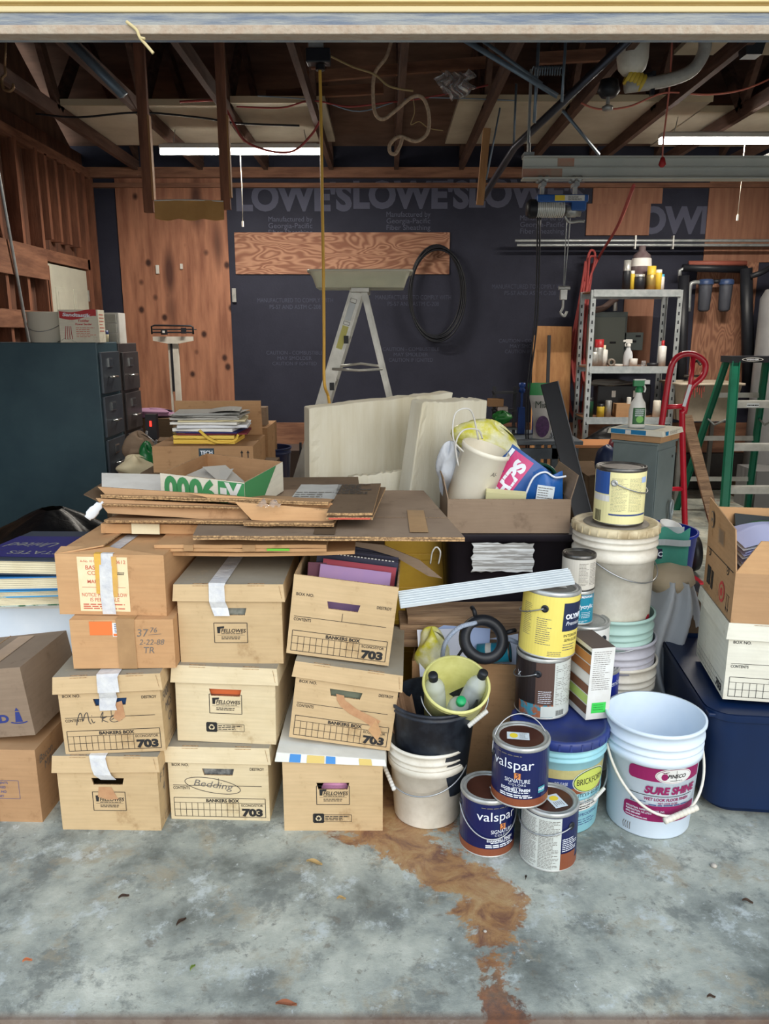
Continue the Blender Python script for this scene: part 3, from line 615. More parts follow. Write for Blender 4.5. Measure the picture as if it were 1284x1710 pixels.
# ================================================================ FILE BOXES AND CARTONS IN FRONT
BX, BZ = Vector((1, 0, 0)), Vector((0, 0, 1))
def shell(m, W, D, H, mt, t=.005, hole=None, floor_=True, inner=None):
    """open carton; hole = (half top width, half bottom width, z low, z high) in the front wall"""
    x, y = W / 2, D / 2; inner = inner or mt
    def wall(p, q, hl=None):                                      # outer and inner skins between two outer bottom corners
        p = Vector(p); q = Vector(q); u = (q - p).normalized(); n = Vector((u.y, -u.x, 0)); L = (q - p).length
        for off, flip, mm in ((0, False, mt), (-t, True, inner)):
            def pt(a, z): return p + u * a + n * off + Vector((0, 0, z))
            if hl is None: vs = [pt(0, 0), pt(L, 0), pt(L, H), pt(0, H)]; fs = [(0, 1, 2, 3)]
            else:
                ht, hb, z0, z1 = hl; c = L / 2
                vs = [pt(0, 0), pt(L, 0), pt(L, H), pt(0, H), pt(c - hb, z0), pt(c + hb, z0), pt(c + ht, z1), pt(c - ht, z1)]
                fs = [(0, 1, 5, 4), (1, 2, 6, 5), (2, 3, 7, 6), (3, 0, 4, 7)]
            if flip: fs = [tuple(reversed(f_)) for f_ in fs]
            m.add(vs, fs, mm)
            if hl is not None and off == 0: o_ = vs
        if hl is not None:
            for a, b in ((4, 5), (5, 6), (6, 7), (7, 4)): m.add([o_[a], o_[b], o_[b] - n * t, o_[a] - n * t], [(0, 1, 2, 3)], KE)
        m.add([p + BZ * H, q + BZ * H, q - n * t + BZ * H, p - n * t + BZ * H], [(0, 1, 2, 3)], KE)
    wall((-x, -y, 0), (x, -y, 0), hole); wall((x, -y, 0), (x, y, 0)); wall((x, y, 0), (-x, y, 0)); wall((-x, y, 0), (-x, -y, 0))
    if floor_: m.box((0, 0, t / 2), (W - .001, D - .001, t), mt)

def art_fellowes(m, W, H, mp, recycle, cz, worn=False):
    w = .052; h = .033; m.frame(-w, w, cz - h, cz + h, .002, mp, INK)
    m.poly([(-.043, cz + .020), (-.020, cz + .022), (-.021, cz + .015), (-.032, cz + .014), (-.034, cz - .001), (-.042, cz - .001)], mp, INK)
    m.text('FELLOWES', -.030, cz + .001, .0125, mp, INK, 'L', bold=.02, shear=.18, wfit=.076)
    m.micro(-.03, .04, cz - .005, cz - .001, 1, mp, INK, .5, 1); m.line(-.043, cz - .0075, .044, cz - .0075, .0007, mp, INK)
    m.micro(-.03, .03, cz - .023, cz - .011, 2, mp, INK, .45, 2)
    if recycle:
        c2 = cz - .082; m.frame(-.058, .058, c2 - .012, c2 + .012, .0014, mp, INK)
        m.poly([(-.062, c2 - .017), (-.032, c2 - .017), (-.029, c2 - .013), (-.029, c2 + .013), (-.032, c2 + .017), (-.062, c2 + .017), (-.065, c2 + .013), (-.065, c2 - .013)], lambda u, v: mp(u, v) + (mp(0, 0) - mp(0, 0)), INK)
        mp2 = lambda u, v: mp(u, v) + (mp(1, 0) - mp(0, 0)).cross(mp(0, 1) - mp(0, 0)) * .0006
        for k in range(3):
            a = PI / 2 + k * 2 * PI / 3; cx, cy = -.047 + .0065 * math.cos(a), c2 + .0065 * math.sin(a)
            m.stroke([(cx + .006 * math.cos(a + 1.9), cy + .006 * math.sin(a + 1.9)), (cx + .002 * math.cos(a), cy + .002 * math.sin(a)), (cx + .006 * math.cos(a - 1.9), cy + .006 * math.sin(a - 1.9))], .0042, mp2, K2, 2)
        m.micro(-.026, .054, c2 - .009, c2 + .009, 3, mp, INK, .5, 3)
def art_703(m, W, H, mp, writing=None):
    u = W * .46; z0 = .012; z1 = .080
    m.text('BOX NO.', -u, H - .066, .0095, mp, INK, 'L', bold=.01); m.text('DESTROY', u, H - .078, .0095, mp, INK, 'R', bold=.015, wfit=.046)
    m.line(-u, H - .135, u - .01, H - .135, .0017, mp, INK); m.line(0, H - .135, 0, H - .108, .0017, mp, INK); m.text('CONTENTS', -u, H - .149, .0095, mp, INK, 'L', bold=.015, wfit=.054)
    m.frame(-u, u, z0, z1, .0019, mp, INK); m.line(-u, z1 - .018, u * .99, z1 - .018, .0014, mp, INK)
    m.text('BANKERS BOX', .01, z1 - .0145, .0115, mp, INK, 'C', bold=.035, wfit=.108)
    ge = u * .42
    for k in range(1, 12): a = -u + (ge + u) * k / 11; m.line(a, z0, a, z1 - .018, .0014, mp, INK)
    m.line(-u, (z0 + z1 - .018) / 2, ge, (z0 + z1 - .018) / 2, .0014, mp, INK)
    m.text('ECONO/STOR', (ge + u) / 2, z1 - .029, .0085, mp, INK, 'C', bold=.01, wfit=.070); m.text('703', (ge + u) / 2, z0 + .005, .028, mp, INK, 'C', bold=.06, wfit=.068)
def side_703(m, D, H, mp):
    m.line(.0, .06, D / 2 - .01, .06, .001, mp, INK); m.text('703', D / 2 - .045, .012, .03, mp, INK, 'C', bold=.04, wfit=.06)
    for k in range(9): m.line(k * .03 - .15, .012, k * .03 - .15, .05, .001, mp, INK)
    m.line(-.15, .012, .09, .012, .001, mp, INK); m.line(-.15, .03, .09, .03, .001, mp, INK)

GB = 'cardboard file boxes stacked in three columns'
def file_box(label, loc, rotz=0, roll=0, front='703', K=K1, lid=True, W=.318, D=.39, H=.26, recycle=False, tilt=0, lidK=None, extra=None, sidewrite=None, lh=.052, fw=None, group=GB, name='file_box', seed=0):
    t = thing(name, label, 'box', loc, (tilt, roll, rotz), group)
    rg = random.Random(seed or sum(map(ord, label)))
    m = M(); shell(m, W, D, H, K, hole=(.052, .046, H - .098, H - .074))
    mp = plane((0, -D / 2, 0), BX, BZ, .001)
    if front == '703': art_703(m, W, H, mp)
    elif front == 'fellowes': art_fellowes(m, W, H, mp, recycle, H * (.52 if recycle else .40))
    ms = plane((W / 2, 0, 0), (0, 1, 0), BZ, .001)
    side_703(m, D, H, ms)
    if sidewrite:
        for k, s_ in enumerate(sidewrite): m.text(s_, -D / 2 + .02 + .02 * k, H - .10 - .045 * k, .026, ms, GREYINK, 'L', shear=.2)
    if extra: extra(m, mp)
    m.build('body', t, bevel=.0012)
    if lid:
        m = M(); lw, ld = W + .014, D + .014; z0, z1 = H - lh + .004, H + .006; k = lidK or K
        x, y = lw / 2, ld / 2; fl = .005
        j = [rg.uniform(-.004, .004) for _ in range(8)]
        vs = [(-x - fl, -y - fl, z0 + j[0]), (x + fl, -y - fl, z0 + j[1]), (x + fl, y + fl, z0 + j[2]), (-x - fl, y + fl, z0 + j[3]), (-x, -y, z1), (x, -y, z1), (x, y, z1), (-x, y, z1)]
        m.add(vs, [(0, 1, 5, 4), (1, 2, 6, 5), (2, 3, 7, 6), (3, 0, 4, 7)], k); m.add(vs, [(4, 5, 6, 7)], KD)
        vi = [(a * .985, b * .985, c - (.003 if i > 3 else 0)) for i, (a, b, c) in enumerate(vs)]; m.add(vi, [(7, 6, 5, 4), (4, 5, 1, 0), (5, 6, 2, 1), (6, 7, 3, 2), (7, 4, 0, 3)], k)
        for a in (-.085, .085): m.box((a, -y + .006, z1 + .0002), (.052, .004, .0012), KE); m.line(a - .026, z1 - .004, a + .026, z1 - .004, .0015, plane((0, -y - .0008, 0), BX, BZ), KE)
        m.line(x - .004, z0 + .004, x - .012, z1 - .004, .0012, plane((0, -y - .003, 0), BX, BZ), KE)
        m.build('lid', t, bevel=.0015)
    return t
def tape(parent, pts, w, m=TAPE, label=None, name='tape', off=.002):
    """strip of tape laid along local points, width along x"""
    q = M(); n = len(pts); vs = []
    for k, p_ in enumerate(pts):
        p_ = Vector(p_); a = w / 2 * (1 + .05 * math.sin(k * 2.1)); vs += [p_ + Vector((-a, 0, 0)), p_ + Vector((a, 0, 0))]
    q.add(vs, [(2 * k, 2 * k + 1, 2 * k + 3, 2 * k + 2) for k in range(n - 1)], m, False); return q.build(name, parent, label=label)
def at_floor(px, py, Z=0, back=0):
    p = G(px, py, Z); return Vector((p.x, p.y + back, Z))
hD = .195
PENC = plain('dark_pencil', (74, 68, 64), .7)
# ---- left column, bottom to top
def brown_patch(pts, mt): return lambda m, mp: m.poly(pts, lambda u, v: mp(u, v) - Vector((0, .0004, 0)), mt)
TORN = mat('torn_card', (176, 128, 92), .9, col2=(190, 146, 106), vs=30, va=.6)
b1 = file_box('file box on the floor under the Mike box, white tape over its lid', at_floor(189, 1386, 0, hD), R(-1), front='fellowes', K=K1, extra=brown_patch([(-.03, .155), (.01, .155), (.025, .12), (.03, .112), (-.005, .110), (-.035, .12)], TORN), sidewrite=['F 7', '4'], W=.318)
y = -hD - .014; tape(b1, [(-.025, .1, .268), (-.022, -hD - .006, .268), (-.02, y, .262), (-.016, y - .001, .23), (-.008, y - .001, .205), (.006, y + .006, .185)], .052)
b2 = file_box('file box marked Mike in the left column, taped lid and torn handle', at_floor(190, 1257, .268, hD), R(2), R(-1.5), '703', K1, sidewrite=['F000', 'MCS', 'Ch'], W=.312,
              extra=lambda m, mp0: (lambda mp: (m.stroke([(-.105, .098), (-.100, .118), (-.093, .136), (-.088, .136), (-.085, .112), (-.078, .132), (-.070, .138), (-.068, .11), (-.062, .1)], .0026, mp, PENC), m.stroke([(-.06, .118), (-.056, .104), (-.05, .108)], .0024, mp, PENC), m.ell(-.058, .128, .0015, .0015, mp, GREYINK), m.stroke([(-.03, .105), (-.024, .14), (-.032, .12), (-.014, .124), (-.028, .114), (-.012, .104)], .0024, mp, PENC), m.stroke([(-.002, .112), (.012, .122), (.004, .127), (-.006, .112), (.006, .104), (.03, .112)], .0024, mp, PENC), m.poly([(.018, .17), (.035, .175), (.04, .12), (.02, .105), (.004, .12), (.012, .14)], lambda u, v: mp(u, v) - Vector((0, .0004, 0)), TORN)))(lambda u, v: mp0(u * 1.05, .100 + (v - .098) * 1.0)))
tape(b2, [(.005, .05, .268), (.004, -hD - .004, .269), (.004, y, .262), (.004, y - .001, .212)], .066); tape(b2, [(.0, y - .001, .214), (-.002, y + .008, .19), (-.008, y + .009, .165), (-.006, y + .009, .148)], .052)

def carton(name, label, loc, W, D, H, K, rotz=0, roll=0, tilt=0, flaps=(), closed=True, art=None, side=None, group=None, cat='carton', inner=None):
    t = thing(name, label, cat, loc, (tilt, roll, rotz), group); m = M()
    if closed:
        m.box((0, 0, H / 2), (W, D, H), K); m.box((0, 0, H + .001), (.004, D * .99, .0016), KE)
    else: shell(m, W, D, H, K, inner=inner)
    if art: art(m, plane((0, -D / 2, 0), BX, BZ, .001))
    if side: side(m, plane((W / 2, 0, 0), (0, 1, 0), BZ, .001))
    m.build('body', t, bevel=.002)
    for (s, L, ang, x0, x1) in flaps:                              # s: f b l r, length, angle from vertical outwards
        q = M(); a = R(ang)
        hl = {'f': ((-W / 2, -D / 2), (W / 2, -D / 2), (0, -1)), 'b': ((W / 2, D / 2), (-W / 2, D / 2), (0, 1)), 'l': ((-W / 2, D / 2), (-W / 2, -D / 2), (-1, 0)), 'r': ((W / 2, -D / 2), (W / 2, D / 2), (1, 0))}[s]
        p, r_, n = (Vector((*v_, 0)) for v_ in hl); p.z = r_.z = H; d = n * math.sin(a) * L + BZ * math.cos(a) * L; u = (r_ - p)
        p2 = p + d + u * x0; r2 = r_ + d - u * x1; nn = u.normalized().cross(d.normalized()) * .004
        vs = [p, r_, r2, p2]; q.add(vs + [v_ - nn for v_ in vs], [(0, 1, 2, 3), (7, 6, 5, 4), (0, 3, 7, 4), (1, 5, 6, 2)], inner or K); q.add([vs[3], vs[2], vs[2] - nn, vs[3] - nn], [(0, 1, 2, 3)], KE)
        q.build('flap', t)
    return t
def art37(m, mp):
    m.rect(-.098, -.028, .11, .155, mp, mat('orange_label', (226, 120, 60), .7)); m.rect(-.028, .03, .105, .15, mp, PAPER); e2 = lambda u, v: mp(u, v) - Vector((0, .0006, 0))
    m.micro(-.022, .026, .118, .148, 5, e2, BLUEINK, .4, 5); m.rect(-.026, .026, .107, .115, e2, MATS['orange_label'])
    m.text('37', .045, .105, .024, mp, GREYINK, 'L', shear=.15); m.text('76', .085, .118, .016, mp, GREYINK, 'L', shear=.2); m.line(.08, .11, .12, .113, .0012, mp, GREYINK)
    m.text('2-22-88', .05, .078, .017, mp, GREYINK, 'L', shear=.25, wfit=.075); m.text('TR', .06, .05, .02, mp, GREYINK, 'L', shear=.15)
b3 = carton('carton', 'brown carton with 37 76 handwritten and an orange label, third up in the left column', at_floor(207, 1116, .54, .17), .315, .34, .16, K5, R(1), art=art37)
tape(b3, [(.012, .1, .162), (.012, -.171, .162), (.012, -.173, .13), (.012, -.173, .0)], .056, TAPEK)
MLAB = mat('marshmallow_label', (240, 222, 184), .7, col2=(232, 206, 160), vs=12)
def artM(m, mp):
    m.rect(-.10, .055, .012, .187, mp, MLAB); e = lambda u, v: mp(u, v) - Vector((0, .0006, 0))
    m.text('A-No. 10 CAN', -.09, .170, .007, e, REDINK, 'L', wfit=.06); m.text('0612', .018, .166, .011, e, REDINK, 'L'); m.text('BASKE', -.075, .147, .013, e, REDINK, 'L', bold=.01); m.text('COD', -.07, .130, .012, e, REDINK, 'L')
    m.text('MARS', -.072, .103, .011, e, REDINK, 'L', bold=.01); m.line(-.09, .09, .045, .09, .001, e, REDINK); m.text('NOTICE: MARSHMALLOW', -.022, .060, .0115, e, REDINK, 'C', wfit=.14); m.text('IS PERISHABLE', -.022, .044, .0115, e, REDINK, 'C', wfit=.09); m.micro(-.09, .045, .018, .038, 3, e, REDINK, .5, 8)
    m.micro(.02, .045, .13, .14, 2, e, INK, .6, 4)
b4 = carton('carton', 'brown carton with a red printed marshmallow label and yellowed tape, top of the left column', at_floor(190, 1029, .702, .19), .335, .36, .195, K5, R(-1.5), R(.5), flaps=(('l', .14, -82, .0, .1), ('f', .05, -78, .0, .55)), art=artM)
tape(b4, [(-.005, .05, .197), (-.008, -.181, .198), (-.012, -.184, .15), (-.014, -.184, .07), (-.01, -.184, .004)], .04); tape(b4, [(-.035, -.1, .199), (-.035, -.183, .198), (-.036, -.1835, .1), (-.036, -.1835, .07)], .02, TAPEB, 'yellowed tape'); tape(b4, [(.015, -.1835, .19), (.014, -.1835, .1), (.012, -.1835, .06)], .016, TAPEB, 'yellowed tape')
# ---- middle column
def bedding(m, mp):
    m.stroke([(-.02 + .09 * math.cos(a_) - .02 * math.sin(a_) * 0, .125 + .026 * math.sin(a_) - .16 * .09 * math.cos(a_)) for a_ in [k * PI / 8 for k in range(16)]], .0022, mp, PENC, 3, True)
    m.text('Bedding', -.02, .118, .022, mp, GREYINK, 'C', shear=.25, wfit=.125, rot=-.12)
m1 = file_box('file box marked Bedding on the floor, foot of the middle column', at_floor(372, 1369, 0, hD), R(-2), front='703', K=K2, extra=bedding, W=.325)
m2 = file_box('pale file box with recycling mark and orange folder showing, middle of the middle column', at_floor(384, 1240, .268, hD), R(-3), R(1), front='fellowes', recycle=True, K=K2, lidK=K2, W=.32)
m3 = file_box('file box with taped greying lid, top of the middle column', at_floor(388, 1108, .532, hD), R(0), front='fellowes', K=K1, lidK=K1, W=.325)
tape(m3, [(-.03, .195, .268), (-.035, -hD - .004, .269), (-.035, y, .262), (-.035, y - .001, .212), (-.03, y + .006, .19), (-.022, y + .0, .165)], .05)
def slot_fill(name, label, box, mt, cat, dy=.02, h=.05, rot=0):
    q = M(); q.box((0, 0, .0), (.13, .02, .06), mt, rot=(0, rot, 0)); q.box((.01, .016, .004), (.12, .006, .06), PAPER, rot=(.05, rot, 0)); o_ = q.build(name)
    mt4 = Matrix.Translation(box.location) @ Euler(box.rotation_euler).to_matrix().to_4x4(); o_.location = mt4 @ Vector((0, -hD + .006 + dy, .175)); o_.rotation_euler = box.rotation_euler
    return tag(o_, label, cat)
slot_fill('folder', 'orange folder seen through the handle hole of the pale middle box', m2, mat('orange_folder', (214, 108, 58), .7), 'folder')
slot_fill('plastic_bag', 'crumpled clear bag seen through the handle hole of the Bedding box', m1, mat('bag_grey', (160, 160, 156), .4, col2=(90, 90, 90), vs=30, va=.7), 'bag')
slot_fill('cloth', 'folded blue cloth seen through the handle hole of the Mike box', b2, mat('blue_cloth', (40, 74, 120), .8), 'cloth')
slot_fill('folder', 'dark grey papers seen through the handle hole of the top middle box', m3, mat('dusty_green', (96, 102, 92), .8, col2=(150, 150, 140), vs=20, va=.7), 'papers')
# ---- right column
c1 = file_box('file box under a striped cover, on the floor at the foot of the right column', at_floor(557, 1387, 0, hD), R(0), front='fellowes', recycle=True, K=K1, lid=False, H=.245, W=.315)
q = M(); q.lathe([(0, 0), (.045, 0), (.045, .02), (0, .02)], plain('pink_disc', (222, 150, 190), .5), 20, Matrix.Rotation(R(90), 4, 'X')); tag(q.build('tape_roll', loc=c1.location + Vector((.005, -.15, .125))), 'pink round thing seen through the handle hole of the bottom right box', 'roll')
q = M(); wv, dv = .35, .41
SC = mat('white_cover', (226, 224, 214), .7, col2=(206, 204, 194), vs=8)
bot = [(-wv / 2, -dv / 2, -.012), (wv / 2, -dv / 2, -.028), (wv / 2, dv / 2, -.028), (-wv / 2, dv / 2, -.012)]; top = [(-wv / 2 + .005, -dv / 2 + .012, .014), (wv / 2 - .005, -dv / 2 + .012, -.012), (wv / 2 - .005, dv / 2, -.012), (-wv / 2 + .005, dv / 2, .014)]
q.hexa(bot, top, SC)
def cm(u, v): a = (u + wv / 2) / wv; b_ = Vector(bot[0]).lerp(Vector(bot[1]), a); t_ = Vector(top[0]).lerp(Vector(top[1]), a); return b_.lerp(t_, v) + Vector((0, -.0015, .0008))
for (u0, u1, cc) in ((-.13, -.095, (60, 128, 190)), (-.075, -.02, (206, 178, 100)), (-.015, .015, (60, 128, 190)), (.09, .13, (206, 178, 100))): q.rect(u0, u1, .05, .95, cm, plain('stripe_%d' % cc[0], cc, .6))
tag(q.build('striped_cover', loc=c1.location + Vector((-.005, 0, .262)), bevel=.002), 'flattened white cover with blue and yellow stripes on the bottom right box', 'cover')
def scar(m, mp):
    e = lambda u, v: mp(u, v) - Vector((0, .0008, 0)); m.poly([(-.03, .172), (-.005, .170), (0, .155), (.04, .13), (.12, .1), (.105, .07), (.06, .095), (.02, .11), (-.01, .13), (-.025, .15)], e, TORN); m.add([mp(.105, .105) , mp(.085, .062) , mp(.118, .04) - Vector((0, .02, 0)), mp(.128, .07) - Vector((0, .02, 0))], [(0, 1, 2, 3)], K5)
c2p = at_floor(570, 1248, .262, hD)
c2 = file_box('tilted file box with a peeled torn strip across its front, middle of the right column', (c2p.x, c2p.y, .262), R(-2), R(7.6), front='703', K=K1, extra=scar, W=.325, sidewrite=None)
c2.location.z += .012
c3p = at_floor(567, 1112, .53, hD)
c3 = file_box('open lidless file box full of folders leaning at the top of the right column', (c3p.x, c3p.y + .0, .552), R(-2), R(7.0), front='703', K=K1, lid=False, W=.325, H=.262)
slot_fill('folder', 'grey green folder seen through the handle hole of the tilted box', c2, mat('dusty_green2', (112, 118, 100), .8), 'folder')
M3 = Matrix.Translation(c3.location) @ Euler(c3.rotation_euler).to_matrix().to_4x4()
def incl(name, label, x, yv, z, w_, t_, h_, mt, tiltx=0, extra=None, rotz=0, cat='folder', group=None):
    q = M(); q.box((0, 0, 0), (w_, t_, h_), mt)
    if extra: extra(q, w_, t_, h_)
    o_ = q.build(name); o_.matrix_world = M3 @ Matrix.Translation((x, yv, z)) @ Euler((tiltx, 0, rotz)).to_matrix().to_4x4(); return tag(o_, label, cat, group)
NAVY = plain('dark_navy_cover', (30, 30, 62), .5)
incl('folder', 'mauve folder standing at the front of the open box', .02, -.10, .145, .23, .012, .25, mat('mauve_folder', (168, 130, 160), .6, col2=(150, 120, 170), vs=5), R(-14))
incl('folder', 'red edged folder just behind the mauve folder in the open box', .03, -.075, .15, .24, .008, .262, mat('red_folder', (150, 50, 66), .6), R(-14))
incl('folder', 'dark maroon folder at the left of the open box', -.10, -.08, .14, .06, .01, .255, mat('maroon_folder', (96, 50, 66), .6), R(-12), rotz=.3)
for k in range(6): incl('binder', 'dark navy binder with a white comb spine in the open box', .02, -.03 + .03 * k, .155, .27, .014, .262 - .006 * (k % 2), NAVY, R(-12), extra=(lambda q, w_, t_, h_: [q.box((-w_ / 2 + .01 + .0115 * j, 0, h_ / 2 + .001), (.007, t_ * .9, .004), WHP) for j in range(22)]) if k == 0 else None, group='navy binders in the open box', cat='binder')

# ---- flattened cartons piled on the three columns: each one a folded carton with corrugated edges
def flat(label, x0, x1, py, Z, depth, th, K, layers=1, yaw=0, tilt=0, roll=0, shift=0, name='flattened_carton', art=None, group=None, cut=0, frontK=None, bend=0):
    a = G(x0, py, Z); b = G(x1, py, Z); W = b.x - a.x; yv = (a.y + b.y) / 2
    q = M(); lt = th / layers
    for k in range(layers):
        z = k * lt; rg = random.Random(x0 * 7 + k); e1, e2, e3 = rg.uniform(-.012, .012), rg.uniform(-.015, .015), rg.uniform(0, .02)
        n = 8; vs = []
        for j in range(n + 1):
            u = j / n; xx = -W / 2 + W * u; zz = z + bend * math.sin(u * PI) + rg.uniform(-.001, .001)
            y0 = e3 + (0 if k else 0); y1 = depth + e2 - cut * u
            vs += [(xx + shift * 0, y0, zz), (xx + e1 + shift, y1, zz), (xx, y0, zz + lt * .82), (xx + e1 + shift, y1, zz + lt * .82)]
        for j in range(n):
            o_ = j * 4; p_ = o_ + 4
            q.add([vs[o_], vs[o_ + 1], vs[o_ + 2], vs[o_ + 3], vs[p_], vs[p_ + 1], vs[p_ + 2], vs[p_ + 3]], [(2, 6, 7, 3), (0, 1, 5, 4)], K)
            q.add([vs[o_], vs[o_ + 2], vs[p_], vs[p_ + 2]], [(0, 2, 3, 1)], frontK or KE); q.add([vs[o_ + 1], vs[o_ + 3], vs[p_ + 1], vs[p_ + 3]], [(0, 1, 3, 2)], KE)
        q.add([vs[0], vs[1], vs[2], vs[3]], [(0, 2, 3, 1)], KE); q.add([vs[-4], vs[-3], vs[-2], vs[-1]], [(0, 1, 3, 2)], KE)
    if art: art(q, W, depth, th)
    o_ = q.build(name, loc=((a.x + b.x) / 2, yv, Z), rot=(tilt, roll, yaw)); return tag(o_, label, 'cardboard', group)
GF = 'flattened cartons piled on the file boxes'
flat('lowest flattened carton of the pile, long brown edge sagging over the file boxes', 200, 592, 928, .872, .50, .014, K5, 1, tilt=R(1), bend=-.008, frontK=K5, group=GF)
flat('folded carton with torn tape and a green sticker low in the pile', 258, 545, 922, .887, .52, .026, K5, 2, frontK=K5, group=GF, art=lambda q, W, d, t: (q.box((W * .22, -.001, .008), (.07, .003, .007), plain('green_sticker', (110, 190, 60), .6)), q.box((-W * .3, -.001, .014), (.03, .004, .02), TAPEK), q.box((W * .05, -.001, .014), (.04, .004, .02), TAPEK)))
flat('thick folded carton with old yellow tape at the left of the pile', 168, 350, 893, .912, .50, .038, K5, 1, yaw=R(2), frontK=K5, roll=R(1.5), shift=.03, group=GF, art=lambda q, W, d, t: q.box((-.03, .002, .019), (.09, .006, .034), CREAMP))
flat('second folded carton behind the big grey sheet', 330, 592, 900, .912, .5, .02, K5, 2, frontK=K5, group=GF)
flat('big grey brown cardboard sheet with taped seams jutting out to the right of the pile', 322, 776, 903, .936, .72, .014, K4, 2, shift=-.10, roll=R(.4), group=GF, cut=0, art=lambda q, W, d, t: (q.rect(-W / 2 + .01, W / 2 - .02, .25, .253, plane((0, 0, t), (1, 0, 0), (0, 1, 0), .001), KE), q.rect(W * .30, W * .37, .05, .36, plane((0, 0, t), (1, 0, 0), (0, 1, 0), .0015), TAPEK), q.rect(W * -.06, W * .02, .02, .26, plane((0, 0, t), (1, 0, 0), (0, 1, 0), .0012), K7)))
flat('folded brown carton with a flap standing at its front, middle of the pile', 170, 418, 876, .960, .30, .012, K3, 2, yaw=R(-1.5), tilt=R(-5), frontK=KE, group=GF)
flat('folded carton lapped over the left one near the top of the pile', 405, 557, 880, .960, .30, .014, K3, 2, yaw=R(-2), tilt=R(-5), frontK=KE, group=GF)
def flapfront(label, pts, Y0, mt, group=None, lean=.03):
    """hinged carton panel: upper edge at distance Y0, lower edge leaning towards the camera"""
    n = len(pts) // 2; q = M(); up = [P(a, b, Y0) for a, b in pts[:n]]; dn = [P(a, b, Y0 - lean) for a, b in pts[n:]]
    c = (up[0] + dn[-1]) / 2
    nrm = Vector((0, .006, 0)); poly = [p_ - c for p_ in up + dn]; m_ = len(poly)
    q.add(poly, [tuple(range(m_))], mt); q.add([p_ + nrm for p_ in poly], [tuple(reversed(range(m_)))], mt)
    q.add(poly + [p_ + nrm for p_ in poly], [(i, m_ + i, m_ + (i + 1) % m_, (i + 1) % m_) for i in range(m_)], KE)
    return tag(q.build('cardboard_sheet', loc=c), label, 'cardboard', group)
flapfront('long slanting front panel at the left of the upper pile', [(160, 832), (300, 839), (402, 844), (420, 872), (300, 864), (180, 857)], 2.46, K3)
flapfront('slanting front panel at the right of the upper pile', [(392, 838), (540, 850), (557, 852), (557, 876), (500, 875), (420, 868)], 2.42, K5)
flapfront('upper left front panel with a bright cut edge at the top of the pile', [(163, 813), (300, 822), (395, 828), (408, 840), (300, 835), (180, 830)], 2.50, K3, lean=.02)
flapfront('upper right front panel lapped over the upper left one', [(312, 823), (450, 833), (555, 840), (555, 850), (450, 848), (395, 842)], 2.475, K5, lean=.015)
flat('wide folded carton with crisp corrugated edges high in the pile', 163, 556, 851, 1.0, .30, .010, K3, 2, roll=R(1.2), yaw=R(-1), tilt=R(-7), frontK=KE, group=GF)
flat('topmost long folded carton of the pile', 165, 548, 838, 1.022, .28, .012, K3, 2, roll=R(1.6), yaw=R(-1.5), tilt=R(-9), frontK=KE, group=GF)
q = M(); q.grid(lambda u, v: (.075 * (u - .5), .03 * v + .005 * math.sin(9 * u), .02 * v * math.sin(u * 7) ** 2 + .004 * math.sin(25 * u + 7 * v)), 14, 8, CLR); tag(q.build('crumpled_tape', loc=P(448, 846, 2.36)), 'wad of crumpled clear tape on the pile edge', 'tape')
q = M(); a = P(172, 838, 2.36); b = P(146, 866, 2.33); q.tube([a, a.lerp(b, .5) + Vector((.004, 0, .006)), b], [.004, .014, .018, .012], mat('bright_tape', (226, 228, 232), .25, bump=.5, bs=30), 8, 5, flat=.3); tag(q.build('tape_strip'), 'twisted strip of white tape hanging off the left end of the pile', 'tape')
# darker folded sheets behind
flat('dark brown folded carton with printed rows behind the pile at its right', 545, 622, 868, .985, .50, .02, K7, 2, shift=.03, group=GF, art=lambda q, W, d, t: (q.micro(-W / 2 + .01, W / 2 - .01, .3, .48, 8, plane((0, 0, t), (1, 0, 0), (0, 1, 0), .001), INK, .5, 3), q.box((0, -.001, .004), (W * .9, .003, .005), REDINK)))
flat('pale grey printed board lying on the pile beside the green lettered tray', 480, 560, 843, .985, .34, .006, mat('grey_board', (176, 178, 176), .7, col2=(158, 160, 158), vs=10), 1, group=GF, art=lambda q, W, d, t: q.micro(-W / 2 + .01, W / 2 - .01, .05, .2, 4, plane((0, 0, t), (1, 0, 0), (0, 1, 0), .001), GREYINK, .3, 3))
# torn flap by the open box, folded carton flap to the right
flapfront('ragged cardboard flap sticking out right of the pile above the slats', [(592, 905), (640, 910), (700, 935), (738, 966), (715, 962), (660, 930), (620, 918), (592, 912)], 2.5, K4, lean=.0)

# white and green lettered tray, upside-down digits
tray = thing('lettered_tray', 'open cardboard tray with green upside-down digits on white', 'tray', (0, 0, 0))
Ht = .115; zb = .955; A = G(267, 790, zb + Ht); B = G(408, 806, zb + Ht); Cc = G(472, 771, zb + Ht); Dd = G(345, 757, zb + Ht)
for v_ in (A, B, Cc, Dd): v_.z = zb
tray.location = A; base = [Vector((0, 0, 0)), B - A, Cc - A, Dd - A]
GRN = plain('tray_green', (64, 138, 84), .7)
q = M(); nb = 4
for i in range(4):
    p_, r_ = base[i], base[(i + 1) % 4]; q.add([p_, r_, r_ + BZ * Ht, p_ + BZ * Ht], [(0, 1, 2, 3)], K6 if i < 2 else K3)
    cen = sum(base, Vector()) / 4; pi_ = p_ + (cen - p_) * .03; ri = r_ + (cen - r_) * .03
    q.add([pi_, ri, ri + BZ * Ht, pi_ + BZ * Ht], [(3, 2, 1, 0)], K3); q.add([p_ + BZ * Ht, r_ + BZ * Ht, ri + BZ * Ht, pi_ + BZ * Ht], [(0, 1, 2, 3)], KE)
q.add([v_ + BZ * .003 for v_ in base], [(0, 1, 2, 3)], K3)
U = (base[1]).normalized(); mpT = plane(base[0], U, BZ, .0012); Lf = base[1].length
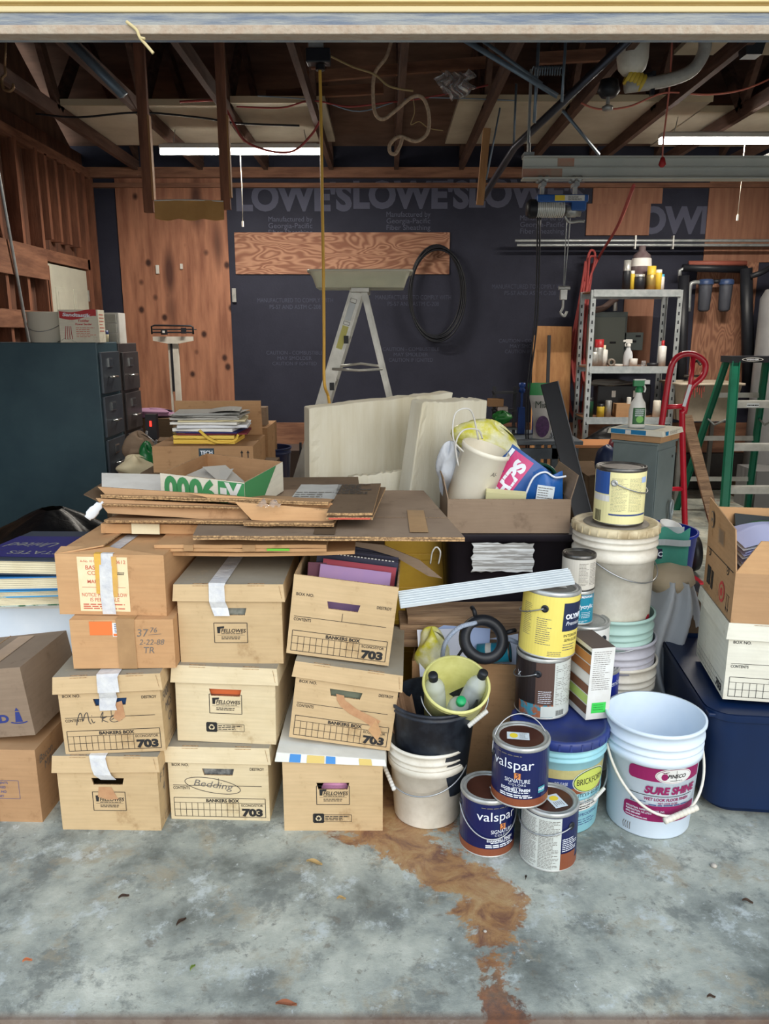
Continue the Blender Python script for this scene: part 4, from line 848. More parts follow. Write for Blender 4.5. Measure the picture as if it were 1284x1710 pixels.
q.rect(Lf * .70, Lf, 0, Ht * .97, mpT, GRN)
mpT2 = plane(base[0], U, BZ, .002)
mflip = lambda u, v: mpT2(-u, -v)
q.text('9000', -(Lf * .36), -(Ht * .90), Ht * .78, mflip, GRN, 'C', bold=.05, wfit=Lf * .62)
q.text('X-', -(Lf * .85), -(Ht * .90), Ht * .78, mflip, WHP, 'C', bold=.05, wfit=Lf * .25)
U2 = (base[2] - base[1]); L2 = U2.length; mpS = plane(base[1], U2.normalized(), BZ, .0012)
q.poly([(0, 0), (L2 * .35, 0), (L2 * .8, Ht), (0, Ht)], mpS, GRN)
q.build('tray_body', tray)
for k, (dx, dy, rz) in enumerate(((.10, .15, .4), (.16, .12, -.3), (.2, .16, .9))):
    q = M(); q.box((0, 0, 0), (.11, .15, .002), plain('greyed_paper', (176, 172, 164), .8), rot=(R(25), R(-20 + 12 * k), 0)); tag(q.build('paper_sheet', loc=Vector(tray.location) + Vector((dx, dy, .05 + .012 * k)), rot=(0, 0, rz)), 'loose sheet of paper inside the green lettered tray', 'paper', 'papers inside the lettered tray')
# carton under the tray and behind the columns, half seen
carton('carton', 'dark open carton behind the pile of flattened cardboard', (-.55, 3.02, .0), .90, .58, .94, K7, R(3), flaps=(('l', .12, 72, .1, .1),), closed=True)
q = M(); q.box((0, 0, 0), (.25, .2, .004), PAPER, rot=(R(8), R(5), R(20))); tag(q.build('newspaper', loc=G(228, 805, 1.0)), 'folded newspaper left of the green lettered tray', 'newspaper')

# ---- far left pile
def artBrown(m, mp):
    m.frame(-.13, .12, .085, .15, .0012, mp, BLUEINK)
    for k, s_ in enumerate(('CONTENTS', 'PACKED', 'BOX NO', 'UNIT')): m.text(s_, .055, .138 - .016 * k, .008, mp, BLUEINK, 'C', bold=.01); m.text(s_[:5], -.03, .138 - .016 * k, .008, mp, BLUEINK, 'C', bold=.01)
e1 = carton('carton', 'reddish brown carton with faded blue print on the floor at the far left', at_floor(-16, 1368, 0, .16), .37, .34, .26, K3, R(-2), art=artBrown, side=lambda m, mp: (m.text('Bacon', -.15, .20, .026, mp, GREYINK, 'L', shear=.2), m.text('MIKE', -.12, .165, .026, mp, GREYINK, 'L', shear=.1)))
tape(e1, [(.0, .1, .2615), (.0, -.171, .262), (.0, -.173, .2)], .05); tape(e1, [(.02, -.172, .13), (.02, -.173, .0)], .045)
e2 = carton('carton', 'tilted brown carton printed END with a lighthouse at the far left', at_floor(-30, 1232, .275, .17), .40, .36, .235, K4, R(-4), R(-6.5), art=lambda m, mp0: (lambda mp: (m.text('DEFEND', .095, .052, .028, mp, plain('navy_print', (44, 56, 120), .7), 'R', bold=.05, wfit=.17), m.poly([(.115, .05), (.14, .05), (.134, .085), (.121, .085)], mp, MATS['navy_print']), m.poly([(.12, .088), (.135, .088), (.1275, .1)], mp, MATS['navy_print']), m.stroke([(.10, .05), (.118, .046), (.138, .046), (.155, .05)], .004, mp, MATS['navy_print'])))(lambda u, v: mp0(u + .03, v)))
tape(e2, [(.07, .1, .237), (.07, -.181, .237), (.07, -.183, .1)], .06, TAPEK)
t = thing('plastic_tote', 'white plastic tote under the books at the far left', 'tote', (G(35, 1120, .53).x - .08, 2.75, .28)); q = M()
def rrect(w_, d_, r_, n=5): 
    o_ = []
    for (sx, sy, a0) in ((1, -1, -90), (1, 1, 0), (-1, 1, 90), (-1, -1, 180)):
        for k in range(n + 1): a_ = R(a0 + 90 * k / n); o_.append((sx * (w_ / 2 - r_) + r_ * math.cos(a_), sy * (d_ / 2 - r_) + r_ * math.sin(a_)))
    return o_
def rloft(m, rings, mt, smooth=True, cap0=True, cap1=False):
    n = len(rings[0][0]); vs = [Vector((p_[0], p_[1], z)) for pr, z in rings for p_ in pr]
    m.add(vs, [(i * n + k, i * n + (k + 1) % n, (i + 1) * n + (k + 1) % n, (i + 1) * n + k) for i in range(len(rings) - 1) for k in range(n)], mt, smooth)
    if cap0: m.add(vs[:n], [tuple(reversed(range(n)))], mt)
    if cap1: m.add(vs[-n:], [tuple(range(n))], mt)
rloft(q, [(rrect(.42, .36, .05), 0), (rrect(.46, .40, .06), .34)], WHPB, cap1=True); q.build('tub', t); q = M(); rloft(q, [(rrect(.49, .43, .06), .34), (rrect(.49, .43, .06), .36), (rrect(.46, .4, .06), .37)], WHP, cap1=True); q.build('lid', t)
tl = t.location
carton('carton', 'plain carton hidden under the white tote', (tl.x, 2.78, 0), .42, .32, .278, K7)
def book(label, loc, W, D, T, cm_, rotz, roll=0, tilt=0, art=None, name='book', pages=CREAMP, cat='book'):
    t = thing(name, label, cat, loc, (tilt, roll, rotz)); q = M(); q.box((0, 0, T - .002), (W, D, .004), cm_); q.box((0, 0, .002), (W, D, .004), cm_); q.box((W / 2 - .002, 0, T / 2), (.004, D, T), cm_)
    if art: art(q, plane((0, 0, T), (1, 0, 0), (0, 1, 0), .001))
    q.build('cover', t, bevel=.001); q = M(); q.box((-.002, 0, T / 2), (W - .014, D - .010, T - .008), pages)
    for k in range(5): q.box((-.002, 0, .006 + (T - .012) * (k + .5) / 5), (W - .013, D - .009, .0006), GREYINK)
    q.build('pages', t); return t
zt = .655
book('green album with holly printed on its spine at the bottom of the book pile', (tl.x + .05, 2.60, zt), .36, .30, .035, mat('album_green', (52, 96, 66), .6, col2=(180, 190, 180), vs=22, va=.85), R(6), tilt=R(-2))
book('lower pale blue binder in the far left book pile', (tl.x + .02, 2.58, zt + .04), .37, .29, .024, plain('binder_blue', (72, 150, 198), .5), R(-4), R(-3))
book('upper bright blue binder in the far left book pile', (tl.x + .03, 2.58, zt + .066), .37, .30, .045, plain('binder_blue2', (44, 116, 178), .45), R(-12), R(-5), art=lambda q, mp: (q.stroke([(.02, -.12), (.05, -.09), (.09, -.11), (.12, -.06)], .006, mp, PAPER), q.rect(-.15, -.05, -.08, -.01, mp, PAPER)))
book('large dark navy book titled STATES on top of the far left pile', (tl.x + .03, 2.60, zt + .125), .37, .34, .052, plain('states_navy', (52, 62, 76), .5), R(-13), R(-3), R(2), art=lambda q, mp: (q.rect(-.185, .13, -.14, .1, mp, plain('states_blue', (46, 46, 110), .5)), q.text('STATES', -.12, .075, .032, lambda u, v: mp(-u, -v) + Vector((0, 0, .0006)), plain('gilt', (150, 150, 140), .5), 'L', wfit=.2), q.text('United', -.05, -.02, .05, lambda u, v: mp(-u, -v) + Vector((0, 0, .0006)), MATS['gilt'], 'L', shear=.3)))
# black bag in the dark behind, thin board
q = M(); q.grid(lambda u, v: ((.05 + .34 * math.sin(v * PI / 2)) * math.cos(u * 2 * PI) * (1 + .12 * math.sin(9 * u * 2 * PI + 5 * v)), (.05 + .3 * math.sin(v * PI / 2)) * math.sin(u * 2 * PI) * (1 + .1 * math.sin(7 * u * 2 * PI)), .40 * (1 - v) ** .6 + .03 * math.sin(40 * u) * v), 60, 22, mat('black_bag', (8, 9, 12), .4, bump=.9, bs=10, spec=.3)); tag(q.build('rubbish_bag', loc=(-1.55, 3.5, .36)), 'shiny black plastic bag in the dark beside the filing cabinet', 'bag')
carton('carton', 'dark carton below the black bag at the far left', (-1.50, 3.52, 0), .6, .5, .355, K7)
carton('carton', 'brown carton corner at the far left edge before the filing cabinet', (-2.06, 3.45, .0), .4, .4, .95, K3, R(20), R(0))

# ================================================================ CANS AND BUCKETS
def arc_handle(r, z, drop, phi, yaw, mt=WIRE, wr=.0022, grip=None, ears=.012):
    """bail between two ears; phi 0 hangs straight down in front, 90 stands up"""
    m = M(); cy, sy = math.cos(yaw), math.sin(yaw); pts = []
    for k in range(17):
        a = PI * k / 16; x = -r * math.cos(a); d = drop * math.sin(a)
        y = -(r * math.sin(a) * .999 * math.cos(phi) if phi < R(60) else d * math.cos(phi)) - .004; zz = z - d * math.cos(phi) * (1 if phi < R(60) else 0) + d * math.sin(phi)
        pts.append(Vector((x * cy - y * sy, x * sy + y * cy, zz)))
    m.tube(pts, wr, mt, 6, 2)
    return m, pts
def can_body(m, r, h, band, e=0):
    m.lathe([(0, .003), (r - .003, .003), (r, 0), (r + .0015, .003), (r, .006), (r, h - .01), (r + .0015, h - .007), (r + .0015, h - .002), (r, h)], band, 48)
def can_lid(m, r, h, mt, top=None):
    m.lathe([(r + .001, h - .002), (r + .0005, h + .002), (r - .003, h + .003), (r - .005, h), (r - .009, h - .003), (r - .012, h + .001), (r - .015, h + .001), (r - .018, h - .003)], mt, 48)
    m.lathe([(r - .018, h - .003), (0, h - .003)], top or mt, 48)
def paint_can(label, loc, r=.084, h=.19, body=TIN, lid=TIN, lidtop=None, art=None, ears=True, handle=None, group=None, rot=(0, 0, 0), name='paint_can', yaw=0, earm=None, lidart=None, rim=TIN):
    t = thing(name, label, 'can', loc, rot, group)
    m = M(); can_body(m, r, h, body)
    m.lathe([(r + .0006, h - .0105), (r + .002, h - .008), (r + .002, h - .002), (r + .0006, h)], rim, 48); m.lathe([(r + .0006, 0), (r + .002, .001), (r + .002, .004), (r + .0006, .006)], rim, 48)
    if art: art(m, cylmap(r, 0, .0006), r, h)
    m.build('body', t)
    m = M(); can_lid(m, r, h, rim if lidtop else lid, lidtop or lid)
    if lidart: lidart(m, plane((0, 0, h - .003), (1, 0, 0), (0, 1, 0), .0012))
    m.build('lid', t)
    if ears:
        for s in (-1, 1): m = M(); mt4 = Matrix.Rotation(yaw, 4, 'Z') @ Matrix.Translation((s * r, 0, h * .76)) @ Matrix.Rotation(R(90) * s, 4, 'Y'); m.lathe([(.012, 0), (.012, .003), (.007, .005), (.004, .002), (0, .002)], earm or TIN, 16, mt4); m.build('handle_ear', t)
        phi, drop = handle or (R(12), .07); m, _ = arc_handle(r + .004, h * .76, drop, phi, yaw); m.build('bail_handle', t)
    return t
def sector(m, mp, u0, u1, v0, v1, mt, n=16): m.rect(u0, u1, v0, v1, mp, mt, n)
def up(mp, e=.0007):                                             # a second layer of print above the first
    def f(u, v):
        a = mp(u, v); d = Vector((a.x, a.y, 0)); return a + (d.normalized() * e if d.length else d)
    return f
VAL = mat('deep_blue_label', (16, 26, 82), .3, col2=(13, 22, 72), vs=5, coat=.3); COP = mat('copper_band', (160, 92, 62), .4, .3, col2=(140, 78, 52), vs=7); COPLID = mat('copper_lid', (104, 62, 50), .3, .6, col2=(84, 50, 42), vs=9)
ORG = plain('logo_orange', (206, 130, 70), .5); WPR = plain('white_print', (228, 232, 240), .6)
def valspar(off=0, front=True):
    def f(m, mp, r, h):
        c = 2 * PI * r; sector(m, mp, -c / 2, c / 2, .006, h - .011, VAL, 48); e = up(mp)
        sector(m, e, -c / 2, c / 2, .006, .030, COP, 48); e = up(mp, .0014)
        m.text('valspar', off, h * .66, .030, e, WPR, 'C', wfit=.128); m.rect(off + .008, off + .026, h * .50, h * .60, e, ORG, 2); m.stroke([(off + .021, h * .585), (off + .014, h * .58), (off + .02, h * .55), (off + .014, h * .515), (off + .011, h * .52)], .002, up(mp, .002), VAL)
        m.text('SIGNATURE', off + .017, h * .435, .0125, e, WPR, 'C', wfit=.074); m.text('COLORS', off + .017, h * .385, .0062, e, WPR, 'C', wfit=.05, spacing=1.2)
        m.text('Interior', off + .017, h * .345, .005, e, WPR, 'C'); m.text('EGGSHELL FINISH', off + .012, h * .29, .010, e, WPR, 'C', bold=.03, wfit=.086)
        m.micro(off - .02, off + .055, h * .255, h * .285, 1, e, WPR, .5, 4); m.micro(off - .035, off + .065, h * .175, h * .24, 2, e, WPR, .6, 5)
        m.rect(off + .082, off + .108, h * .24, h * .34, e, plain('teal_badge', (70, 150, 160), .5), 4); m.text('HI-DEF', off + .095, h * .28, .007, up(mp, .002), WPR, 'C', bold=.03, wfit=.024)
        m.micro(off - .05, off + .06, h * .87, h * .90, 1, e, GREYINK, .5, 12)
    return f
STK = plain('lid_sticker', (214, 222, 226), .6); YEL2 = plain('sticker_yellow', (240, 214, 60), .6)
def sticker(x, y, a):
    def f(m, mp):
        c_, s_ = math.cos(a), math.sin(a); q = lambda u, v: mp(x + u * c_ - v * s_, y + u * s_ + v * c_)
        m.rect(-.033, .033, -.021, .021, q, STK); m.ell(-.013, 0, .012, .014, lambda u, v: q(u, v) + BZ * .0006, YEL2); m.micro(.004, .028, -.016, .016, 5, lambda u, v: q(u, v) + BZ * .0006, GREYINK, .3, 3)
    return f
GV = 'deep blue paint cans with copper lids in front'
va = paint_can('deep blue paint can with copper lid on the floor, left one under the stacked can', (.3205, 2.126, 0), art=valspar(.02), lidtop=COPLID, earm=BLK, yaw=R(4), handle=(R(10), .095), group=GV, lidart=sticker(.03, -.03, R(-80)))
vb = paint_can('deep blue paint can turned to its pale grey text label, lowest right', (.499, 2.062, 0), lidtop=COPLID, earm=BLK, yaw=R(-54), handle=(R(8), .03), group=GV, lidart=sticker(.015, -.01, R(-70)),
    art=lambda m, mp, r, h: (sector(m, mp, -.27, .27, .006, h - .011, VAL, 48), sector(m, up(mp), -.27, .27, .006, .03, COP, 40), sector(m, up(mp, .0012), -.128, .018, .006, h - .012, mat('grey_text_label', (196, 200, 194), .6), 14), m.micro(-.12, -.052, .01, h - .02, 34, up(mp, .0018), GREYINK, .35, 4), m.micro(-.048, .012, .01, h - .02, 34, up(mp, .0018), GREYINK, .35, 6), m.rect(.018, .075, .006, .06, up(mp, .0016), COP, 6), m.micro(.022, .08, .065, .11, 7, up(mp, .0018), WPR, .4, 9)))
vc = paint_can('deep blue paint can with raised handle, stacked on top of the two others', (.409, 2.088, .194), art=valspar(-.040), lidtop=COPLID, earm=BLK, yaw=R(8), handle=(R(112), .105), group=GV, lidart=sticker(-.01, .0, R(-8)), rot=(0, 0, 0))

def bucket(label, loc, rb=.13, rt=.15, h=.37, body=WHP, ribs=((.87, .006), (.80, .006), (.73, .009)), lid=None, handle=None, rot=(0, 0, 0), art=None, group=None, name='bucket', yaw=0, grip=None, inner=None, open_=True, wall=.003, skirt=True, cat='bucket', wr=.0025, wm=WIRE, lidtop=None):
    t = thing(name, label, cat, loc, rot, group); m = M()
    def rr(z): return rb + (rt - rb) * z / h
    pr = [(0, .004), (rb - .006, .004), (rb - .003, 0), (rb, .006)]
    if skirt: zs = h * .70; pr += [(rr(zs) - .001, zs - .002), (rr(zs) + .007, zs), (rr(zs) + .008, zs + .022), (rr(zs) + .001, zs + .026)]
    for (f_, w_) in sorted(ribs):
        z = h * f_
        if skirt and z < h * .78: continue
        pr += [(rr(z) + .0005, z - .006), (rr(z) + w_, z - .003), (rr(z) + w_, z + .003), (rr(z) + .0005, z + .006)]
    pr += [(rt, h - .012), (rt + .006, h - .010), (rt + .006, h), (rt - .001, h)]
    m.lathe(pr, body, 56)
    m.lathe([(rt - .001, h), (rb - wall, .008), (0, .008)], inner or body, 56)
    if art: art(m, cylmap(rr, 0, .0008), rr, h)
    m.build('body', t)
    if lid:
        m = M(); m.lathe([(rt + .004, h - .022), (rt + .009, h - .02), (rt + .010, h + .004), (rt + .004, h + .010), (rt - .006, h + .010), (rt - .010, h + .003), (0, h + .003)], lid, 56)
        for k in range(28): a = 2 * PI * k / 28; m.box(((rt + .0095) * math.cos(a), (rt + .0095) * math.sin(a), h - .006), (.003, .006, .022), lid, rot=(0, 0, a))
        if lidtop: m.lathe([(rt - .03, h + .0035), (rt - .032, h + .006), (0, h + .006)], lidtop, 48)
        m.build('lid', t)
    if handle:
        phi, drop = handle; zz = h * .74; rh = rr(zz) + .012
        m, pts = arc_handle(rh, zz, drop, phi, yaw, wm, wr); hd = m.build('bail_handle', t)
        if grip:
            g, gm, gr, gn = (tuple(grip) + (2,))[:4]; a = pts[max(0, g - gn)]; b = pts[min(16, g + gn)]; q = M(); d = b - a; n = 9
            q.lathe([(0, 0)] + [x_ for k in range(n) for x_ in ((gr, d.length * k / n + .001), (gr, d.length * (k + .8) / n), (gr * .8, d.length * (k + .9) / n))] + [(0, d.length)], gm, 14, Matrix.Translation(pts[g] - d / 2) @ d.to_track_quat('Z', 'Y').to_matrix().to_4x4()); q.build('grip', hd)
    return t
# maroon-labelled bucket, right front
MAR = mat('maroon_print', (140, 24, 84), .45)
def sure(m, mp0, rr, h):
    mp = lambda u, v: mp0(u * 1.12 - .048, .066 + (v - .064) * 1.17)
    s0, s1 = .0, .225; n = 16; o = .03
    def band(v0, v1, u0, u1, cr=.012):
        m.rect(u0 + cr, u1, v0, v1, mp, MAR, n); m.rect(u0, u0 + cr, v0 + cr, v1 - cr, mp, MAR, 2); m.ell(u0 + cr, v0 + cr, cr, cr, mp, MAR, 16); m.ell(u0 + cr, v1 - cr, cr, cr, mp, MAR, 16)
    band(.186, .225, -.062, .155); band(.064, .112, -.068, .15)
    e = up(mp, .0008); m.ell(.062, .205, .053, .023, e, WHP, 32); m.ell(.062, .205, .050, .0205, up(mp, .0012), MAR, 32); m.ell(.062, .205, .049, .0195, up(mp, .0016), WHP, 32)
    e2 = up(mp, .0021); m.text('PINECO', .068, .200, .011, e2, INK, 'C', bold=.03, shear=.2, wfit=.052); m.ell(.034, .203, .009, .010, e2, MAR, 16); m.line(.03, .214, .045, .218, .0015, e2, INK); m.line(.026, .217, .042, .213, .0015, e2, MAR); m.line(.066, .190, .066, .222, .001, e2, INK); m.micro(.05, .085, .190, .194, 1, e2, INK, .4, 2)
    m.text('SURE SHINE', .060, .150, .023, up(mp, .001), MAR, 'C', bold=.05, shear=.15, wfit=.150); m.line(-.055, .142, .13, .142, .0018, mp, INK, n)
    m.text('WET LOOK FLOOR FINISH', .05, .128, .009, mp, MAR, 'C', bold=.03, shear=.1, wfit=.13)
    m.text('- WET LOOK GLOSS', .05, .118, .006, mp, MAR, 'C', bold=.02, wfit=.06); m.micro(.0, .125, .113, .117, 1, mp, BLUEINK, .8, 3); m.micro(-.05, -.005, .114, .124, 2, mp, BLUEINK, .4, 3)
    for k, s_ in enumerate(('INDUSTRIAL PAPER PRODUCTS, INC.', 'BURLINGTON, NC 27215', '(800) 682-6047', 'www.iapproducts.com')): m.text(s_, -.06, .094 - .0085 * k, .0052, e, WPR, 'L', bold=.02, wfit=(.105, .07, .042, .06)[k])
    m.micro(.10, .14, .072, .084, 2, e, WPR, .5, 3)
    for k in range(4): m.stroke([(-.062 + .006 * k, .045), (-.066 + .007 * k, .035), (-.062 + .006 * k, .022)], .002, mp, GREYINK, 2)
bucket('open white bucket with a maroon and white floor finish label', (.868, 2.256, 0), body=WHPB, art=sure, handle=(R(6), .19), yaw=R(6), grip=(9, WHPD, .010), wr=.0045, wm=WHPD, inner=WHPB)
# pale blue bucket with the dark blue lid
PB = mat('pale_blue_pail', (160, 208, 214), .45, col2=(128, 186, 200), vs=6)
def brick(m, mp, rr, h):
    m.rect(-.15, .16, .172, .236, mp, mat('tan_label', (188, 178, 120), .6, col2=(160, 150, 100), vs=12), 24); e = up(mp, .0008)
    m.rect(-.15, .02, .172, .205, e, plain('navy_strip', (40, 56, 120), .5), 14); m.text('RELEASE', -.02, .184, .010, up(mp, .0014), WPR, 'C', wfit=.04); m.rect(-.15, .14, .150, .172, e, COP, 20)
    m.ell(.082, .192, .068, .043, up(mp, .0012), plain('oval_rim', (200, 206, 190), .6), 32); m.ell(.082, .192, .065, .040, up(mp, .0016), plain('oval_dark', (80, 100, 60), .6), 32); m.ell(.082, .192, .062, .037, up(mp, .002), plain('oval_green', (190, 200, 92), .6), 32)
    m.text('BRICKFORM', .082, .182, .021, up(mp, .0026), INK, 'C', wfit=.108); m.text('ANTIQUE RELEASE', .08, .133, .015, mp, INK, 'C', wfit=.12); m.rect(.0, .14, .085, .125, mp, WHP, 12); m.text('Tan 100', .06, .108, .011, e, INK, 'C'); m.micro(.01, .12, .088, .104, 2, e, INK, .4, 3)
    m.text('WATERPROOFING', .06, .064, .011, mp, BLUEINK, 'C'); m.micro(-.02, .12, .03, .055, 3, mp, BLUEINK, .3, 5)
bucket('pale blue bucket with a dark blue lid and green oval label behind the blue cans', (.569, 2.28, 0), rb=.132, rt=.148, h=.325, body=PB, art=brick, lid=mat('royal_blue_lid', (34, 54, 128), .4, col2=(58, 66, 108), vs=9, va=.6), handle=(R(8), .13), yaw=R(20), skirt=False, ribs=((.93, .005), (.87, .005), (.82, .007), (.40, .002)), grip=(10, WHP, .006, 1))
# white bucket, black bucket inside, yellow pail inside that
wb = bucket('dirty white bucket holding the black bucket, beside the file boxes', (.142, 2.285, 0), rb=.109, rt=.129, h=.275, body=WHPD, handle=(R(10), .085), yaw=R(-25), grip=(4, WHP, .007))
bb = bucket('scuffed black bucket nested in the dirty white bucket', (.158, 2.285, .105), rb=.108, rt=.138, h=.31, body=mat('scuffed_black', (20, 24, 34), .45, col2=(44, 50, 60), vs=12, va=.8), skirt=False, ribs=((.93, .006),), handle=(R(92), .0), yaw=0)
YG = mat('yellow_green_pail', (216, 212, 140), .4, col2=(192, 188, 108), vs=8, va=.6)
yp = bucket('translucent yellow green pail with bottles tilted in the black bucket', (.215, 2.335, .315), rb=.085, rt=.102, h=.19, body=YG, skirt=False, ribs=((.90, .004),), rot=(R(30), R(4), 0), handle=(R(30), .10), yaw=R(10), grip=(11, WHP, .008))
MP_ = Matrix.Translation(yp.location) @ Euler(yp.rotation_euler).to_matrix().to_4x4()
CB = mat('clear_bottle', (214, 220, 220), .12, alpha=.5, spec=.7)
def bottle(label, cap, x, yv, z, tx, ty, r=.034, h=.16, body=CB, mtx=None, group=None, name='bottle', ring=.012):
    t = thing(name, label, 'bottle', (0, 0, 0), group=group); t.matrix_world = (mtx if mtx is not None else MP_) @ Matrix.Translation((x, yv, z)) @ Euler((tx, ty, 0)).to_matrix().to_4x4()
    m = M(); m.lathe([(0, 0), (r * .9, .002), (r, .01), (r, h * .62), (r * .93, h * .66), (r, h * .7), (r * .8, h * .82), (r * .4, h * .93), (r * .38, h)], body, 28); m.build('body', t)
    m = M(); m.lathe([(r * .44, h - .012), (r * .46, h + .008), (r * .42, h + .012), (0, h + .012)], cap, 20); m.build('cap', t); return t
bottle('clear bottle with a black cap at the left in the yellow green pail', BLK, -.045, .0, .03, R(-6), R(-10), h=.165)
bottle('clear bottle with a black cap at the right in the yellow green pail', BLK, .040, .0, .03, R(-10), R(14), h=.18)
bottle('clear bottle with a green cap in the yellow green pail', plain('green_cap', (30, 160, 96), .4), .010, -.028, .05, R(10), R(3), h=.115)
q = M(); q.grid(lambda u, v: (.09 * (u - .5), .02 * math.sin(u * 11) + .02 * v, .12 * v + .01 * math.sin(19 * u)), 14, 8, mat('brown_paper', (140, 110, 84), .85, bump=.4), False); tag(q.build('paper_bag', loc=(.065, 2.27, .29), rot=(R(-10), R(-6), R(20))), 'crumpled brown paper in the black bucket', 'paper')

# cans stacked on the dark blue lid
YC = mat('yellow_can_label', (232, 214, 110), .45, col2=(226, 206, 100), vs=6)
def olympic(m, mp, r, h):
    sector(m, mp, -.264, .264, .006, h - .011, YC, 48); e = up(mp); m.rect(.022, .15, h * .43, h * .86, e, plain('olympic_navy', (28, 38, 70), .5), 10); e2 = up(mp, .0014)
    m.text('OLYMPIC', .03, h * .62, .017, e2, WPR, 'L', bold=.05, wfit=.09); m.text('Premium', .033, h * .52, .013, e2, WPR, 'L', shear=.3, wfit=.065); m.text('INTERIOR', .03, h * .34, .009, e, INK, 'L', wfit=.06); m.text('SEMI-GLOSS', .033, h * .27, .009, e, INK, 'L', wfit=.06)
    m.micro(-.06, -.012, h * .20, h * .62, 13, e, GREYINK, .3, 3); m.micro(-.018, .03, h * .04, h * .12, 3, e, GREYINK, .35, 4); m.micro(-.115, -.08, h * .3, h * .8, 18, e, GREYINK, .25, 5); m.micro(.03, .08, h * .12, h * .24, 3, e, GREYINK, .3, 6)
def cabot(m, mp, r, h):
    sector(m, mp, -.264, .264, .006, h - .011, mat('black_brown_label', (42, 32, 32), .4, col2=(30, 26, 30), vs=6), 48); e = up(mp); m.rect(.02, .2, .006, h - .011, e, mat('grey_text_label', (196, 200, 194), .6), 14); m.rect(-.04, .02, .05, h - .011, e, plain('mid_brown', (84, 62, 54), .5), 6)
    e2 = up(mp, .0014); m.micro(-.03, .014, .055, .10, 7, e2, WPR, .3, 4); m.micro(.025, .19, .03, h - .02, 26, e2, GREYINK, .25, 5); m.rect(-.10, .02, .006, .05, e2, mat('food_print', (150, 90, 60), .6, col2=(60, 130, 150), vs=45, va=.9), 10); m.rect(-.02, .1, .008, .046, up(mp, .002), MATS['grey_text_label'], 10)
    for k in range(9): m.line(.03 + .0035 * k, .012, .03 + .0035 * k, .03, .0016, up(mp, .0026), INK)
    m.text('X', -.105, h * .62, .02, e2, WPR, 'C')
c4 = paint_can('dark brown and grey paint can on the dark blue bucket lid, under the yellow can', (.522, 2.355, .339), art=cabot, r=.087, h=.205, earm=BLK, yaw=R(-112), handle=(R(10), .05), lid=TIN)
c5 = paint_can('yellow paint can with a navy name panel, stacked on the brown can', (.529, 2.352, .549), art=olympic, r=.090, h=.215, earm=BLK, yaw=R(-114), handle=(R(10), .05), lid=DTIN, rot=(R(-1), R(3), 0), lidtop=mat('grey_lid', (120, 124, 122), .4, .4, col2=(90, 92, 90), vs=10), lidart=lambda m, mp: m.rect(-.045, .045, -.012, .012, mp, TAPE))
t = thing('slim_carton', 'slim tall carton with wood colour swatches and a green sticker', 'carton', (.668, 2.345, .339), (0, R(2), R(14))); m = M(); w_, d_, h_ = .082, .15, .245; m.box((0, 0, h_ / 2), (w_, d_, h_), WHP); m.box((0, 0, h_ + .0005), (w_, d_, .001), mat('grey_brown_top', (98, 84, 76), .8))
mp = plane((0, -d_ / 2, 0), BX, BZ, .001); m.micro(-.032, .03, .10, .235, 19, mp, GREYINK, .22, 2); m.rect(-.024, .026, .022, .058, mp, plain('bright_green_sticker', (60, 200, 80), .6)); m.micro(-.018, .02, .03, .054, 3, up(mp), INK, .15, 7)
ml = plane((-w_ / 2, 0, 0), (0, -1, 0), BZ, .001)
for k, cc in enumerate(((96, 64, 46), (184, 206, 110), (122, 78, 56), (232, 226, 214), (170, 110, 62), (190, 130, 70))): ml2 = ml; m.rect(-.075, .075, .02 + .034 * k, .05 + .034 * k, ml, plain('swatch_%d' % k, cc, .6))
m.rect(-.075, .075, .222, .232, ml, plain('olive_ink', (40, 36, 30), .6)); m.build('body', t, bevel=.001)
# the column of cans behind
paint_can('plain tin paint can on the floor under the blue can at the back', (.765, 2.60, 0), r=.084, h=.19, ears=False, art=None)
paint_can('blue paint can with white script behind the open white bucket', (.765, 2.60, .193), r=.086, h=.19, ears=False, art=lambda m, mp, r, h: (sector(m, mp, -.26, .26, .006, h - .011, plain('ultramarine_label', (34, 50, 150), .4), 40), m.text('America', .045, h * .72, .02, up(mp), WPR, 'C', shear=.3, wfit=.09)), lid=TIN)
paint_can('white and brown paint can under the teal can', (.705, 2.555, .388), r=.086, h=.185, earm=BLK, yaw=R(-55), handle=(R(10), .04), art=lambda m, mp, r, h: (sector(m, mp, -.26, .26, .006, h - .011, WHP, 40), sector(m, up(mp), -.26, .26, .006, h * .62, plain('brown_half', (96, 76, 64), .5), 40), m.micro(.045, .085, .03, .1, 3, up(mp, .0014), WPR, .5, 3), m.rect(-.26, .26, .022, .026, up(mp, .0014), WPR, 40), m.rect(.03, .06, .006, .03, up(mp, .002), WPR, 3)))
paint_can('teal quart can under the small grey can', (.672, 2.545, .576), r=.054, h=.118, ears=False, lid=TIN, art=lambda m, mp, r, h: (sector(m, mp, -.169, .169, .005, h - .011, plain('teal_label', (28, 132, 158), .4), 40), m.text('Polycrylic', -.026, h * .50, .015, up(mp), WPR, 'L', bold=.02, wfit=.075), m.rect(-.03, .0, h * .84, h * .88, up(mp), plain('red_bar', (200, 60, 60), .5), 3), m.poly([(-.006, h * .80), (.0, h * .93), (.05, h * .93), (.05, h * .80)], up(mp), INK), m.text('MINWAX', .0, h * .82, .009, up(mp, .0014), WPR, 'L', bold=.03, wfit=.045), m.ell(-.018, h * .28, .018, .013, up(mp), plain('pale_teal', (90, 176, 196), .5), 20), m.micro(-.03, .03, h * .06, h * .14, 2, up(mp), WPR, .3, 3), m.micro(.002, .04, h * .2, h * .4, 4, up(mp), WPR, .3, 4)))
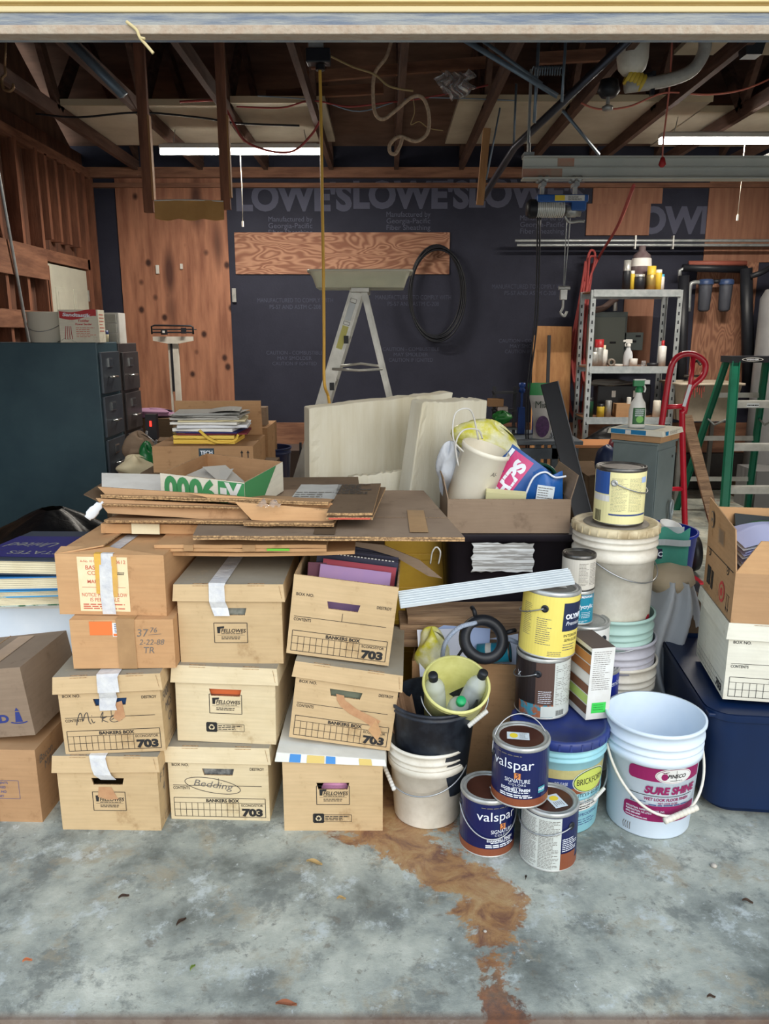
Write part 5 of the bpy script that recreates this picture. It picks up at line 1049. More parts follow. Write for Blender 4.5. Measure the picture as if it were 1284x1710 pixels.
paint_can('small can with a grey text label on top of the teal can', (.670, 2.545, .697), r=.056, h=.122, ears=False, lid=DTIN, rim=DTIN, lidtop=mat('sooty_lid', (62, 60, 58), .5, .5, col2=(90, 86, 80), vs=20), art=lambda m, mp, r, h: (sector(m, mp, -.175, .175, .005, h - .011, mat('warm_grey_label', (208, 202, 190), .6), 40), m.micro(-.012, .022, .02, .10, 16, up(mp), GREYINK, .3, 3), m.micro(.026, .06, .02, .10, 16, up(mp), GREYINK, .3, 5), [m.line(-.045 + .003 * k, .008, -.045 + .003 * k, .022, .0014, up(mp), INK) for k in range(7)]))
# tall stack of old buckets with the pale yellow can
SB = 'nested old buckets in the tall stack behind the cans'
sx, sy_ = .842, 2.72
bucket('grimy white bucket at the bottom of the tall bucket stack', (sx + .03, sy_, 0), body=WHPD, group=SB, handle=(R(12), .1), yaw=R(-40))
bucket('grey white bucket nested second in the tall bucket stack', (sx + .02, sy_, .09), body=mat('grey_pail', (190, 188, 196), .5, col2=(168, 166, 176), vs=8, va=.6), group=SB, rb=.128)
bucket('pale green bucket nested third in the tall bucket stack', (sx + .008, sy_, .185), body=GRNB, group=SB, rb=.128, handle=(R(20), .05), yaw=R(-60))
bucket('lidded grimy white bucket on top of the tall bucket stack', (sx, sy_, .505), rb=.140, rt=.146, h=.375, body=WHPD, lid=mat('yellowed_lid', (222, 206, 170), .5, col2=(180, 160, 124), vs=12, va=.7), lidtop=mat('grey_lid_top', (150, 142, 128), .6, col2=(118, 108, 96), vs=14), group=SB, handle=(R(14), .12), yaw=R(40), ribs=((.9, .006), (.84, .007), (.7, .008)), art=lambda m, mp, rr, h: m.ell(.13, .03, .022, .026, mp, plain('red_spill', (170, 30, 50), .4), 20))
CR = mat('pale_yellow_label', (234, 226, 168), .5)
paint_can('pale yellow text labelled paint can on top of the tall bucket stack', (.842, 2.70, .895), r=.087, h=.20, ears=True, yaw=R(60), handle=(R(8), .045), lid=DTIN, rim=DTIN, art=lambda m, mp, r, h: (sector(m, mp, -.27, .27, .006, h - .011, CR, 48), sector(m, up(mp), -.14, -.062, h * .55, h - .011, plain('blue_patch', (40, 80, 150), .5), 6), m.rect(-.14, -.06, h * .42, h * .53, up(mp), WHP, 6), m.micro(-.055, .0, .05, h - .03, 26, up(mp), GREYINK, .2, 3), m.micro(.006, .06, .05, h - .03, 26, up(mp), GREYINK, .2, 4), m.rect(-.06, .09, .036, .042, up(mp), BLUEINK, 10), m.rect(.055, .085, h * .76, h * .86, up(mp), plain('pale_blue_sticker', (170, 190, 226), .5), 3), [m.line(-.12 + .004 * k, .01, -.12 + .004 * k, .05, .002, up(mp, .0014), INK) for k in range(8)]))

# ---- behind the buckets: carton of odds and ends, planks, slats
t0 = G(680, 1075, .46)
bx = carton('carton', 'open brown carton of odds and ends behind the black bucket', (.33, 2.68, 0), .43, .36, .43, K3, R(-6), closed=False, group=None)
def blob(name, label, cat, loc, sx_, sy2, sz, mt, seed=1, rot=(0, 0, 0), amp=.2, sharp=False):
    rg = random.Random(seed); a_, b_, c_ = (rg.uniform(2, 5) for _ in range(3)); m = M()
    m.grid(lambda u, v: (sx_ * math.sin(v * PI) * math.cos(u * 2 * PI) * (1 + amp * math.sin(a_ * 3 * u * 2 + 9 * v)), sy2 * math.sin(v * PI) * math.sin(u * 2 * PI) * (1 + amp * math.sin(b_ * v * 4 + 6 * u)), sz * math.cos(v * PI) * (1 + amp * math.sin(round(c_) * u * 2 * PI))), 36, 16, mt, not sharp)
    return tag(m.build(name, loc=loc, rot=rot), label, cat)
YB_ = mat('yellow_film_bag', (206, 200, 60), .3, col2=(226, 224, 190), vs=14, va=.7, bump=.4)
blob('plastic_bag', 'yellow plastic bag at the left of the open brown carton', 'bag', (.165, 2.54, .45), .055, .05, .085, YB_, 3)
for k, (x, rz, tx, cc) in enumerate(((.22, .1, 60, (216, 220, 236)), (.27, -.2, 52, (170, 190, 232)), (.33, .25, 66, (224, 226, 232)), (.38, -.1, 58, (204, 210, 226)))):
    m = M(); m.box((0, 0, 0), (.2, .004, .2), plain('leaflet_%d' % k, cc, .6)); tag(m.build('leaflet', loc=(x, 2.53 + .02 * k, .44), rot=(R(-tx + 30), 0, rz)), 'pale blue and white leaflet in the open brown carton', 'paper', 'leaflets in the open brown carton')
m = M(); m.lathe([(.05, -.02), (.075, -.026), (.085, 0), (.078, .02), (.05, .024), (.05, -.02)], BLK, 40); 
for a_ in (.4, 2.0, 4.2): m.tube([(.08 * math.cos(a_), .08 * math.sin(a_), 0), (.1 * math.cos(a_), .1 * math.sin(a_), .01), (.115 * math.cos(a_), .115 * math.sin(a_), -.005)], .008, BLK, 6)
tag(m.build('rubber_collar', loc=(.335, 2.44, .545), rot=(R(58), R(8), 0)), 'black ribbed rubber collar lying on the open brown carton', 'collar')
m = M(); BR = mat('blue_white_rope', (60, 90, 140), .8, col2=(210, 220, 230), vs=160, va=.95, kind='wave'); m.tube([(.20, 2.49, .43), (.205, 2.44, .53), (.25, 2.43, .59), (.31, 2.45, .60)], .008, BR, 8); m.tube([(.40, 2.45, .55), (.44, 2.46, .53), (.47, 2.48, .51)], .008, BR, 8); tag(m.build('rope'), 'blue and white twisted rope looped over the carton', 'rope')
m = M(); m.tube([(.23, 2.47, .44), (.25, 2.43, .49), (.27, 2.42, .53)], .005, BLK, 6); tag(m.build('cable'), 'short black cable sticking up beside the rubber collar', 'cable')
t = thing('soup_can', 'teal can lying on its side in the open brown carton', 'can', (.33, 2.525, .455), (R(0), R(80), R(-14))); m = M(); m.lathe([(0, 0), (.035, 0), (.035, .11), (.03, .112), (0, .108)], plain('teal_can', (34, 140, 170), .4), 24); m.lathe([(.0355, .03), (.0355, .05)], WHP, 24); m.lathe([(.036, .108), (.036, .113), (.03, .113)], DTIN, 24); m.build('body', t)
# two planks and the bundle of white slats
for k, lab in enumerate(('lowest weathered plank of the stack behind the rubber collar', 'second lowest weathered plank behind the rubber collar', 'second highest weathered plank behind the yellow can', 'topmost weathered plank of the stack under the white slats')):
    m = M(); L_ = .54 - .03 * (k % 2); m.box((0, 0, 0), (L_, .15, .028), mat('weathered_plank', (166, 136, 106), .85, col2=(126, 100, 78), vs=8, va=.7, stretch=(.6, 4, 4), bump=.4)); tag(m.build('plank', loc=(.30 + .012 * k, 2.675 + .008 * (k % 2), .462 + .0295 * k), rot=(0, 0, R(-1 + k))), lab, 'plank', 'weathered planks stacked behind the rubber collar')
a = G(668, 1012, .735); b = G(958, 972, .79); sd = (b - a).normalized(); side_ = Vector((0, 0, 1)).cross(sd).normalized(); SL = mat('white_aluminium', (212, 218, 220), .35, .25, col2=(190, 198, 202), vs=4)
for k in range(6):
    m = M(); L_ = (b - a).length; off = side_ * (.009 * k) + BZ * (.0045 * k); prof = []
    q_ = M(); q_.box((0, 0, 0), (L_, .020, .010), SL); q_.box((0, -.009, .005), (L_, .003, .006), SL); q_.box((0, .007, .005), (L_, .003, .006), SL)
    tag(q_.build('aluminium_strip', loc=(a + b) / 2 + off, rot=(0, -math.asin(sd.z), math.atan2(sd.y, sd.x)), bevel=.001), 'long white metal slat in the bundle across the planks', 'slat', 'bundle of white metal slats')
# black tote and the open carton of bags on top of it
t = thing('storage_tote', 'black storage tote with a torn white label', 'tote', (.475, 3.02, .48)); m = M()
BT = mat('black_tote', (40, 34, 40), .5, col2=(30, 27, 34), vs=6)
rloft(m, [(rrect(.46, .40, .04), 0), (rrect(.50, .44, .05), .31), (rrect(.53, .47, .05), .312), (rrect(.53, .47, .05), .34)], BT, cap1=True); m.build('tub', t)
m = M(); rg = random.Random(5); l_ = [(-.115 + .0, .30)] ; top_ = [(-.12 + .235 * k / 12, .288 + rg.uniform(-.004, .003)) for k in range(13)]; bo = [(.115 - .235 * k / 12, .175 + rg.uniform(-.003, .004)) for k in range(13)]
rt_ = [(.115 + rg.uniform(-.005, .004), .288 - .113 * k / 8) for k in range(1, 8)]; lt_ = [(-.12 + rg.uniform(-.004, .010), .175 + .113 * k / 8) for k in range(1, 8)]
TL = mat('torn_label', (214, 216, 216), .8, col2=(150, 148, 144), vs=5, va=.9, stretch=(1.2, 1, 22), detail=6)
m.add([Vector((u, -.2365 + (0 if v > .3 else 0), v)) for u, v in top_ + rt_ + bo + lt_], [tuple(range(len(top_ + rt_ + bo + lt_)))], TL)
lo_ = m.build('label', t, loc=(.03, 0, 0)); lo_.rotation_euler = (R(0), 0, 0); lo_.location = (-.03, .002, .03); lo_.rotation_euler = (R(2), 0, 0)
m = M(); rloft(m, [(rrect(.46, .40, .04), 0), (rrect(.52, .46, .05), .46), (rrect(.54, .48, .05), .478)], BT, cap1=True); tag(m.build('storage_tote', loc=(.475, 3.02, 0)), 'second black tote under the one with the torn label', 'tote')
cb = carton('carton', 'open brown carton full of bags on the black tote', (.465, 3.0, .822), .46, .40, .13, K4, R(0), closed=False, flaps=(('l', .07, 12, .1, .1), ('r', .09, 22, .1, .1), ('b', .07, 10, .06, .3)))
yl = blob('rubbish_bag', 'yellow plastic bag draped behind the white tub', 'bag', (.42, 3.17, 1.12), .14, .06, .08, YB_, 8, rot=(0, R(24), 0), amp=.16)
wt = thing('white_tub', 'scuffed white plastic tub leaning in the carton of bags', 'tub', (.315, 2.97, .875), (R(8), R(17), 0)); wt.scale = (1.12, 1.12, 1.15); m = M()
CTUB = mat('cream_tub', (240, 234, 216), .45, col2=(224, 214, 192), vs=5, va=.5); m.lathe([(0, 0), (.072, 0), (.075, .01), (.082, .215), (.086, .218), (.086, .23), (.082, .232)], CTUB, 40); m.lathe([(.082, .232), (.072, .01), (0, .01)], CTUB, 40); cm2 = cylmap(.081, 0, .001); m.text('Al-', .045, .16, .014, cm2, GREYINK, 'C', shear=.2); m.build('tub', wt); m = M(); m.tube([(-.07, -.03, .20), (-.12, -.02, .23), (-.14, .0, .31), (-.09, .02, .33), (-.03, .04, .24)], .003, WHP, 6); m.tube([(-.075, -.03, .15), (-.11, -.04, .22), (-.1, -.03, .27), (-.05, -.0, .28), (-.02, .03, .25)], .003, WHP, 6); m.build('cord_handle', wt)
CHB = mat('snack_blue', (40, 84, 150), .35, bump=.3, bs=12); CHP = plain('snack_pink', (200, 64, 120), .4)
t = thing('snack_bag', 'blue and white snack bag with a pink lettered band leaning in the carton', 'bag', (.48, 2.94, .965), (R(-12), R(-56), R(-8))); t.scale = (1.15, 1.1, 1.15); m = M()
m.grid(lambda u, v: (.26 * (u - .5), -.03 * math.sin(u * PI) * math.sin(v * PI), .16 * (v - .5) + .006 * math.sin(12 * u)), 20, 10, CHB); m.grid(lambda u, v: (.26 * (u - .5), .03 * math.sin(u * PI) * math.sin(v * PI), .16 * (v - .5) + .006 * math.sin(12 * u)), 20, 10, CHB)
sm_ = lambda u, v: Vector((u, -.0305 * math.sin((u / .26 + .5) * PI) * math.sin((v / .16 + .5) * PI) - .002, v)); m.rect(-.10, .12, -.02, .055, sm_, CHP, 14, 4); e_ = lambda u, v: sm_(u, v) - Vector((0, .0015, 0)); m.text('CHIPS', .01, -.008, .045, e_, WPR, 'C', bold=.06, wfit=.18, shear=.1); m.rect(-.12, .12, .057, .07, sm_, WPR, 12, 1); m.build('bag', t)
gh = M()
for k in range(7): r_ = .085 + .004 * (k % 3); gh.tube([(r_ * math.cos(a_ * PI / 8), r_ * math.sin(a_ * PI / 8) * .8, .012 * k + .004 * math.sin(a_)) for a_ in range(16)], .0065, mat('green_hose', (24, 66, 52), .3), 8, 2, closed=True)
tag(gh.build('garden_hose', loc=(.59, 3.03, .95), rot=(R(35), 0, 0)), 'coiled dark green hose in the carton of bags', 'hose')
t = thing('blue_bag', 'blue printed bag with a white text panel at the right of the carton', 'bag', (.615, 2.90, .965), (R(0), R(6), R(-10))); m = M(); BB = mat('bright_blue_film', (30, 96, 170), .35, bump=.5, bs=14, col2=(26, 84, 156), vs=9)
for s in (-1, 1): m.grid(lambda u, v: (.17 * (u - .5) * (1 - .35 * v), s * .028 * math.sin(u * PI) * math.sin(v * PI * .9), .15 * (v - .5) + .01 * math.sin(9 * u + 5 * v)), 18, 12, BB)
m.rect(-.03, .035, -.05, .025, lambda u, v: Vector((u, -.031, v)), STK); m.micro(-.026, .03, -.045, .02, 7, lambda u, v: Vector((u, -.0325, v)), GREYINK, .3, 3); m.tube([(-.07, -.03, -.02), (-.05, -.035, .05), (-.01, -.02, .075), (.03, -.02, .06), (.07, -.02, .07)], .004, WPR, 6); m.build('bag', t)
m = M(); m.box((0, 0, 0), (.15, .03, .03), mat('pale_yellow_box', (214, 208, 160), .6)); tag(m.build('small_box', loc=(.46, 2.86, .955), rot=(R(20), R(4), R(-4))), 'flat pale yellow packet at the front of the carton of bags', 'packet')
m = M(); m.box((0, 0, 0), (.14, .02, .10), mat('white_bag', (214, 218, 224), .4, bump=.4), rot=(0, R(-30), 0)); tag(m.build('white_packet', loc=(.55, 2.92, .95)), 'white wrapped packet between the hose and the blue bag', 'packet')
blob('white_bag', 'crumpled white and blue bag at the left edge of the carton of bags', 'bag', (.26, 3.04, 1.02), .05, .04, .10, mat('white_bag', (214, 218, 224)), 5)
# yellow crate and clutter glimpsed between the open file box and the tote
m = M(); YK = mat('yellow_crate', (200, 160, 50), .5, col2=(180, 140, 40), vs=8); m.box((0, 0, .38), (.26, .3, .75), YK)
for k in range(5): m.box((0, -.152, .12 + .14 * k), (.22, .008, .03), YK)
tag(m.build('yellow_crate', loc=(.13, 3.12, 0), bevel=.004), 'yellow plastic crate behind the open file box', 'crate')
m = M(); m.tube([(.17, 2.74, .72), (.175, 2.72, .77), (.19, 2.72, .79), (.205, 2.72, .77), (.2, 2.74, .72)], .003, WHP, 6); tag(m.build('hanger'), 'white wire hook behind the slats', 'hook')

# ---- styrofoam slabs
FO = mat('styrofoam', (242, 238, 220), .9, col2=(222, 214, 188), vs=3, va=.5, stretch=(4, 4, .4), bump=.12, bs=60)
def slab(label, bl, br, tl_, tr, Y, th, seed, YR=None, brk=.009):
    YR = YR or Y; rg = random.Random(seed); A_, B_, C_, D_ = P(*bl, Y), P(*br, YR), P(*tr, YR), P(*tl_, Y); c = (A_ + B_) / 2; n_ = (B_ - A_).cross(D_ - A_).normalized(); m = M(); nu, nv = 26, 20
    def f(u, v, s):
        p_ = A_.lerp(B_, u).lerp(D_.lerp(C_, u), v); ed = min(u, 1 - u, v, 1 - v)
        cr = max(0, .06 - math.hypot(max(0, .06 - min(u, 1 - u)), max(0, .06 - min(v, 1 - v))))
        j = rg.uniform(-1, 1) * brk * (.5 if ed < .05 else .04)
        q = p_ + (BZ * j if ed < .03 else Vector((0, j, 0))); return q + (-n_ if s else n_) * (th if s else 0) * (1) - c
    F = [[f(i / nu, j / nv, 0) for i in range(nu + 1)] for j in range(nv + 1)]; Bk = [[F[j][i] - n_ * th for i in range(nu + 1)] for j in range(nv + 1)]
    vs = [p_ for r_ in F for p_ in r_] + [p_ for r_ in Bk for p_ in r_]; N_ = (nu + 1) * (nv + 1); ix = lambda i, j, s=0: s * N_ + j * (nu + 1) + i; fs = []
    for j in range(nv):
        for i in range(nu): fs += [(ix(i, j), ix(i + 1, j), ix(i + 1, j + 1), ix(i, j + 1)), (ix(i, j + 1, 1), ix(i + 1, j + 1, 1), ix(i + 1, j, 1), ix(i, j, 1))]
    for i in range(nu): fs += [(ix(i, 0, 1), ix(i + 1, 0, 1), ix(i + 1, 0), ix(i, 0)), (ix(i, nv), ix(i + 1, nv), ix(i + 1, nv, 1), ix(i, nv, 1))]
    for j in range(nv): fs += [(ix(0, j), ix(0, j + 1), ix(0, j + 1, 1), ix(0, j, 1)), (ix(nu, j, 1), ix(nu, j + 1, 1), ix(nu, j + 1), ix(nu, j))]
    m.add(vs, fs, FO, False); return tag(m.build('foam_slab', loc=c, bevel=.006), label, 'foam slab')
slab('largest weathered styrofoam slab standing behind the cardboard pile', (517, 860), (720, 860), (516, 682), (757, 655), 3.75, .12, 1, 3.95)
slab('smaller styrofoam slab leaning at the right of the largest one', (672, 905), (800, 905), (706, 672), (814, 668), 3.35, .09, 2, 3.6)
slab('low styrofoam piece lying across the foot of the largest slab', (582, 850), (700, 850), (580, 797), (690, 785), 3.50, .05, 3)
for x_, z_ in ((.0, .35), (.3, .3)): pass
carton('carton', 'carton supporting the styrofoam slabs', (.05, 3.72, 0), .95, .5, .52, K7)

# ---- right edge: tote, white file box, carton
t = thing('storage_tote', 'dark blue storage tote at the right edge under the white file box', 'tote', (1.372, 2.55, 0), (0, 0, R(-6))); BTN = mat('navy_tote', (8, 34, 72), .4, col2=(6, 28, 62), vs=4)
m = M(); rloft(m, [(rrect(.50, .58, .07), 0), (rrect(.52, .60, .075), .02), (rrect(.57, .66, .08), .30), (rrect(.58, .67, .08), .31), (rrect(.585, .68, .08), .345), (rrect(.61, .70, .085), .35), (rrect(.61, .70, .085), .375)], BTN); rloft(m, [(rrect(.55, .64, .07), .03), (rrect(.60, .69, .08), .375)], BTN, cap0=True); m.box((-.02, 0, .36), (.56, .65, .012), BTN); m.box((.06, -.35, .35), (.14, .03, .05), BTN); m.build('tub', t, bevel=.003)
m = M(); mp = plane((0, -.337, 0), BX, BZ, .004); m.rect(-.035, .1, .19, .255, mp, WHP); m.rect(-.03, .1, .20, .25, up(mp), plain('sterile_blue', (40, 60, 140), .5)); m.text('S', -.02, .205, .035, up(mp, .002), WPR, 'L', bold=.05); m.rect(-.045, .1, .115, .145, mp, WHP); m.micro(-.04, .09, .12, .142, 3, up(mp), GREYINK, .4, 3); l2 = m.build('label', t); l2.location = (0, .004, 0)
wf = file_box('white file box standing on the dark blue tote at the right edge', (1.315, 2.475, .385), R(-9), R(0), '703', K6, W=.36, D=.37, H=.262, group=None, sidewrite=None)
ms_ = M(); mS = plane((-.18, 0, 0), (0, -1, 0), BZ, .0015)
for k in range(11): ms_.line(-.17 + .025 * k, .012, -.17 + .025 * k, .05, .0011, mS, INK)
ms_.line(-.17, .012, .17, .012, .0011, mS, INK); ms_.line(-.17, .03, .08, .03, .0011, mS, INK); ms_.line(-.17, .05, .17, .05, .0011, mS, INK); ms_.text('703', .125, .014, .026, mS, INK, 'C', bold=.045, wfit=.065)
ms_.build('printed_grid', wf)
TRED = plain('target_red', (200, 70, 66), .6)
def artT(m, mp):
    m.frame(-.045, .16, .012, .15, .0011, mp, INK); m.rect(-.03, -.015, .14, .15, mp, INK); m.line(-.035, .155, .16, .155, .003, mp, INK); m.frame(-.02, .16, .02, .12, .0009, mp, INK); [m.line(-.02, .04 + .02 * k, .16, .04 + .02 * k, .0009, mp, INK) for k in range(4)]
    m.frame(-.035, -.018, .115, .132, .001, mp, TRED); m.ell(-.026, .124, .006, .006, mp, TRED, 16); m.ell(-.026, .124, .003, .003, up(mp), K3, 12); m.rect(-.062, -.056, .07, .095, mp, INK); m.ell(-.033, .03, .004, .004, mp, GREYINK, 12)
tc_ = carton('carton', 'brown carton with a red bullseye, full of papers, on the white file box', (1.312, 2.462, .6535), .365, .36, .165, K3, R(-9), closed=False, flaps=(('f', .11, 6, .17, .1), ('b', .14, -5, .0, .02)), art=artT, inner=K5)
m = M(); mS = plane((-.1825, 0, 0), (0, -1, 0), BZ, .0015); fz = .13
for k, (rr_, c_) in enumerate(((.034, TRED), (.024, K3), (.014, TRED))): m.ell(.055, .062, rr_, rr_ * 1.05, (lambda k: lambda u, v: mS(u, v) + Vector((-.0006 * k, 0, 0)))(k), c_, 28)
m.line(-.16, fz + .03, .16, fz + .03, .003, mS, INK); [(m.ell(x_, fz + .018, .014, .014, mS, INK, 20), m.ell(x_, fz + .018, .010, .010, lambda u, v: mS(u, v) + Vector((-.0006, 0, 0)), K3, 20), m.ell(x_, fz + .018, .004, .004, lambda u, v: mS(u, v) + Vector((-.0012, 0, 0)), INK, 12)) for x_ in (-.13, .10)]
m.rect(-.14, -.095, .035, .10, mS, INK); m.rect(-.085, -.075, .03, .095, mS, INK); m.rect(-.07, -.06, .03, .095, mS, INK)
for x_ in (.115, .135): m.line(x_, .02, x_, .07, .003, mS, INK); m.poly([(x_ - .006, .03), (x_ + .006, .03), (x_, .016)], mS, INK)
m.line(.108, .073, .145, .073, .002, mS, INK)
m.build('side_print', tc_)
m = M(); a_ = [(-.1825, .18, .165), (-.1825, -.18, .165), (-.19, -.155, .30), (-.19, .175, .335)]; m.add(a_ + [(x_ + .004, y_, z_) for x_, y_, z_ in a_], [(3, 2, 1, 0), (4, 5, 6, 7), (0, 1, 5, 4), (1, 2, 6, 5), (2, 3, 7, 6), (3, 0, 4, 7)], K3)
mF = lambda u, v: Vector((-.1845 - .055 * (v - .165) - .0015, -u, v)); m.ell(-.11, .27, .022, .03, mF, GREYINK, 24); m.ell(-.11, .27, .018, .026, lambda u, v: mF(u, v) - Vector((.0006, 0, 0)), K3, 24); m.text('UPS', -.11, .262, .014, lambda u, v: mF(u, v) - Vector((.001, 0, 0)), GREYINK, 'C', bold=.03)
[m.line(-.02 + .007 * k, .215, -.02 + .007 * k, .26, .003, mF, GREYINK) for k in range(9)]; m.frame(-.03, .045, .212, .263, .001, mF, GREYINK); m.build('flap', tc_)
MT = Matrix.Translation(tc_.location) @ Euler(tc_.rotation_euler).to_matrix().to_4x4()
for k in range(14):
    m = M(); w1 = .30; lift = .02 + .0085 * k; cur = .02 + .004 * (k % 4)
    m.grid(lambda u, v: (w1 * (u - .5), .25 * (v - .5), cur * math.sin(u * PI * .9) * 2 - .03 * u), 10, 2, mat('violet_white_paper', (196, 200, 236), .8) if k % 3 else PAPER)
    o_ = m.build('paper_sheaf'); o_.matrix_world = MT @ Matrix.Translation((.0 + .004 * (k % 3), 0, .09 + lift * 1.1)); tag(o_, 'curled sheaf of white papers in the bullseye carton', 'papers', 'papers in the bullseye carton')
m = M(); m.grid(lambda u, v: (.32 * (u - .5), .3 * (v - .5), .09 * math.sin((u * .8 + .2) * PI)), 12, 2, plain('green_folder', (52, 96, 60), .6)); o_ = m.build('folder'); o_.matrix_world = MT @ Matrix.Translation((.03, .05, .175)); tag(o_, 'green folder bent over the papers in the bullseye carton', 'folder')
m = M(); m.grid(lambda u, v: (.2 * (u - .5), .12 * (v - .5), .008 * math.sin(9 * u + 4 * v)), 14, 10, mat('pale_blue_pack', (140, 184, 224), .25, bump=.6, bs=24)); m.grid(lambda u, v: (.2 * (u - .5), .12 * (v - .5), -.02 + .008 * math.sin(9 * u + 4 * v)), 14, 10, MATS['pale_blue_pack']); o_ = m.build('plastic_pack'); o_.matrix_world = MT @ Matrix.Translation((.10, .02, .29)) @ Euler((R(35), R(-18), 0)).to_matrix().to_4x4(); tag(o_, 'pale blue plastic pack on top of the bullseye carton', 'pack')
m = M(); m.box((0, 0, 0), (.22, .1, .01), plain('black_folder', (40, 44, 44), .5)); o_ = m.build('folder'); o_.matrix_world = MT @ Matrix.Translation((.0, .13, .235)) @ Euler((R(50), R(4), 0)).to_matrix().to_4x4(); tag(o_, 'black folder at the back of the bullseye carton', 'folder')
# behind: blue bin, green shopping bag, plastic sheeting
bucket('royal blue bin with a paper cup behind the tall bucket stack', (1.14, 3.15, .30), rb=.14, rt=.17, h=.45, body=plain('royal_blue', (24, 48, 150), .4), skirt=False, ribs=())
carton('carton', 'carton under the royal blue bin', (1.14, 3.15, 0), .34, .34, .298, K7)
m = M(); m.lathe([(.03, 0), (.045, .12), (.04, .12), (.028, .006), (0, .006)], WHP, 24); tag(m.build('paper_cup', loc=(1.15, 3.08, .68), rot=(R(14), R(10), 0)), 'white cup lying in the royal blue bin', 'cup')
GS = mat('teal_bag', (70, 150, 130), .5, col2=(56, 132, 116), vs=8)
t = thing('shopping_bag', 'teal and grey shopping bag beside the tall bucket stack', 'bag', (1.09, 2.93, .60)); m = M()
m.grid(lambda u, v: (.22 * (u - .5), -.01 * math.sin(9 * u), .20 * v + .012 * math.sin(14 * u) * v), 18, 8, GS); m.grid(lambda u, v: (.22 * (u - .5), .06 - .01 * math.sin(9 * u), .20 * v), 18, 8, mat('grey_bag', (170, 176, 176), .5)); m.rect(-.11, .11, .14, .165, lambda u, v: Vector((u, -.014 - .01 * math.sin(9 * (u / .22 + .5)), v)), MATS['grey_bag'], 14)
m.rect(-.045, -.0, .09, .13, lambda u, v: Vector((u, -.022, v)), NAVY); m.text('TSC', -.022, .1, .02, lambda u, v: Vector((u, -.024, v)), WPR, 'C', bold=.03); m.build('bag', t); m = M(); m.grid(lambda u, v: (-.11 + .03 * u, -.03, -.06 + .2 * v), 4, 4, plain('dark_teal', (40, 100, 90), .5)); m.text('tiero', 0, 0, .024, lambda u, v: Vector((-.095 - v + .01, -.034, -.045 + u)), INK, 'L', wfit=.15); m.build('strap', t)
SH = mat('cloudy_sheeting', (206, 208, 210), .3, alpha=.85, bump=.6, bs=9)
m = M(); m.grid(lambda u, v: (.30 * (u - .5) * (1.2 - .4 * v) + .03 * math.sin(7 * v + 3 * u), .16 * math.sin(u * PI) * -1 + .03 * math.sin(u * 22 + 4 * v), .62 * v), 30, 18, SH); tag(m.build('plastic_sheeting', loc=(1.12, 2.98, 0)), 'bunched cloudy plastic sheeting between the buckets and the dark blue tote', 'sheeting')
m = M(); m.lathe([(0, -.06), (.06, -.05), (.1, 0), (.085, .05), (0, .07)], mat('beige_bundle', (196, 176, 146), .7, bump=.3), 24); tag(m.build('sack', loc=(1.13, 2.92, .60)), 'beige sack under the teal shopping bag', 'sack')
carton('carton', 'dark carton holding up the beige sack', (1.14, 3.0, 0), .26, .16, .53, K7)

# ---- things lying on the floor
LV = plain('dry_leaf', (70, 52, 40), .8); LVG = plain('green_leaf', (130, 150, 70), .7); LVT = plain('tan_leaf', (170, 140, 90), .8); PEB = mat('pebble_stone', (196, 188, 174), .8, col2=(160, 150, 140), vs=60)
def leaf(px, py, L_, mt, rz, label):
    p_ = G(px, py, .002); m = M(); m.grid(lambda u, v: (L_ * (u - .5), L_ * .34 * (v - .5) * math.sin(PI * min(max(u, .03), .97)), .004 + .006 * (v - .5) ** 2 * 4 + .003 * math.sin(5 * u)), 8, 4, mt, False); tag(m.build('leaf', loc=p_, rot=(0, 0, rz)), label, 'leaf')
leaf(207, 1500, .030, LV, .5, 'small dark dry leaf on the concrete, left'); leaf(303, 1542, .035, LV, 1.0, 'curled brown leaf below the middle file boxes'); leaf(322, 1619, .022, LVG, 1.2, 'tiny yellow green leaf on the concrete'); leaf(525, 1443, .05, LVT, -.25, 'thin tan straw leaf below the right file boxes')
leaf(570, 1503, .025, LVT, .1, 'small tan leaf at the centre of the floor'); leaf(878, 1468, .022, LV, 1.3, 'dark leaf fragment just left of the grey labelled can'); leaf(1248, 1508, .028, LV, -.3, 'dark leaf near the right edge of the floor'); leaf(1187, 1668, .022, LV, .1, 'small brown leaf at the lower right'); leaf(478, 1680, .05, plain('rust_leaf', (140, 84, 56), .8), .0, 'rust coloured leaf at the bottom of the floor'); leaf(46, 1607, .022, plain('orange_leaf', (190, 110, 70), .8), .4, 'tiny orange leaf at the lower left'); leaf(1090, 1398, .04, LVT, -.5, 'tan leaf in front of the maroon labelled bucket')
def peb(px, py, r_, label): 
    p_ = G(px, py, r_ * .5); m = M(); m.lathe([(0, -r_ * .6), (r_ * .8, -r_ * .4), (r_, 0), (r_ * .6, r_ * .45), (0, r_ * .55)], PEB, 10); tag(m.build('pebble', loc=p_, rot=(0, 0, px)), label, 'pebble')
peb(1113, 1394, .007, 'pale pebble in front of the maroon labelled bucket'); peb(1192, 1445, .010, 'grey pebble on the floor at the right'); peb(810, 1555, .005, 'tiny white chip on the rust stain')

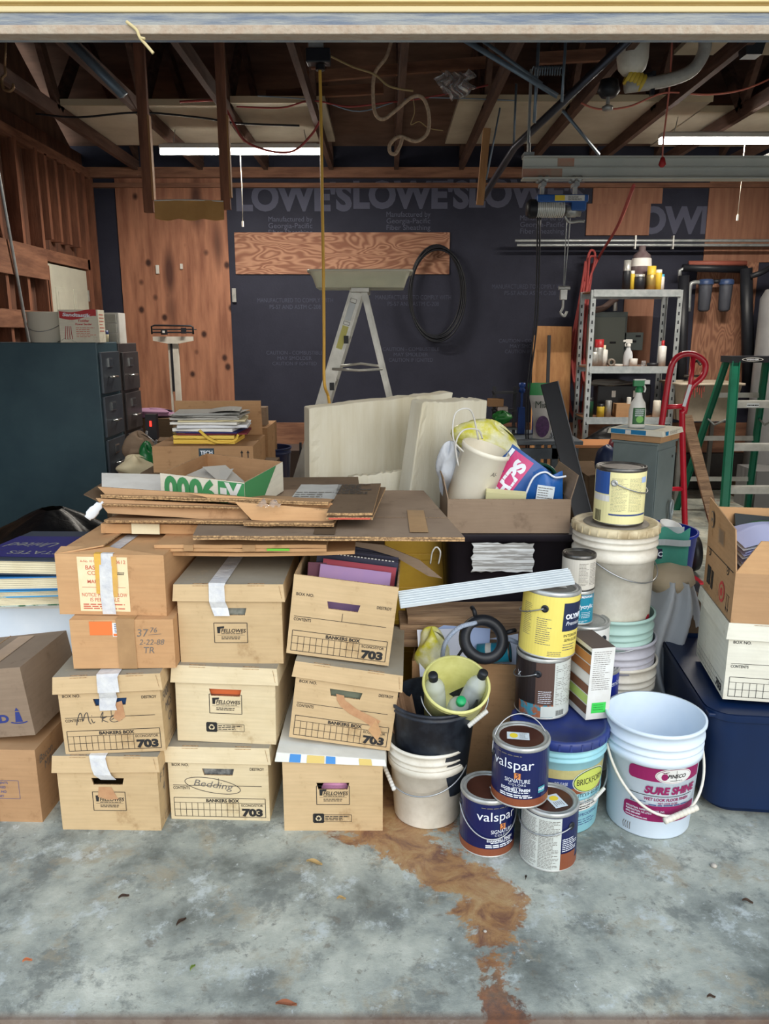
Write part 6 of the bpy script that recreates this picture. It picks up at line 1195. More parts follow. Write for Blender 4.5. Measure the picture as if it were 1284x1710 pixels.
# ================================================================ THE MIDDLE AND THE BACK OF THE GARAGE
# filing cabinets, drawers facing right
CABT = mat('dark_teal_steel', (66, 92, 102), .4, .1, col2=(52, 76, 88), vs=3, va=.5); CABG = mat('grey_drawer', (84, 92, 100), .35, .3, col2=(66, 74, 84), vs=5)
CABB = mat('bronze_steel', (84, 78, 78), .35, .3, col2=(66, 62, 64), vs=5); CHR = plain('chrome', (190, 192, 190), .2, metal=.9)
def cabinet(label, x1, y0, mt, dm, D=.72, W=.38, H=1.50, n=5):
    t = thing('filing_cabinet', label, 'filing cabinet', (x1, y0, 0)); m = M(); m.box((-D / 2, W / 2, H / 2), (D, W, H), mt); m.build('body', t, bevel=.006)
    dh = (H - .10) / n
    for k in range(n):
        z = .05 + dh * k; q = M(); q.box((.008, W / 2, z + dh / 2), (.018, W - .05, dh - .02), dm); dr = q.build('drawer', t, bevel=.004)
        q = M(); q.box((.02, W / 2 - .02, z + dh * .72), (.008, .075, .055), CHR); q.box((.0235, W / 2 - .02, z + dh * .72), (.004, .06, .04), dm); q.build('label_holder', dr)
        q = M(); q.tube([(.016, W / 2 - .07, z + dh * .40), (.045, W / 2 - .06, z + dh * .40), (.045, W / 2 + .03, z + dh * .40), (.016, W / 2 + .04, z + dh * .40)], .007, CHR, 8, 0); q.build('handle', dr)
    return t
cabinet('dark teal five drawer filing cabinet at the left, drawers facing right', -1.80, 4.92, CABT, CABG, D=.9)
cabinet('dark bronze filing cabinet standing behind the teal one', -1.80, 5.33, CABB, CABB, D=.9, H=1.49)
t = thing('paint_pail', 'shiny tin pail with a bail handle on the filing cabinets', 'pail', (-2.14, 5.02, 1.50)); m = M(); m.lathe([(0, .002), (.105, 0), (.115, .18), (.118, .182), (.118, .187), (.112, .187), (.10, .01), (0, .01)], mat('pail_silver', (222, 218, 204), .3, .15), 36); m.build('body', t); m, _ = arc_handle(.114, .14, .09, R(10), 0); m.build('bail_handle', t)
m_red = plain('sander_red', (190, 56, 60), .6)
t = thing('product_box', 'white and red printed box on the filing cabinets', 'box', (-1.88 - .035, 5.02, 1.50), (0, 0, R(4))); m = M(); m.box((0, 0, .10), (.24, .14, .20), K6); mp = plane((0, -.07, 0), BX, BZ, .001); m.grid(lambda u, v: mp(-.115 + .225 * u, .150 - .012 * math.sin(u * 5) + v * (.042 + .004 * math.sin(u * 4))), 12, 2, m_red, False)
e_ = up(mp); m.text('Sandtastik', -.01, .158, .022, e_, WPR, 'C', bold=.04, shear=.15, wfit=.17, rot=-.04); m.text('Toddler', .03, .126, .015, mp, m_red, 'C', bold=.03, shear=.1, wfit=.07); m.text('Power Sander', .03, .106, .013, mp, m_red, 'C', bold=.03, wfit=.10); m.micro(-.02, .10, .03, .095, 6, mp, REDINK, .25, 3); [m.tube([mp(-.09 + .015 * k, .02), mp(-.085 + .012 * k, .06), mp(-.08 + .01 * k, .1)], .002, m_red, 5) for k in range(4)]
m.micro(-.05, .05, .06, .18, 6, plane((.12, 0, 0), (0, 1, 0), BZ, .001), REDINK, .3, 5); m.build('carton', t, bevel=.002)
t = thing('drawer_organizer', 'white small-parts organizer with clear drawers on the filing cabinets', 'organizer', (-1.80 - .19, 5.36, 1.49)); m = M(); m.box((0, .08, .10), (.38, .14, .205), WHP); m.build('case', t, bevel=.003)
for k in range(3):
    m = M(); m.box((.12, .0, .035 + .064 * k), (.115, .03, .056), mat('cloudy_drawer', (176, 178, 172), .3, col2=(150, 150, 144), vs=12)); m.build('drawer', t, bevel=.002)
t = thing('glass_jar', 'small jar with a navy lid in front of the organizer', 'jar', (-1.86, 5.24, 1.50)); m = M(); m.lathe([(0, 0), (.026, 0), (.028, .05), (.024, .055)], CREAMP, 20); m.build('body', t); m = M(); m.lathe([(.028, .05), (.029, .075), (0, .076)], plain('navy_lid', (36, 52, 110), .4), 20); m.build('lid', t)
t = thing('small_can', 'small tin with a printed label in front of the organizer', 'can', (-1.90, 5.12, 1.50)); m = M(); m.lathe([(0, 0), (.036, 0), (.036, .075), (.033, .077), (0, .074)], CREAMP, 24); m.lathe([(.0365, .045), (.0365, .072)], plain('navy_lid', (36, 52, 110), .4), 24); m.lathe([(.037, .0), (.037, .004)], TIN, 24); m.lathe([(.037, .072), (.037, .078), (.03, .078)], TIN, 24); m.build('body', t)
m = M(); m.tube([(-1.95, 4.99, 1.507), (-1.86, 5.0, 1.507), (-1.82, 5.03, 1.507)], .006, BLK, 6, 0); tag(m.build('screwdriver'), 'dark thin tool lying on the front filing cabinet', 'tool')
m = M(); m.grid(lambda u, v: (.12 * (u - .5), .05 * v, .02 * math.sin(u * PI) * (1 + .3 * math.sin(20 * u))), 12, 5, CLR); tag(m.build('plastic_wrap', loc=(-1.99, 4.93, 1.502)), 'crumpled clear wrap in front of the printed box', 'wrap')

# physician's scale
t = thing('physician_scale', "tall white physician's scale against the knotty plywood", 'scale', (0, 0, 0)); o = P(290, 562, 6.9); t.location = (o.x, 6.9, 0); SW = mat('scale_white', (214, 210, 200), .45, col2=(190, 184, 172), vs=6)
m = M(); z_ = o.z; m.box((.012, 0, z_ / 2 + .05), (.05, .03, z_ - .1), SW); m.box((-.045, 0, z_ / 2), (.018, .02, z_ - .1), SW); m.box((-.022, -.01, z_ - .25), (.02, .015, .45), BLK); m.build('column', t, bevel=.002)
m = M(); m.prism([(-.175, 0), (.175, 0), (.175, -.035), (.05, -.06), (-.05, -.06), (-.175, -.035)], -.012, .012, SW); [setattr(v_, 'yz', (v_.z, v_.y)) if False else None for v_ in m.v]; m.v = [Vector((v_.x, v_.z - .02, z_ + v_.y)) for v_ in m.v]; m.build('beam_plate', t)
m = M(); m.tube([(-.18, -.03, z_ + .02), (-.18, -.03, z_ + .085), (-.15, -.03, z_ + .095), (.16, -.03, z_ + .09), (.18, -.03, z_ + .08), (.18, -.03, z_ + .02)], .008, BLK, 8, 0); m.box((0, -.03, z_ + .035), (.34, .012, .014), BLK); m.box((0, -.03, z_ + .06), (.34, .01, .01), BLK); m.box((-.07, -.04, z_ + .04), (.05, .03, .05), BLK); m.box((.10, -.04, z_ + .05), (.04, .03, .05), BLK); m.box((-.07, -.057, z_ + .04), (.02, .004, .02), WHP); m.tube([(.18, -.03, z_ + .06), (.21, -.03, z_ + .06)], .004, BLK, 5, 0); m.build('balance_beam', t)
m = M(); m.box((0, -.12, .05), (.32, .50, .1), BLK); m.build('platform', t, bevel=.01)
# small wall fittings
for (label, x, y, w_, h_) in (('small white switch on the knotty plywood', 263, 450, .03, .08), ('silver bracket on the right edge of the knotty plywood', 391, 493, .04, .13), ('tiny pale tag on the knotty plywood', 303, 445, .025, .05)):
    m = M(); m.box((0, 0, 0), (w_, .02, h_), TIN if 'silver' in label else WHP); tag(m.build('wall_fitting', loc=P(x, y, 7.775), bevel=.003), label, 'fitting')

# cartons with paper stack behind the flattened pile
art2 = lambda m, mp: (m.rect(-.02, .055, .02, .12, mp, mat('dark_label', (44, 66, 78), .5)), m.text('TECH', .0175, .09, .02, up(mp), WPR, 'C', bold=.04, wfit=.06), m.micro(-.01, .045, .03, .08, 4, up(mp), GREYINK, .3, 2), m.rect(-.06, -.02, .0, .13, mp, TAPEK), [(m.line(.19 + .03 * k, .06, .19 + .03 * k, .10, .005, mp, INK), m.poly([(.182 + .03 * k, .095), (.198 + .03 * k, .095), (.19 + .03 * k, .11)], mp, INK)) for k in range(2)], m.line(.18, .052, .23, .052, .002, mp, INK))
pk = P(340, 775, 3.75)
carton('carton', 'large dusty carton under the printed up-arrow carton', (pk.x, 3.98, 0), .62, .5, .885, K7)
t = carton('carton', 'brown carton with a dark label and up arrows holding a paper stack', (pk.x, 3.95, .888), .49, .44, .13, K3, R(1), closed=True, flaps=(), art=art2)
m = M(); m.box((0, 0, 0), (.46, .01, .20), K3, rot=(R(8), 0, 0)); m.build('back_flap', t, loc=(0, .225, .215))
bz = 1.020
names = [('yellow folder stack', (226, 190, 80)), ('buff folder', (214, 196, 140)), ('red folder', (130, 50, 60)), ('navy folder', (50, 54, 110)), ('white papers', (228, 228, 224)), ('white papers', (224, 226, 228)), ('white papers', (230, 228, 222)), ('cream folder', (216, 206, 170)), ('grey newspaper', (176, 174, 168)), ('grey newspaper', (164, 162, 156)), ('grey magazine', (150, 150, 148))]
labs = ['thick yellow folder at the bottom of the back paper stack', 'second yellow folder in the back paper stack', 'thin dark red folder in the back paper stack', 'navy blue folder in the back paper stack', 'lower white sheaf in the back paper stack', 'middle white sheaf in the back paper stack', 'upper white sheaf in the back paper stack', 'cream folder over the white sheaves of the back stack', 'lower grey newspaper near the top of the back stack', 'upper grey newspaper near the top of the back stack', 'grey curled magazine topping the back paper stack']
cols_ = [(226, 190, 80), (232, 200, 96), (130, 50, 60), (50, 54, 110), (228, 228, 224), (222, 224, 228), (230, 228, 222), (216, 206, 170), (180, 178, 172), (166, 164, 158), (156, 156, 152)]
hs_ = [.026, .02, .008, .008, .018, .016, .014, .010, .012, .01, .012]; z_ = bz
rg = random.Random(4)
for k, lb in enumerate(labs):
    m = M(); h_ = hs_[k]; sp = .32 + rg.uniform(-.02, .03); c_ = plain('stack_%d' % k, cols_[k], .75)
    for j in range(2): m.grid(lambda u, v: (sp * (u - .5), .24 * (v - .5), h_ * j * .9 + (.012 if k > 7 or k < 2 else .003) * math.sin(u * 5 + k)), 10, 3, c_, False)
    m.box((0, 0, h_ / 2), (sp * .98, .235, h_ * .8), c_); tag(m.build('paper_stack', loc=(pk.x + .02 + rg.uniform(-.02, .02), 3.90, z_), rot=(0, 0, rg.uniform(-.15, .15))), lb, 'papers'); z_ += h_
m = M(); m.tube([(-.02, 0, .05), (.03, -.01, .01), (.08, 0, -.01), (.15, .0, .0), (.17, 0, .03)], .008, plain('stack_0', (226, 190, 80)), 6, 6, flat=.3); tag(m.build('ribbon', loc=(pk.x, 3.78, bz + .02)), 'yellow folder tie curling out of the back paper stack', 'tie')
def simplebox(label, px, py, Y, W, D, H, K, rz=0, name='carton', cat='carton', top=False):
    p_ = P(px, py, Y); return carton(name, label, (p_.x, Y + D / 2, max(0, p_.z if not top else p_.z - H)), W, D, H, K, rz)
def support(label, x, y, W, D, H, K=K7): return carton('carton', label, (x, y, 0), W, D, H, K)
a = P(408, 775, 4.5); support('tall carton right of the paper stack', a.x, 4.85, .24, .4, 1.0, K3)
a = P(415, 693, 4.5); m = M(); m.box((0, 0, 0), (.12, .1, .11), K4); tag(m.build('small_carton', loc=(a.x, 4.82, 1.055)), 'small dark carton on the tall carton beside the paper stack', 'carton')
a = P(467, 792, 4.0); b_ = support('low pale carton left of the largest styrofoam slab', a.x, 4.2, .30, .34, .70, K4)
t = bucket('dark blue open bucket behind the cartons left of the styrofoam', (P(440, 760, 4.9).x, 5.1, .45), body=plain('midnight_blue', (30, 42, 84), .4), ribs=((.9, .005),), skirt=False)
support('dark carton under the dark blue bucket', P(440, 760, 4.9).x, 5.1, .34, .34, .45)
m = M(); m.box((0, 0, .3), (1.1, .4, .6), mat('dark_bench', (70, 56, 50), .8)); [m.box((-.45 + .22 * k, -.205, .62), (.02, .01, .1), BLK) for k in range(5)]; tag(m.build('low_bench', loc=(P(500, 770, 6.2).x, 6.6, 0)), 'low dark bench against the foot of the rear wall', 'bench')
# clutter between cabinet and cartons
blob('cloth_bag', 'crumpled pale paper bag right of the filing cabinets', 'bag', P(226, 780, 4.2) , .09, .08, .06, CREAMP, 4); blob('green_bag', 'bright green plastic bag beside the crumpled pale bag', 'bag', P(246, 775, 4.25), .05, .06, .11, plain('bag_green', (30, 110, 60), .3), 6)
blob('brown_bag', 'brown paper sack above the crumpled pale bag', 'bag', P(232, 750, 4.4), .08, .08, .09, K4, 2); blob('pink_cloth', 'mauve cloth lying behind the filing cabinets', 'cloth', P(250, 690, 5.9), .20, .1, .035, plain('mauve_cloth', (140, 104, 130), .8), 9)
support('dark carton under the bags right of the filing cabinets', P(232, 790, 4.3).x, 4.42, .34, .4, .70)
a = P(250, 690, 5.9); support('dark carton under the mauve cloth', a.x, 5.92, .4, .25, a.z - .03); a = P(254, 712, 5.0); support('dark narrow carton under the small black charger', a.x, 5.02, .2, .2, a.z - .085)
m = M(); m.box((0, 0, 0), (.07, .05, .16), BLK); o_ = m.build('charger'); o_.location = P(254, 712, 5.0); tag(o_, 'small black charger with a red digital readout', 'charger'); m = M(); m.box((0, -.03, .02), (.012, .004, .035), mat('red_led', (255, 40, 30), .3, emit=3)); m.build('readout', o_, label='glowing red readout')
for k, (x0, y0, x1, y1) in enumerate(((262, 735, 243, 765), (245, 720, 238, 762), (244, 728, 262, 742))):
    m = M(); m.tube([P(x0, y0, 4.6), P(x1, y1, 4.6)], .008, mat('pale_metal', (150, 154, 158), .4, .4), 6, 0); tag(m.build('metal_rod'), 'thin pale metal rod leaning in the dark beside the charger', 'rod', 'pale rods by the charger')

# aluminium stepladder seen from the side, clear tub on its top
ALU = mat('aluminium', (208, 208, 202), .35, .35, col2=(184, 184, 178), vs=14)
LY = 5.4; t = thing('stepladder', 'aluminium stepladder with a clear plastic tub on top', 'ladder', (P(600, 487, LY).x, LY, 0)); o = t.location.copy()
tp = P(600, 487, LY).z; apex = Vector((0, 0, tp))
m = M(); m.box((.01, .0, tp), (.12, .42, .03), ALU); m.build('top_cap', t, bevel=.004)
fl_, fr_ = P(538, 680, LY), P(655, 680, LY); fl_ -= o; fr_ -= o
def ext(a, b, z): k = (a.z - z) / (a.z - b.z); return a + (b - a) * k
L0 = ext(Vector((-.015, 0, tp)), Vector((fl_.x, 0, fl_.z)), 0.0); R0 = ext(Vector((.035, 0, tp)), Vector((fr_.x, 0, fr_.z)), 0.0)
def rail(p, q, w_, d_, mt, name, par, deco=None):
    p = Vector(p); q = Vector(q); d = q - p; m = M(); zax = d.normalized(); yax = Vector((0, 1, 0)); xax = yax.cross(zax).normalized(); yax = zax.cross(xax)
    mt4 = Matrix((xax, yax, zax)).transposed().to_4x4(); mt4.translation = (p + q) / 2; m.T = mt4; m.box((0, 0, 0), (w_, d_, d.length), mt)
    for s in (-1, 1): m.box((s * (w_ / 2 - .004), -.006 - d_ * .3, 0), (.006, d_ * .8, d.length), mt)
    if deco: deco(m, plane((0, -d_ / 2 - .008, 0), (1, 0, 0), (0, 0, 1), .001), d.length)
    m.T = Matrix.Identity(4); return m.build(name, par)
for yy in (-.18, .30):
    rail(L0 + Vector((0, yy * 1.15, 0)), (-.015, yy * .9, tp - .01), .085, .025, ALU, 'front_rail', t, (lambda m, mp, L: (m.rect(-.03, .03, -.02 + L * .02, .09 + L * .02, mp, STK), m.poly([(-.02, L * .02), (.0, .03 + L * .02), (.02, L * .02)], up(mp), BLUEINK), m.rect(-.02, .02, L * .30, L * .38, mp, plain('yellow_ladder_label', (210, 206, 120), .6)), m.rect(-.02, .02, L * .40, L * .46, mp, STK), m.frame(-.02, .02, L * .385, L * .395, .002, mp, INK), m.frame(-.02, .02, L * .462, L * .475, .002, mp, INK))) if yy < 0 else None)
    rail(R0 + Vector((0, yy * 1.15, 0)), (.035, yy * .9, tp - .01), .04, .02, ALU, 'rear_rail', t)
for k in range(5):
    f_ = (k + 1) / 6; c_ = L0.lerp(Vector((-.015, 0, tp)), f_); m = M(); m.box((c_.x, .06, c_.z), (.08, .46, .02), ALU); m.box((c_.x + .03, -.195, c_.z - .01), (.03, .012, .05), BLK); m.build('step', t)
for k in range(3):
    f_ = (k + 1) / 4; c_ = R0.lerp(Vector((.035, 0, tp)), f_); m = M(); m.box((c_.x, .06, c_.z), (.02, .46, .02), ALU); m.build('rear_bar', t)
zs = P(600, 614, LY).z; m = M(); m.tube([ext(Vector((-.015, -.2, tp)), L0 + Vector((0, -.2, 0)), zs), Vector((.0, -.2, zs - .01)), ext(Vector((.035, -.2, tp)), R0 + Vector((0, -.2, 0)), zs)], .009, ALU, 6, 0); m.tube([ext(Vector((-.015, .2, tp)), L0 + Vector((0, .2, 0)), zs), Vector((.0, .2, zs + .02)), ext(Vector((.035, .2, tp)), R0 + Vector((0, .2, 0)), zs)], .009, ALU, 6, 0); m.build('spreader', t)
t = thing('plastic_tub', 'clear shallow plastic tub balanced on the aluminium stepladder', 'tub', (o.x + .01, LY, tp + .017)); CT = mat('clear_tub', (222, 224, 206), .25, alpha=.7, col2=(206, 208, 190), vs=4)
m = M(); rloft(m, [(rrect(.58, .34, .04), 0), (rrect(.62, .38, .05), .06), (rrect(.66, .41, .05), .10)], CT); rloft(m, [(rrect(.57, .33, .04), .004), (rrect(.65, .40, .05), .10)], CT); rloft(m, [(rrect(.655, .405, .05), .1), (rrect(.69, .44, .06), .098), (rrect(.69, .44, .06), .112), (rrect(.65, .40, .05), .112), (rrect(.65, .40, .05), .1)], mat('tub_rim', (222, 222, 206), .3), cap0=False); m.build('tub', t); m = M(); m.box((.08, 0, .03), (.16, .18, .05), mat('tub_paper', (220, 210, 170), .8)); m.build('paper', t)

# electrical switch box with carton and spray bottle
GBX = mat('grey_switchbox', (120, 132, 132), .45, .1, col2=(104, 116, 116), vs=4)
bt = P(1090, 735, 4.0); t = thing('switch_box', 'tall grey electrical switch box with a side lever', 'box', (bt.x, 4.12, 0), (0, 0, R(50))); H_ = bt.z - .02
m = M(); m.box((0, 0, H_ / 2), (.26, .24, H_), GBX); m.box((0, 0, H_ + .004), (.275, .255, .012), GBX); m.cyl((.08, -.122, H_ - .08), (.08, -.126, H_ - .08), .008, BLK); m.box((-.0, -.123, H_ * .5), (.25, .004, H_ - .06), GBX); m.build('body', t, bevel=.003)
m = M(); m.tube([(.06, -.135, H_ * .3), (.06, -.15, H_ * .5), (.062, -.15, H_ * .58), (.045, -.15, H_ * .62), (.045, -.15, H_ * .66), (.06, -.15, H_ * .68), (.078, -.15, H_ * .66), (.078, -.15, H_ * .62), (.066, -.15, H_ * .58)], .007, mat('lever_grey', (140, 148, 150), .4, .3), 8); m.box((.03, -.135, H_ * .42), (.07, .03, .16), GBX); m.build('lever', t)
t = thing('flat_box', 'flat white and blue box on the grey switch box', 'box', (bt.x, 4.12, H_ + .012), (0, 0, R(50))); m = M(); m.box((0, 0, .018), (.27, .27, .036), K3); m.box((0, 0, .048), (.285, .285, .028), K6, taper=1.05)
m.box((-.02, .02, .0635), (.18, .20, .002), mat('greyblue_lid', (120, 138, 144), .6)); ms = plane((-.143, 0, 0), (0, -1, 0), BZ, .006); m.rect(-.13, .06, .034, .06, ms, plain('box_blue', (30, 120, 170), .5)); m.rect(-.05, -.02, .037, .057, up(ms), WHP)
mf = plane((0, -.143, 0), BX, BZ, .006); m.rect(-.11, -.07, .037, .058, mf, plain('box_blue', (30, 120, 170), .5)); m.micro(-.05, .1, .038, .056, 4, mf, GREYINK, .3, 3); m.build('box', t, bevel=.002)
def spray(name, label, loc, s, body, trig, lab=None, rz=0):
    t = thing(name, label, 'spray bottle', loc, (0, 0, rz)); m = M(); m.T = Matrix.Diagonal((s, s * .6, s, 1)); m.lathe([(0, 0), (.042, 0), (.045, .01), (.045, .09), (.038, .13), (.022, .155), (.016, .18), (.016, .19)], body, 28)
    m.T = Matrix.Identity(4)
    if lab: mp = lambda u, v: Vector((u * s, -math.sqrt(max(0, 1 - (u / .046) ** 2)) * .0285 * s - .001, v * s)); m.rect(-.03, .034, .02, .105, mp, lab, 8, 1); m.micro(-.02, .03, .06, .1, 4, lambda u, v: mp(u, v) - Vector((0, .001, 0)), WPR, .4, 2); m.ell(.006, .045, .02, .018, lambda u, v: mp(u, v) - Vector((0, .0008, 0)), plain('light_green', (120, 180, 90), .5), 16)
    m.build('body', t); m = M(); m.T = Matrix.Scale(s, 4); m.lathe([(.02, .185), (.02, .205), (.012, .215)], trig, 20); m.box((-.004, 0, .232), (.055, .022, .030), trig); m.T = Matrix.Identity(4); m.build('nozzle_collar', t)
    m = M(); m.T = Matrix.Scale(s, 4); m.box((.036, 0, .238), (.03, .02, .02), WHP); m.tube([(.022, 0, .225), (.032, 0, .205), (.028, 0, .185)], .005, WHP, 6); m.box((.0, 0, .249), (.06, .02, .008), WHP); m.T = Matrix.Identity(4); m.build('trigger', t); return t
spray('spray_bottle', 'white spray bottle with a green nozzle on the flat box', (bt.x - .065, 4.08, H_ + .077), 1.0, WHP, plain('nozzle_green', (30, 120, 70), .4), plain('label_green', (48, 96, 56), .5))
# leaning black panel, leaning boards
def lean(label, x0, y0, x1, y1, Y0, Y1, w_, mt, t_=.02, name='leaning_board', cat='board', edge=None):
    a = P(x0, y0, Y0); b = P(x1, y1, Y1); b = a + (b - a) * (a.z / (a.z - b.z)); d = a - b; m = M(); zax = d.normalized(); xax = Vector((0, -1, 0)).cross(zax).normalized() * -1; yax = zax.cross(xax); mt4 = Matrix((xax, yax, zax)).transposed().to_4x4(); mt4.translation = (a + b) / 2; m.T = mt4; m.box((0, 0, 0), (w_, t_, d.length), mt)
    if edge: m.box((w_ / 2, -t_ * .5, 0), (.006, .01, d.length), edge)
    m.T = Matrix.Identity(4); return tag(m.build(name), label, cat)
BPN = mat('black_board', (30, 34, 42), .5, col2=(24, 26, 34), vs=5)
lean('long black board leaning behind the yellow topped bucket stack', 917, 640, 988, 920, 4.6, 4.25, .10, BPN, edge=plain('board_edge', (110, 112, 116), .5))
lean('long brown plank leaning beside the red hand truck', 1146, 695, 1192, 870, 5.2, 4.8, .07, mat('weathered_plank', (150, 116, 84)))
lean('plywood offcut leaning on the rear wall left of the red cords', 925, 545, 920, 700, 7.6, 7.45, .34, LWOOD, name='plywood_offcut'); lean('narrow board on edge before the plywood offcut', 893, 560, 889, 700, 7.5, 7.35, .03, LWOOD); lean('thin black strip before the plywood offcut', 917, 560, 913, 690, 7.4, 7.3, .03, BLK)

# work table with pots, clamps and a bag of potting mix
TBG = mat('grey_table', (110, 118, 124), .5, .2, col2=(88, 96, 104), vs=6)
tz = P(870, 740, 4.9).z; t = thing('work_table', 'grey metal work table behind the carton of bags', 'table', (P(850, 740, 4.9).x, 5.2, 0)); m = M(); m.box((0, 0, tz), (.95, .6, .025), TBG); m.build('table_top', t, bevel=.003); m = M(); m.box((0, -.28, tz - .07), (.9, .02, .07), TBG); m.box((0, -.28, tz - .22), (.9, .02, .04), TBG); m.build('rail', t)
for sx2 in (-.42, .30):
    for sy2 in (-.27, .27): m = M(); m.box((sx2, sy2, tz / 2), (.04, .04, tz), TBG); m.build('leg', t)
tz += .0125
t = thing('potting_bag', 'white and green bag of potting mix standing on the work table', 'bag', (P(905, 745, 5.0).x, 5.05, tz)); m = M(); PW = mat('potting_white', (176, 172, 168), .4, bump=.5, bs=12); h_ = .36
def pbg(u, v, s): wd = .055 + .035 * v; return (wd * 2 * (u - .5) + .01 * math.sin(5 * v), s * .035 * math.sin(u * PI) * (1 - v * .7), h_ * v)
for s in (-1, 1):
    m.grid(lambda u, v: pbg(u, v * .78, s), 14, 12, PW); m.grid(lambda u, v: pbg(u, .78 + v * .22, s), 14, 4, plain('potting_green', (30, 130, 64), .4))
pm = lambda u, v: Vector((u, -.036, v)); m.text('Mix', -.01, .20, .045, pm, plain('dark_green_print', (30, 50, 36), .5), 'C', wfit=.085); m.ell(.0, .08, .045, .07, pm, mat('purple_flowers', (90, 50, 100), .6, col2=(60, 36, 70), vs=50), 20); m.build('bag', t)
blob('plastic_wrap', 'crumpled clear plastic beside the potting mix bag', 'wrap', (P(928, 735, 5.0).x, 5.1, tz + .09), .07, .05, .09, CLR, 3)
CBL = mat('clamp_blue', (36, 76, 150), .4, col2=(28, 60, 126), vs=6)
for k, x in enumerate((868, 893)):
    a = P(x, 742, 5.3); t = thing('bar_clamp', ['blue bar clamp standing on the table, nearer the styrofoam', 'blue bar clamp standing on the table, beside the potting mix bag'][k], 'clamp', (a.x, 5.3, tz)); m = M(); m.box((0, 0, .17), (.014, .02, .34), CBL); m.build('bar', t); m = M(); m.box((0, -.01, .09), (.05, .05, .18), CBL); m.build('jaw', t, bevel=.004); m = M(); m.lathe([(0, .28), (.022, .28), (.022, .30), (.012, .31), (.022, .32), (.022, .345), (0, .345)], CBL, 14); m.build('knob', t)
blob('seed_packet', 'green and white packet on the work table by the styrofoam', 'packet', P(838, 697, 5.2), .06, .03, .04, plain('packet_green', (40, 120, 50), .4), 5)
for k, (x, y, c_, w_, h_, lb) in enumerate(((827, 672, (150, 110, 70), .10, .05, 'small cardboard box at the top of the table clutter'), (838, 685, (176, 160, 150), .07, .05, 'pinkish packet in the table clutter'), (820, 725, (90, 76, 66), .10, .06, 'small brown box at the left of the table'), (835, 735, (120, 70, 60), .03, .08, 'orange labelled bottle among the table clutter'), (845, 715, (96, 104, 100), .14, .012, 'thin glass shelf plate in the table clutter'), (880, 740, (80, 64, 60), .2, .02, 'dark tray lying on the work table'))):
    a = P(x, y, 5.25); m = M(); m.box((0, 0, 0), (w_, .08, h_), plain('clutter_%d' % k, c_, .6)); tag(m.build('small_box', loc=a), lb, 'box')
m = M(); m.box((0, 0, 0), (.02, .02, .32), BLK); m.box((.14, 0, 0), (.02, .02, .32), BLK); m.box((.07, 0, .0), (.16, .12, .012), BLK); m.box((.07, 0, .12), (.16, .12, .012), BLK); tag(m.build('wire_rack', loc=(P(825, 720, 5.25).x, 5.3, tz + .16)), 'small black rack of packets on the work table', 'rack')

# galvanised shelving with its contents
SX0, SX1, SY0, SY1 = P(992, 480, 7.05).x, P(1137, 480, 7.05).x, 7.05, 7.45
stt = P(1065, 484, 7.05).z; zsh = [P(1060, 697, 7.05).z, P(1060, 612, 7.05).z, stt]
t = thing('metal_shelving', 'galvanised metal shelving unit at the back right', 'shelving', ((SX0 + SX1) / 2, (SY0 + SY1) / 2, 0)); hw, hd = (SX1 - SX0) / 2, (SY1 - SY0) / 2
for sx2 in (-1, 1):
    for sy2 in (-1, 1):
        m = M(); m.box((sx2 * hw, sy2 * hd, stt / 2), (.045, .004, stt), STEEL); m.box((sx2 * (hw + .02), sy2 * (hd - .02 * 1), stt / 2), (.004, .04, stt), STEEL)
        for j in range(24): m.box((sx2 * hw, sy2 * hd - .003, .08 + j * .075), (.012, .002, .03), BLK)
        m.build('post', t)
for z in zsh + [.12]:
    m = M(); m.box((0, 0, z - .01), (2 * hw, 2 * hd, .012), mat('shelf_board', (150, 110, 84), .8)); m.box((0, -hd - .004, z - .03), (2 * hw, .006, .065), STEEL); m.box((0, -hd - .012, z - .055), (2 * hw, .016, .006), STEEL); m.box((0, hd + .004, z - .03), (2 * hw, .006, .065), STEEL); m.build('shelf', t)
def jar(label, px, z, Y, r, h, body, cap=None, cr=.9, ch=.2, cat='can', name='small_can', group=None):
    a = P(px, 600, Y); t = thing(name, label, cat, (a.x, Y, z), group=group); m = M(); hb = h * (1 - (ch if cap else 0)); m.lathe([(0, 0), (r, 0), (r, hb * .96), (r * cr, hb)] + ([] if cap else [(0, hb)]), body, 20); m.build('body', t)
    if cap: m = M(); m.lathe([(r * cr, hb), (r * cr, h), (0, h)], cap, 20); m.build('cap', t)
zt3 = stt - .002; YK2 = plain('yellow_can', (206, 176, 60), .4); BRS = mat('brass_can', (176, 150, 90), .35, .6)
for (lb, px, r, h, b_, c_) in (('tall tin with a silver top at the left of the top shelf', 1037, .035, .26, BLK, TIN), ('slim yellow can on the top shelf', 1046, .022, .17, YK2, WHP), ('dark can with silver bands on the top shelf', 1058, .05, .14, BLK, TIN), ('can with a wide gold cap on the top shelf', 1077, .042, .21, BRS, YK2), ('yellow spray can on the top shelf', 1089, .03, .18, YK2, WHP), ('small white and blue can at the right of the top shelf', 1095, .022, .14, WHP, plain('sky_cap', (60, 150, 180), .4))):
    jar(lb, px, zt3, 7.15, r, h, b_, c_, ch=.35 if 'gold' in lb or 'tall' in lb else .15)
t = thing('glass_jug', 'large dusty jug behind the cans on the top shelf', 'jug', (P(1069, 450, 7.35).x, 7.33, zt3)); m = M(); m.lathe([(0, 0), (.09, 0), (.09, .22), (.075, .32), (.03, .36), (.03, .40), (0, .4)], mat('dusty_jug', (96, 76, 80), .3, col2=(120, 110, 110), vs=8), 24); m.lathe([(.092, .22), (.086, .29)], PAPER, 24); m.build('body', t)
zt2 = zsh[1] - .002
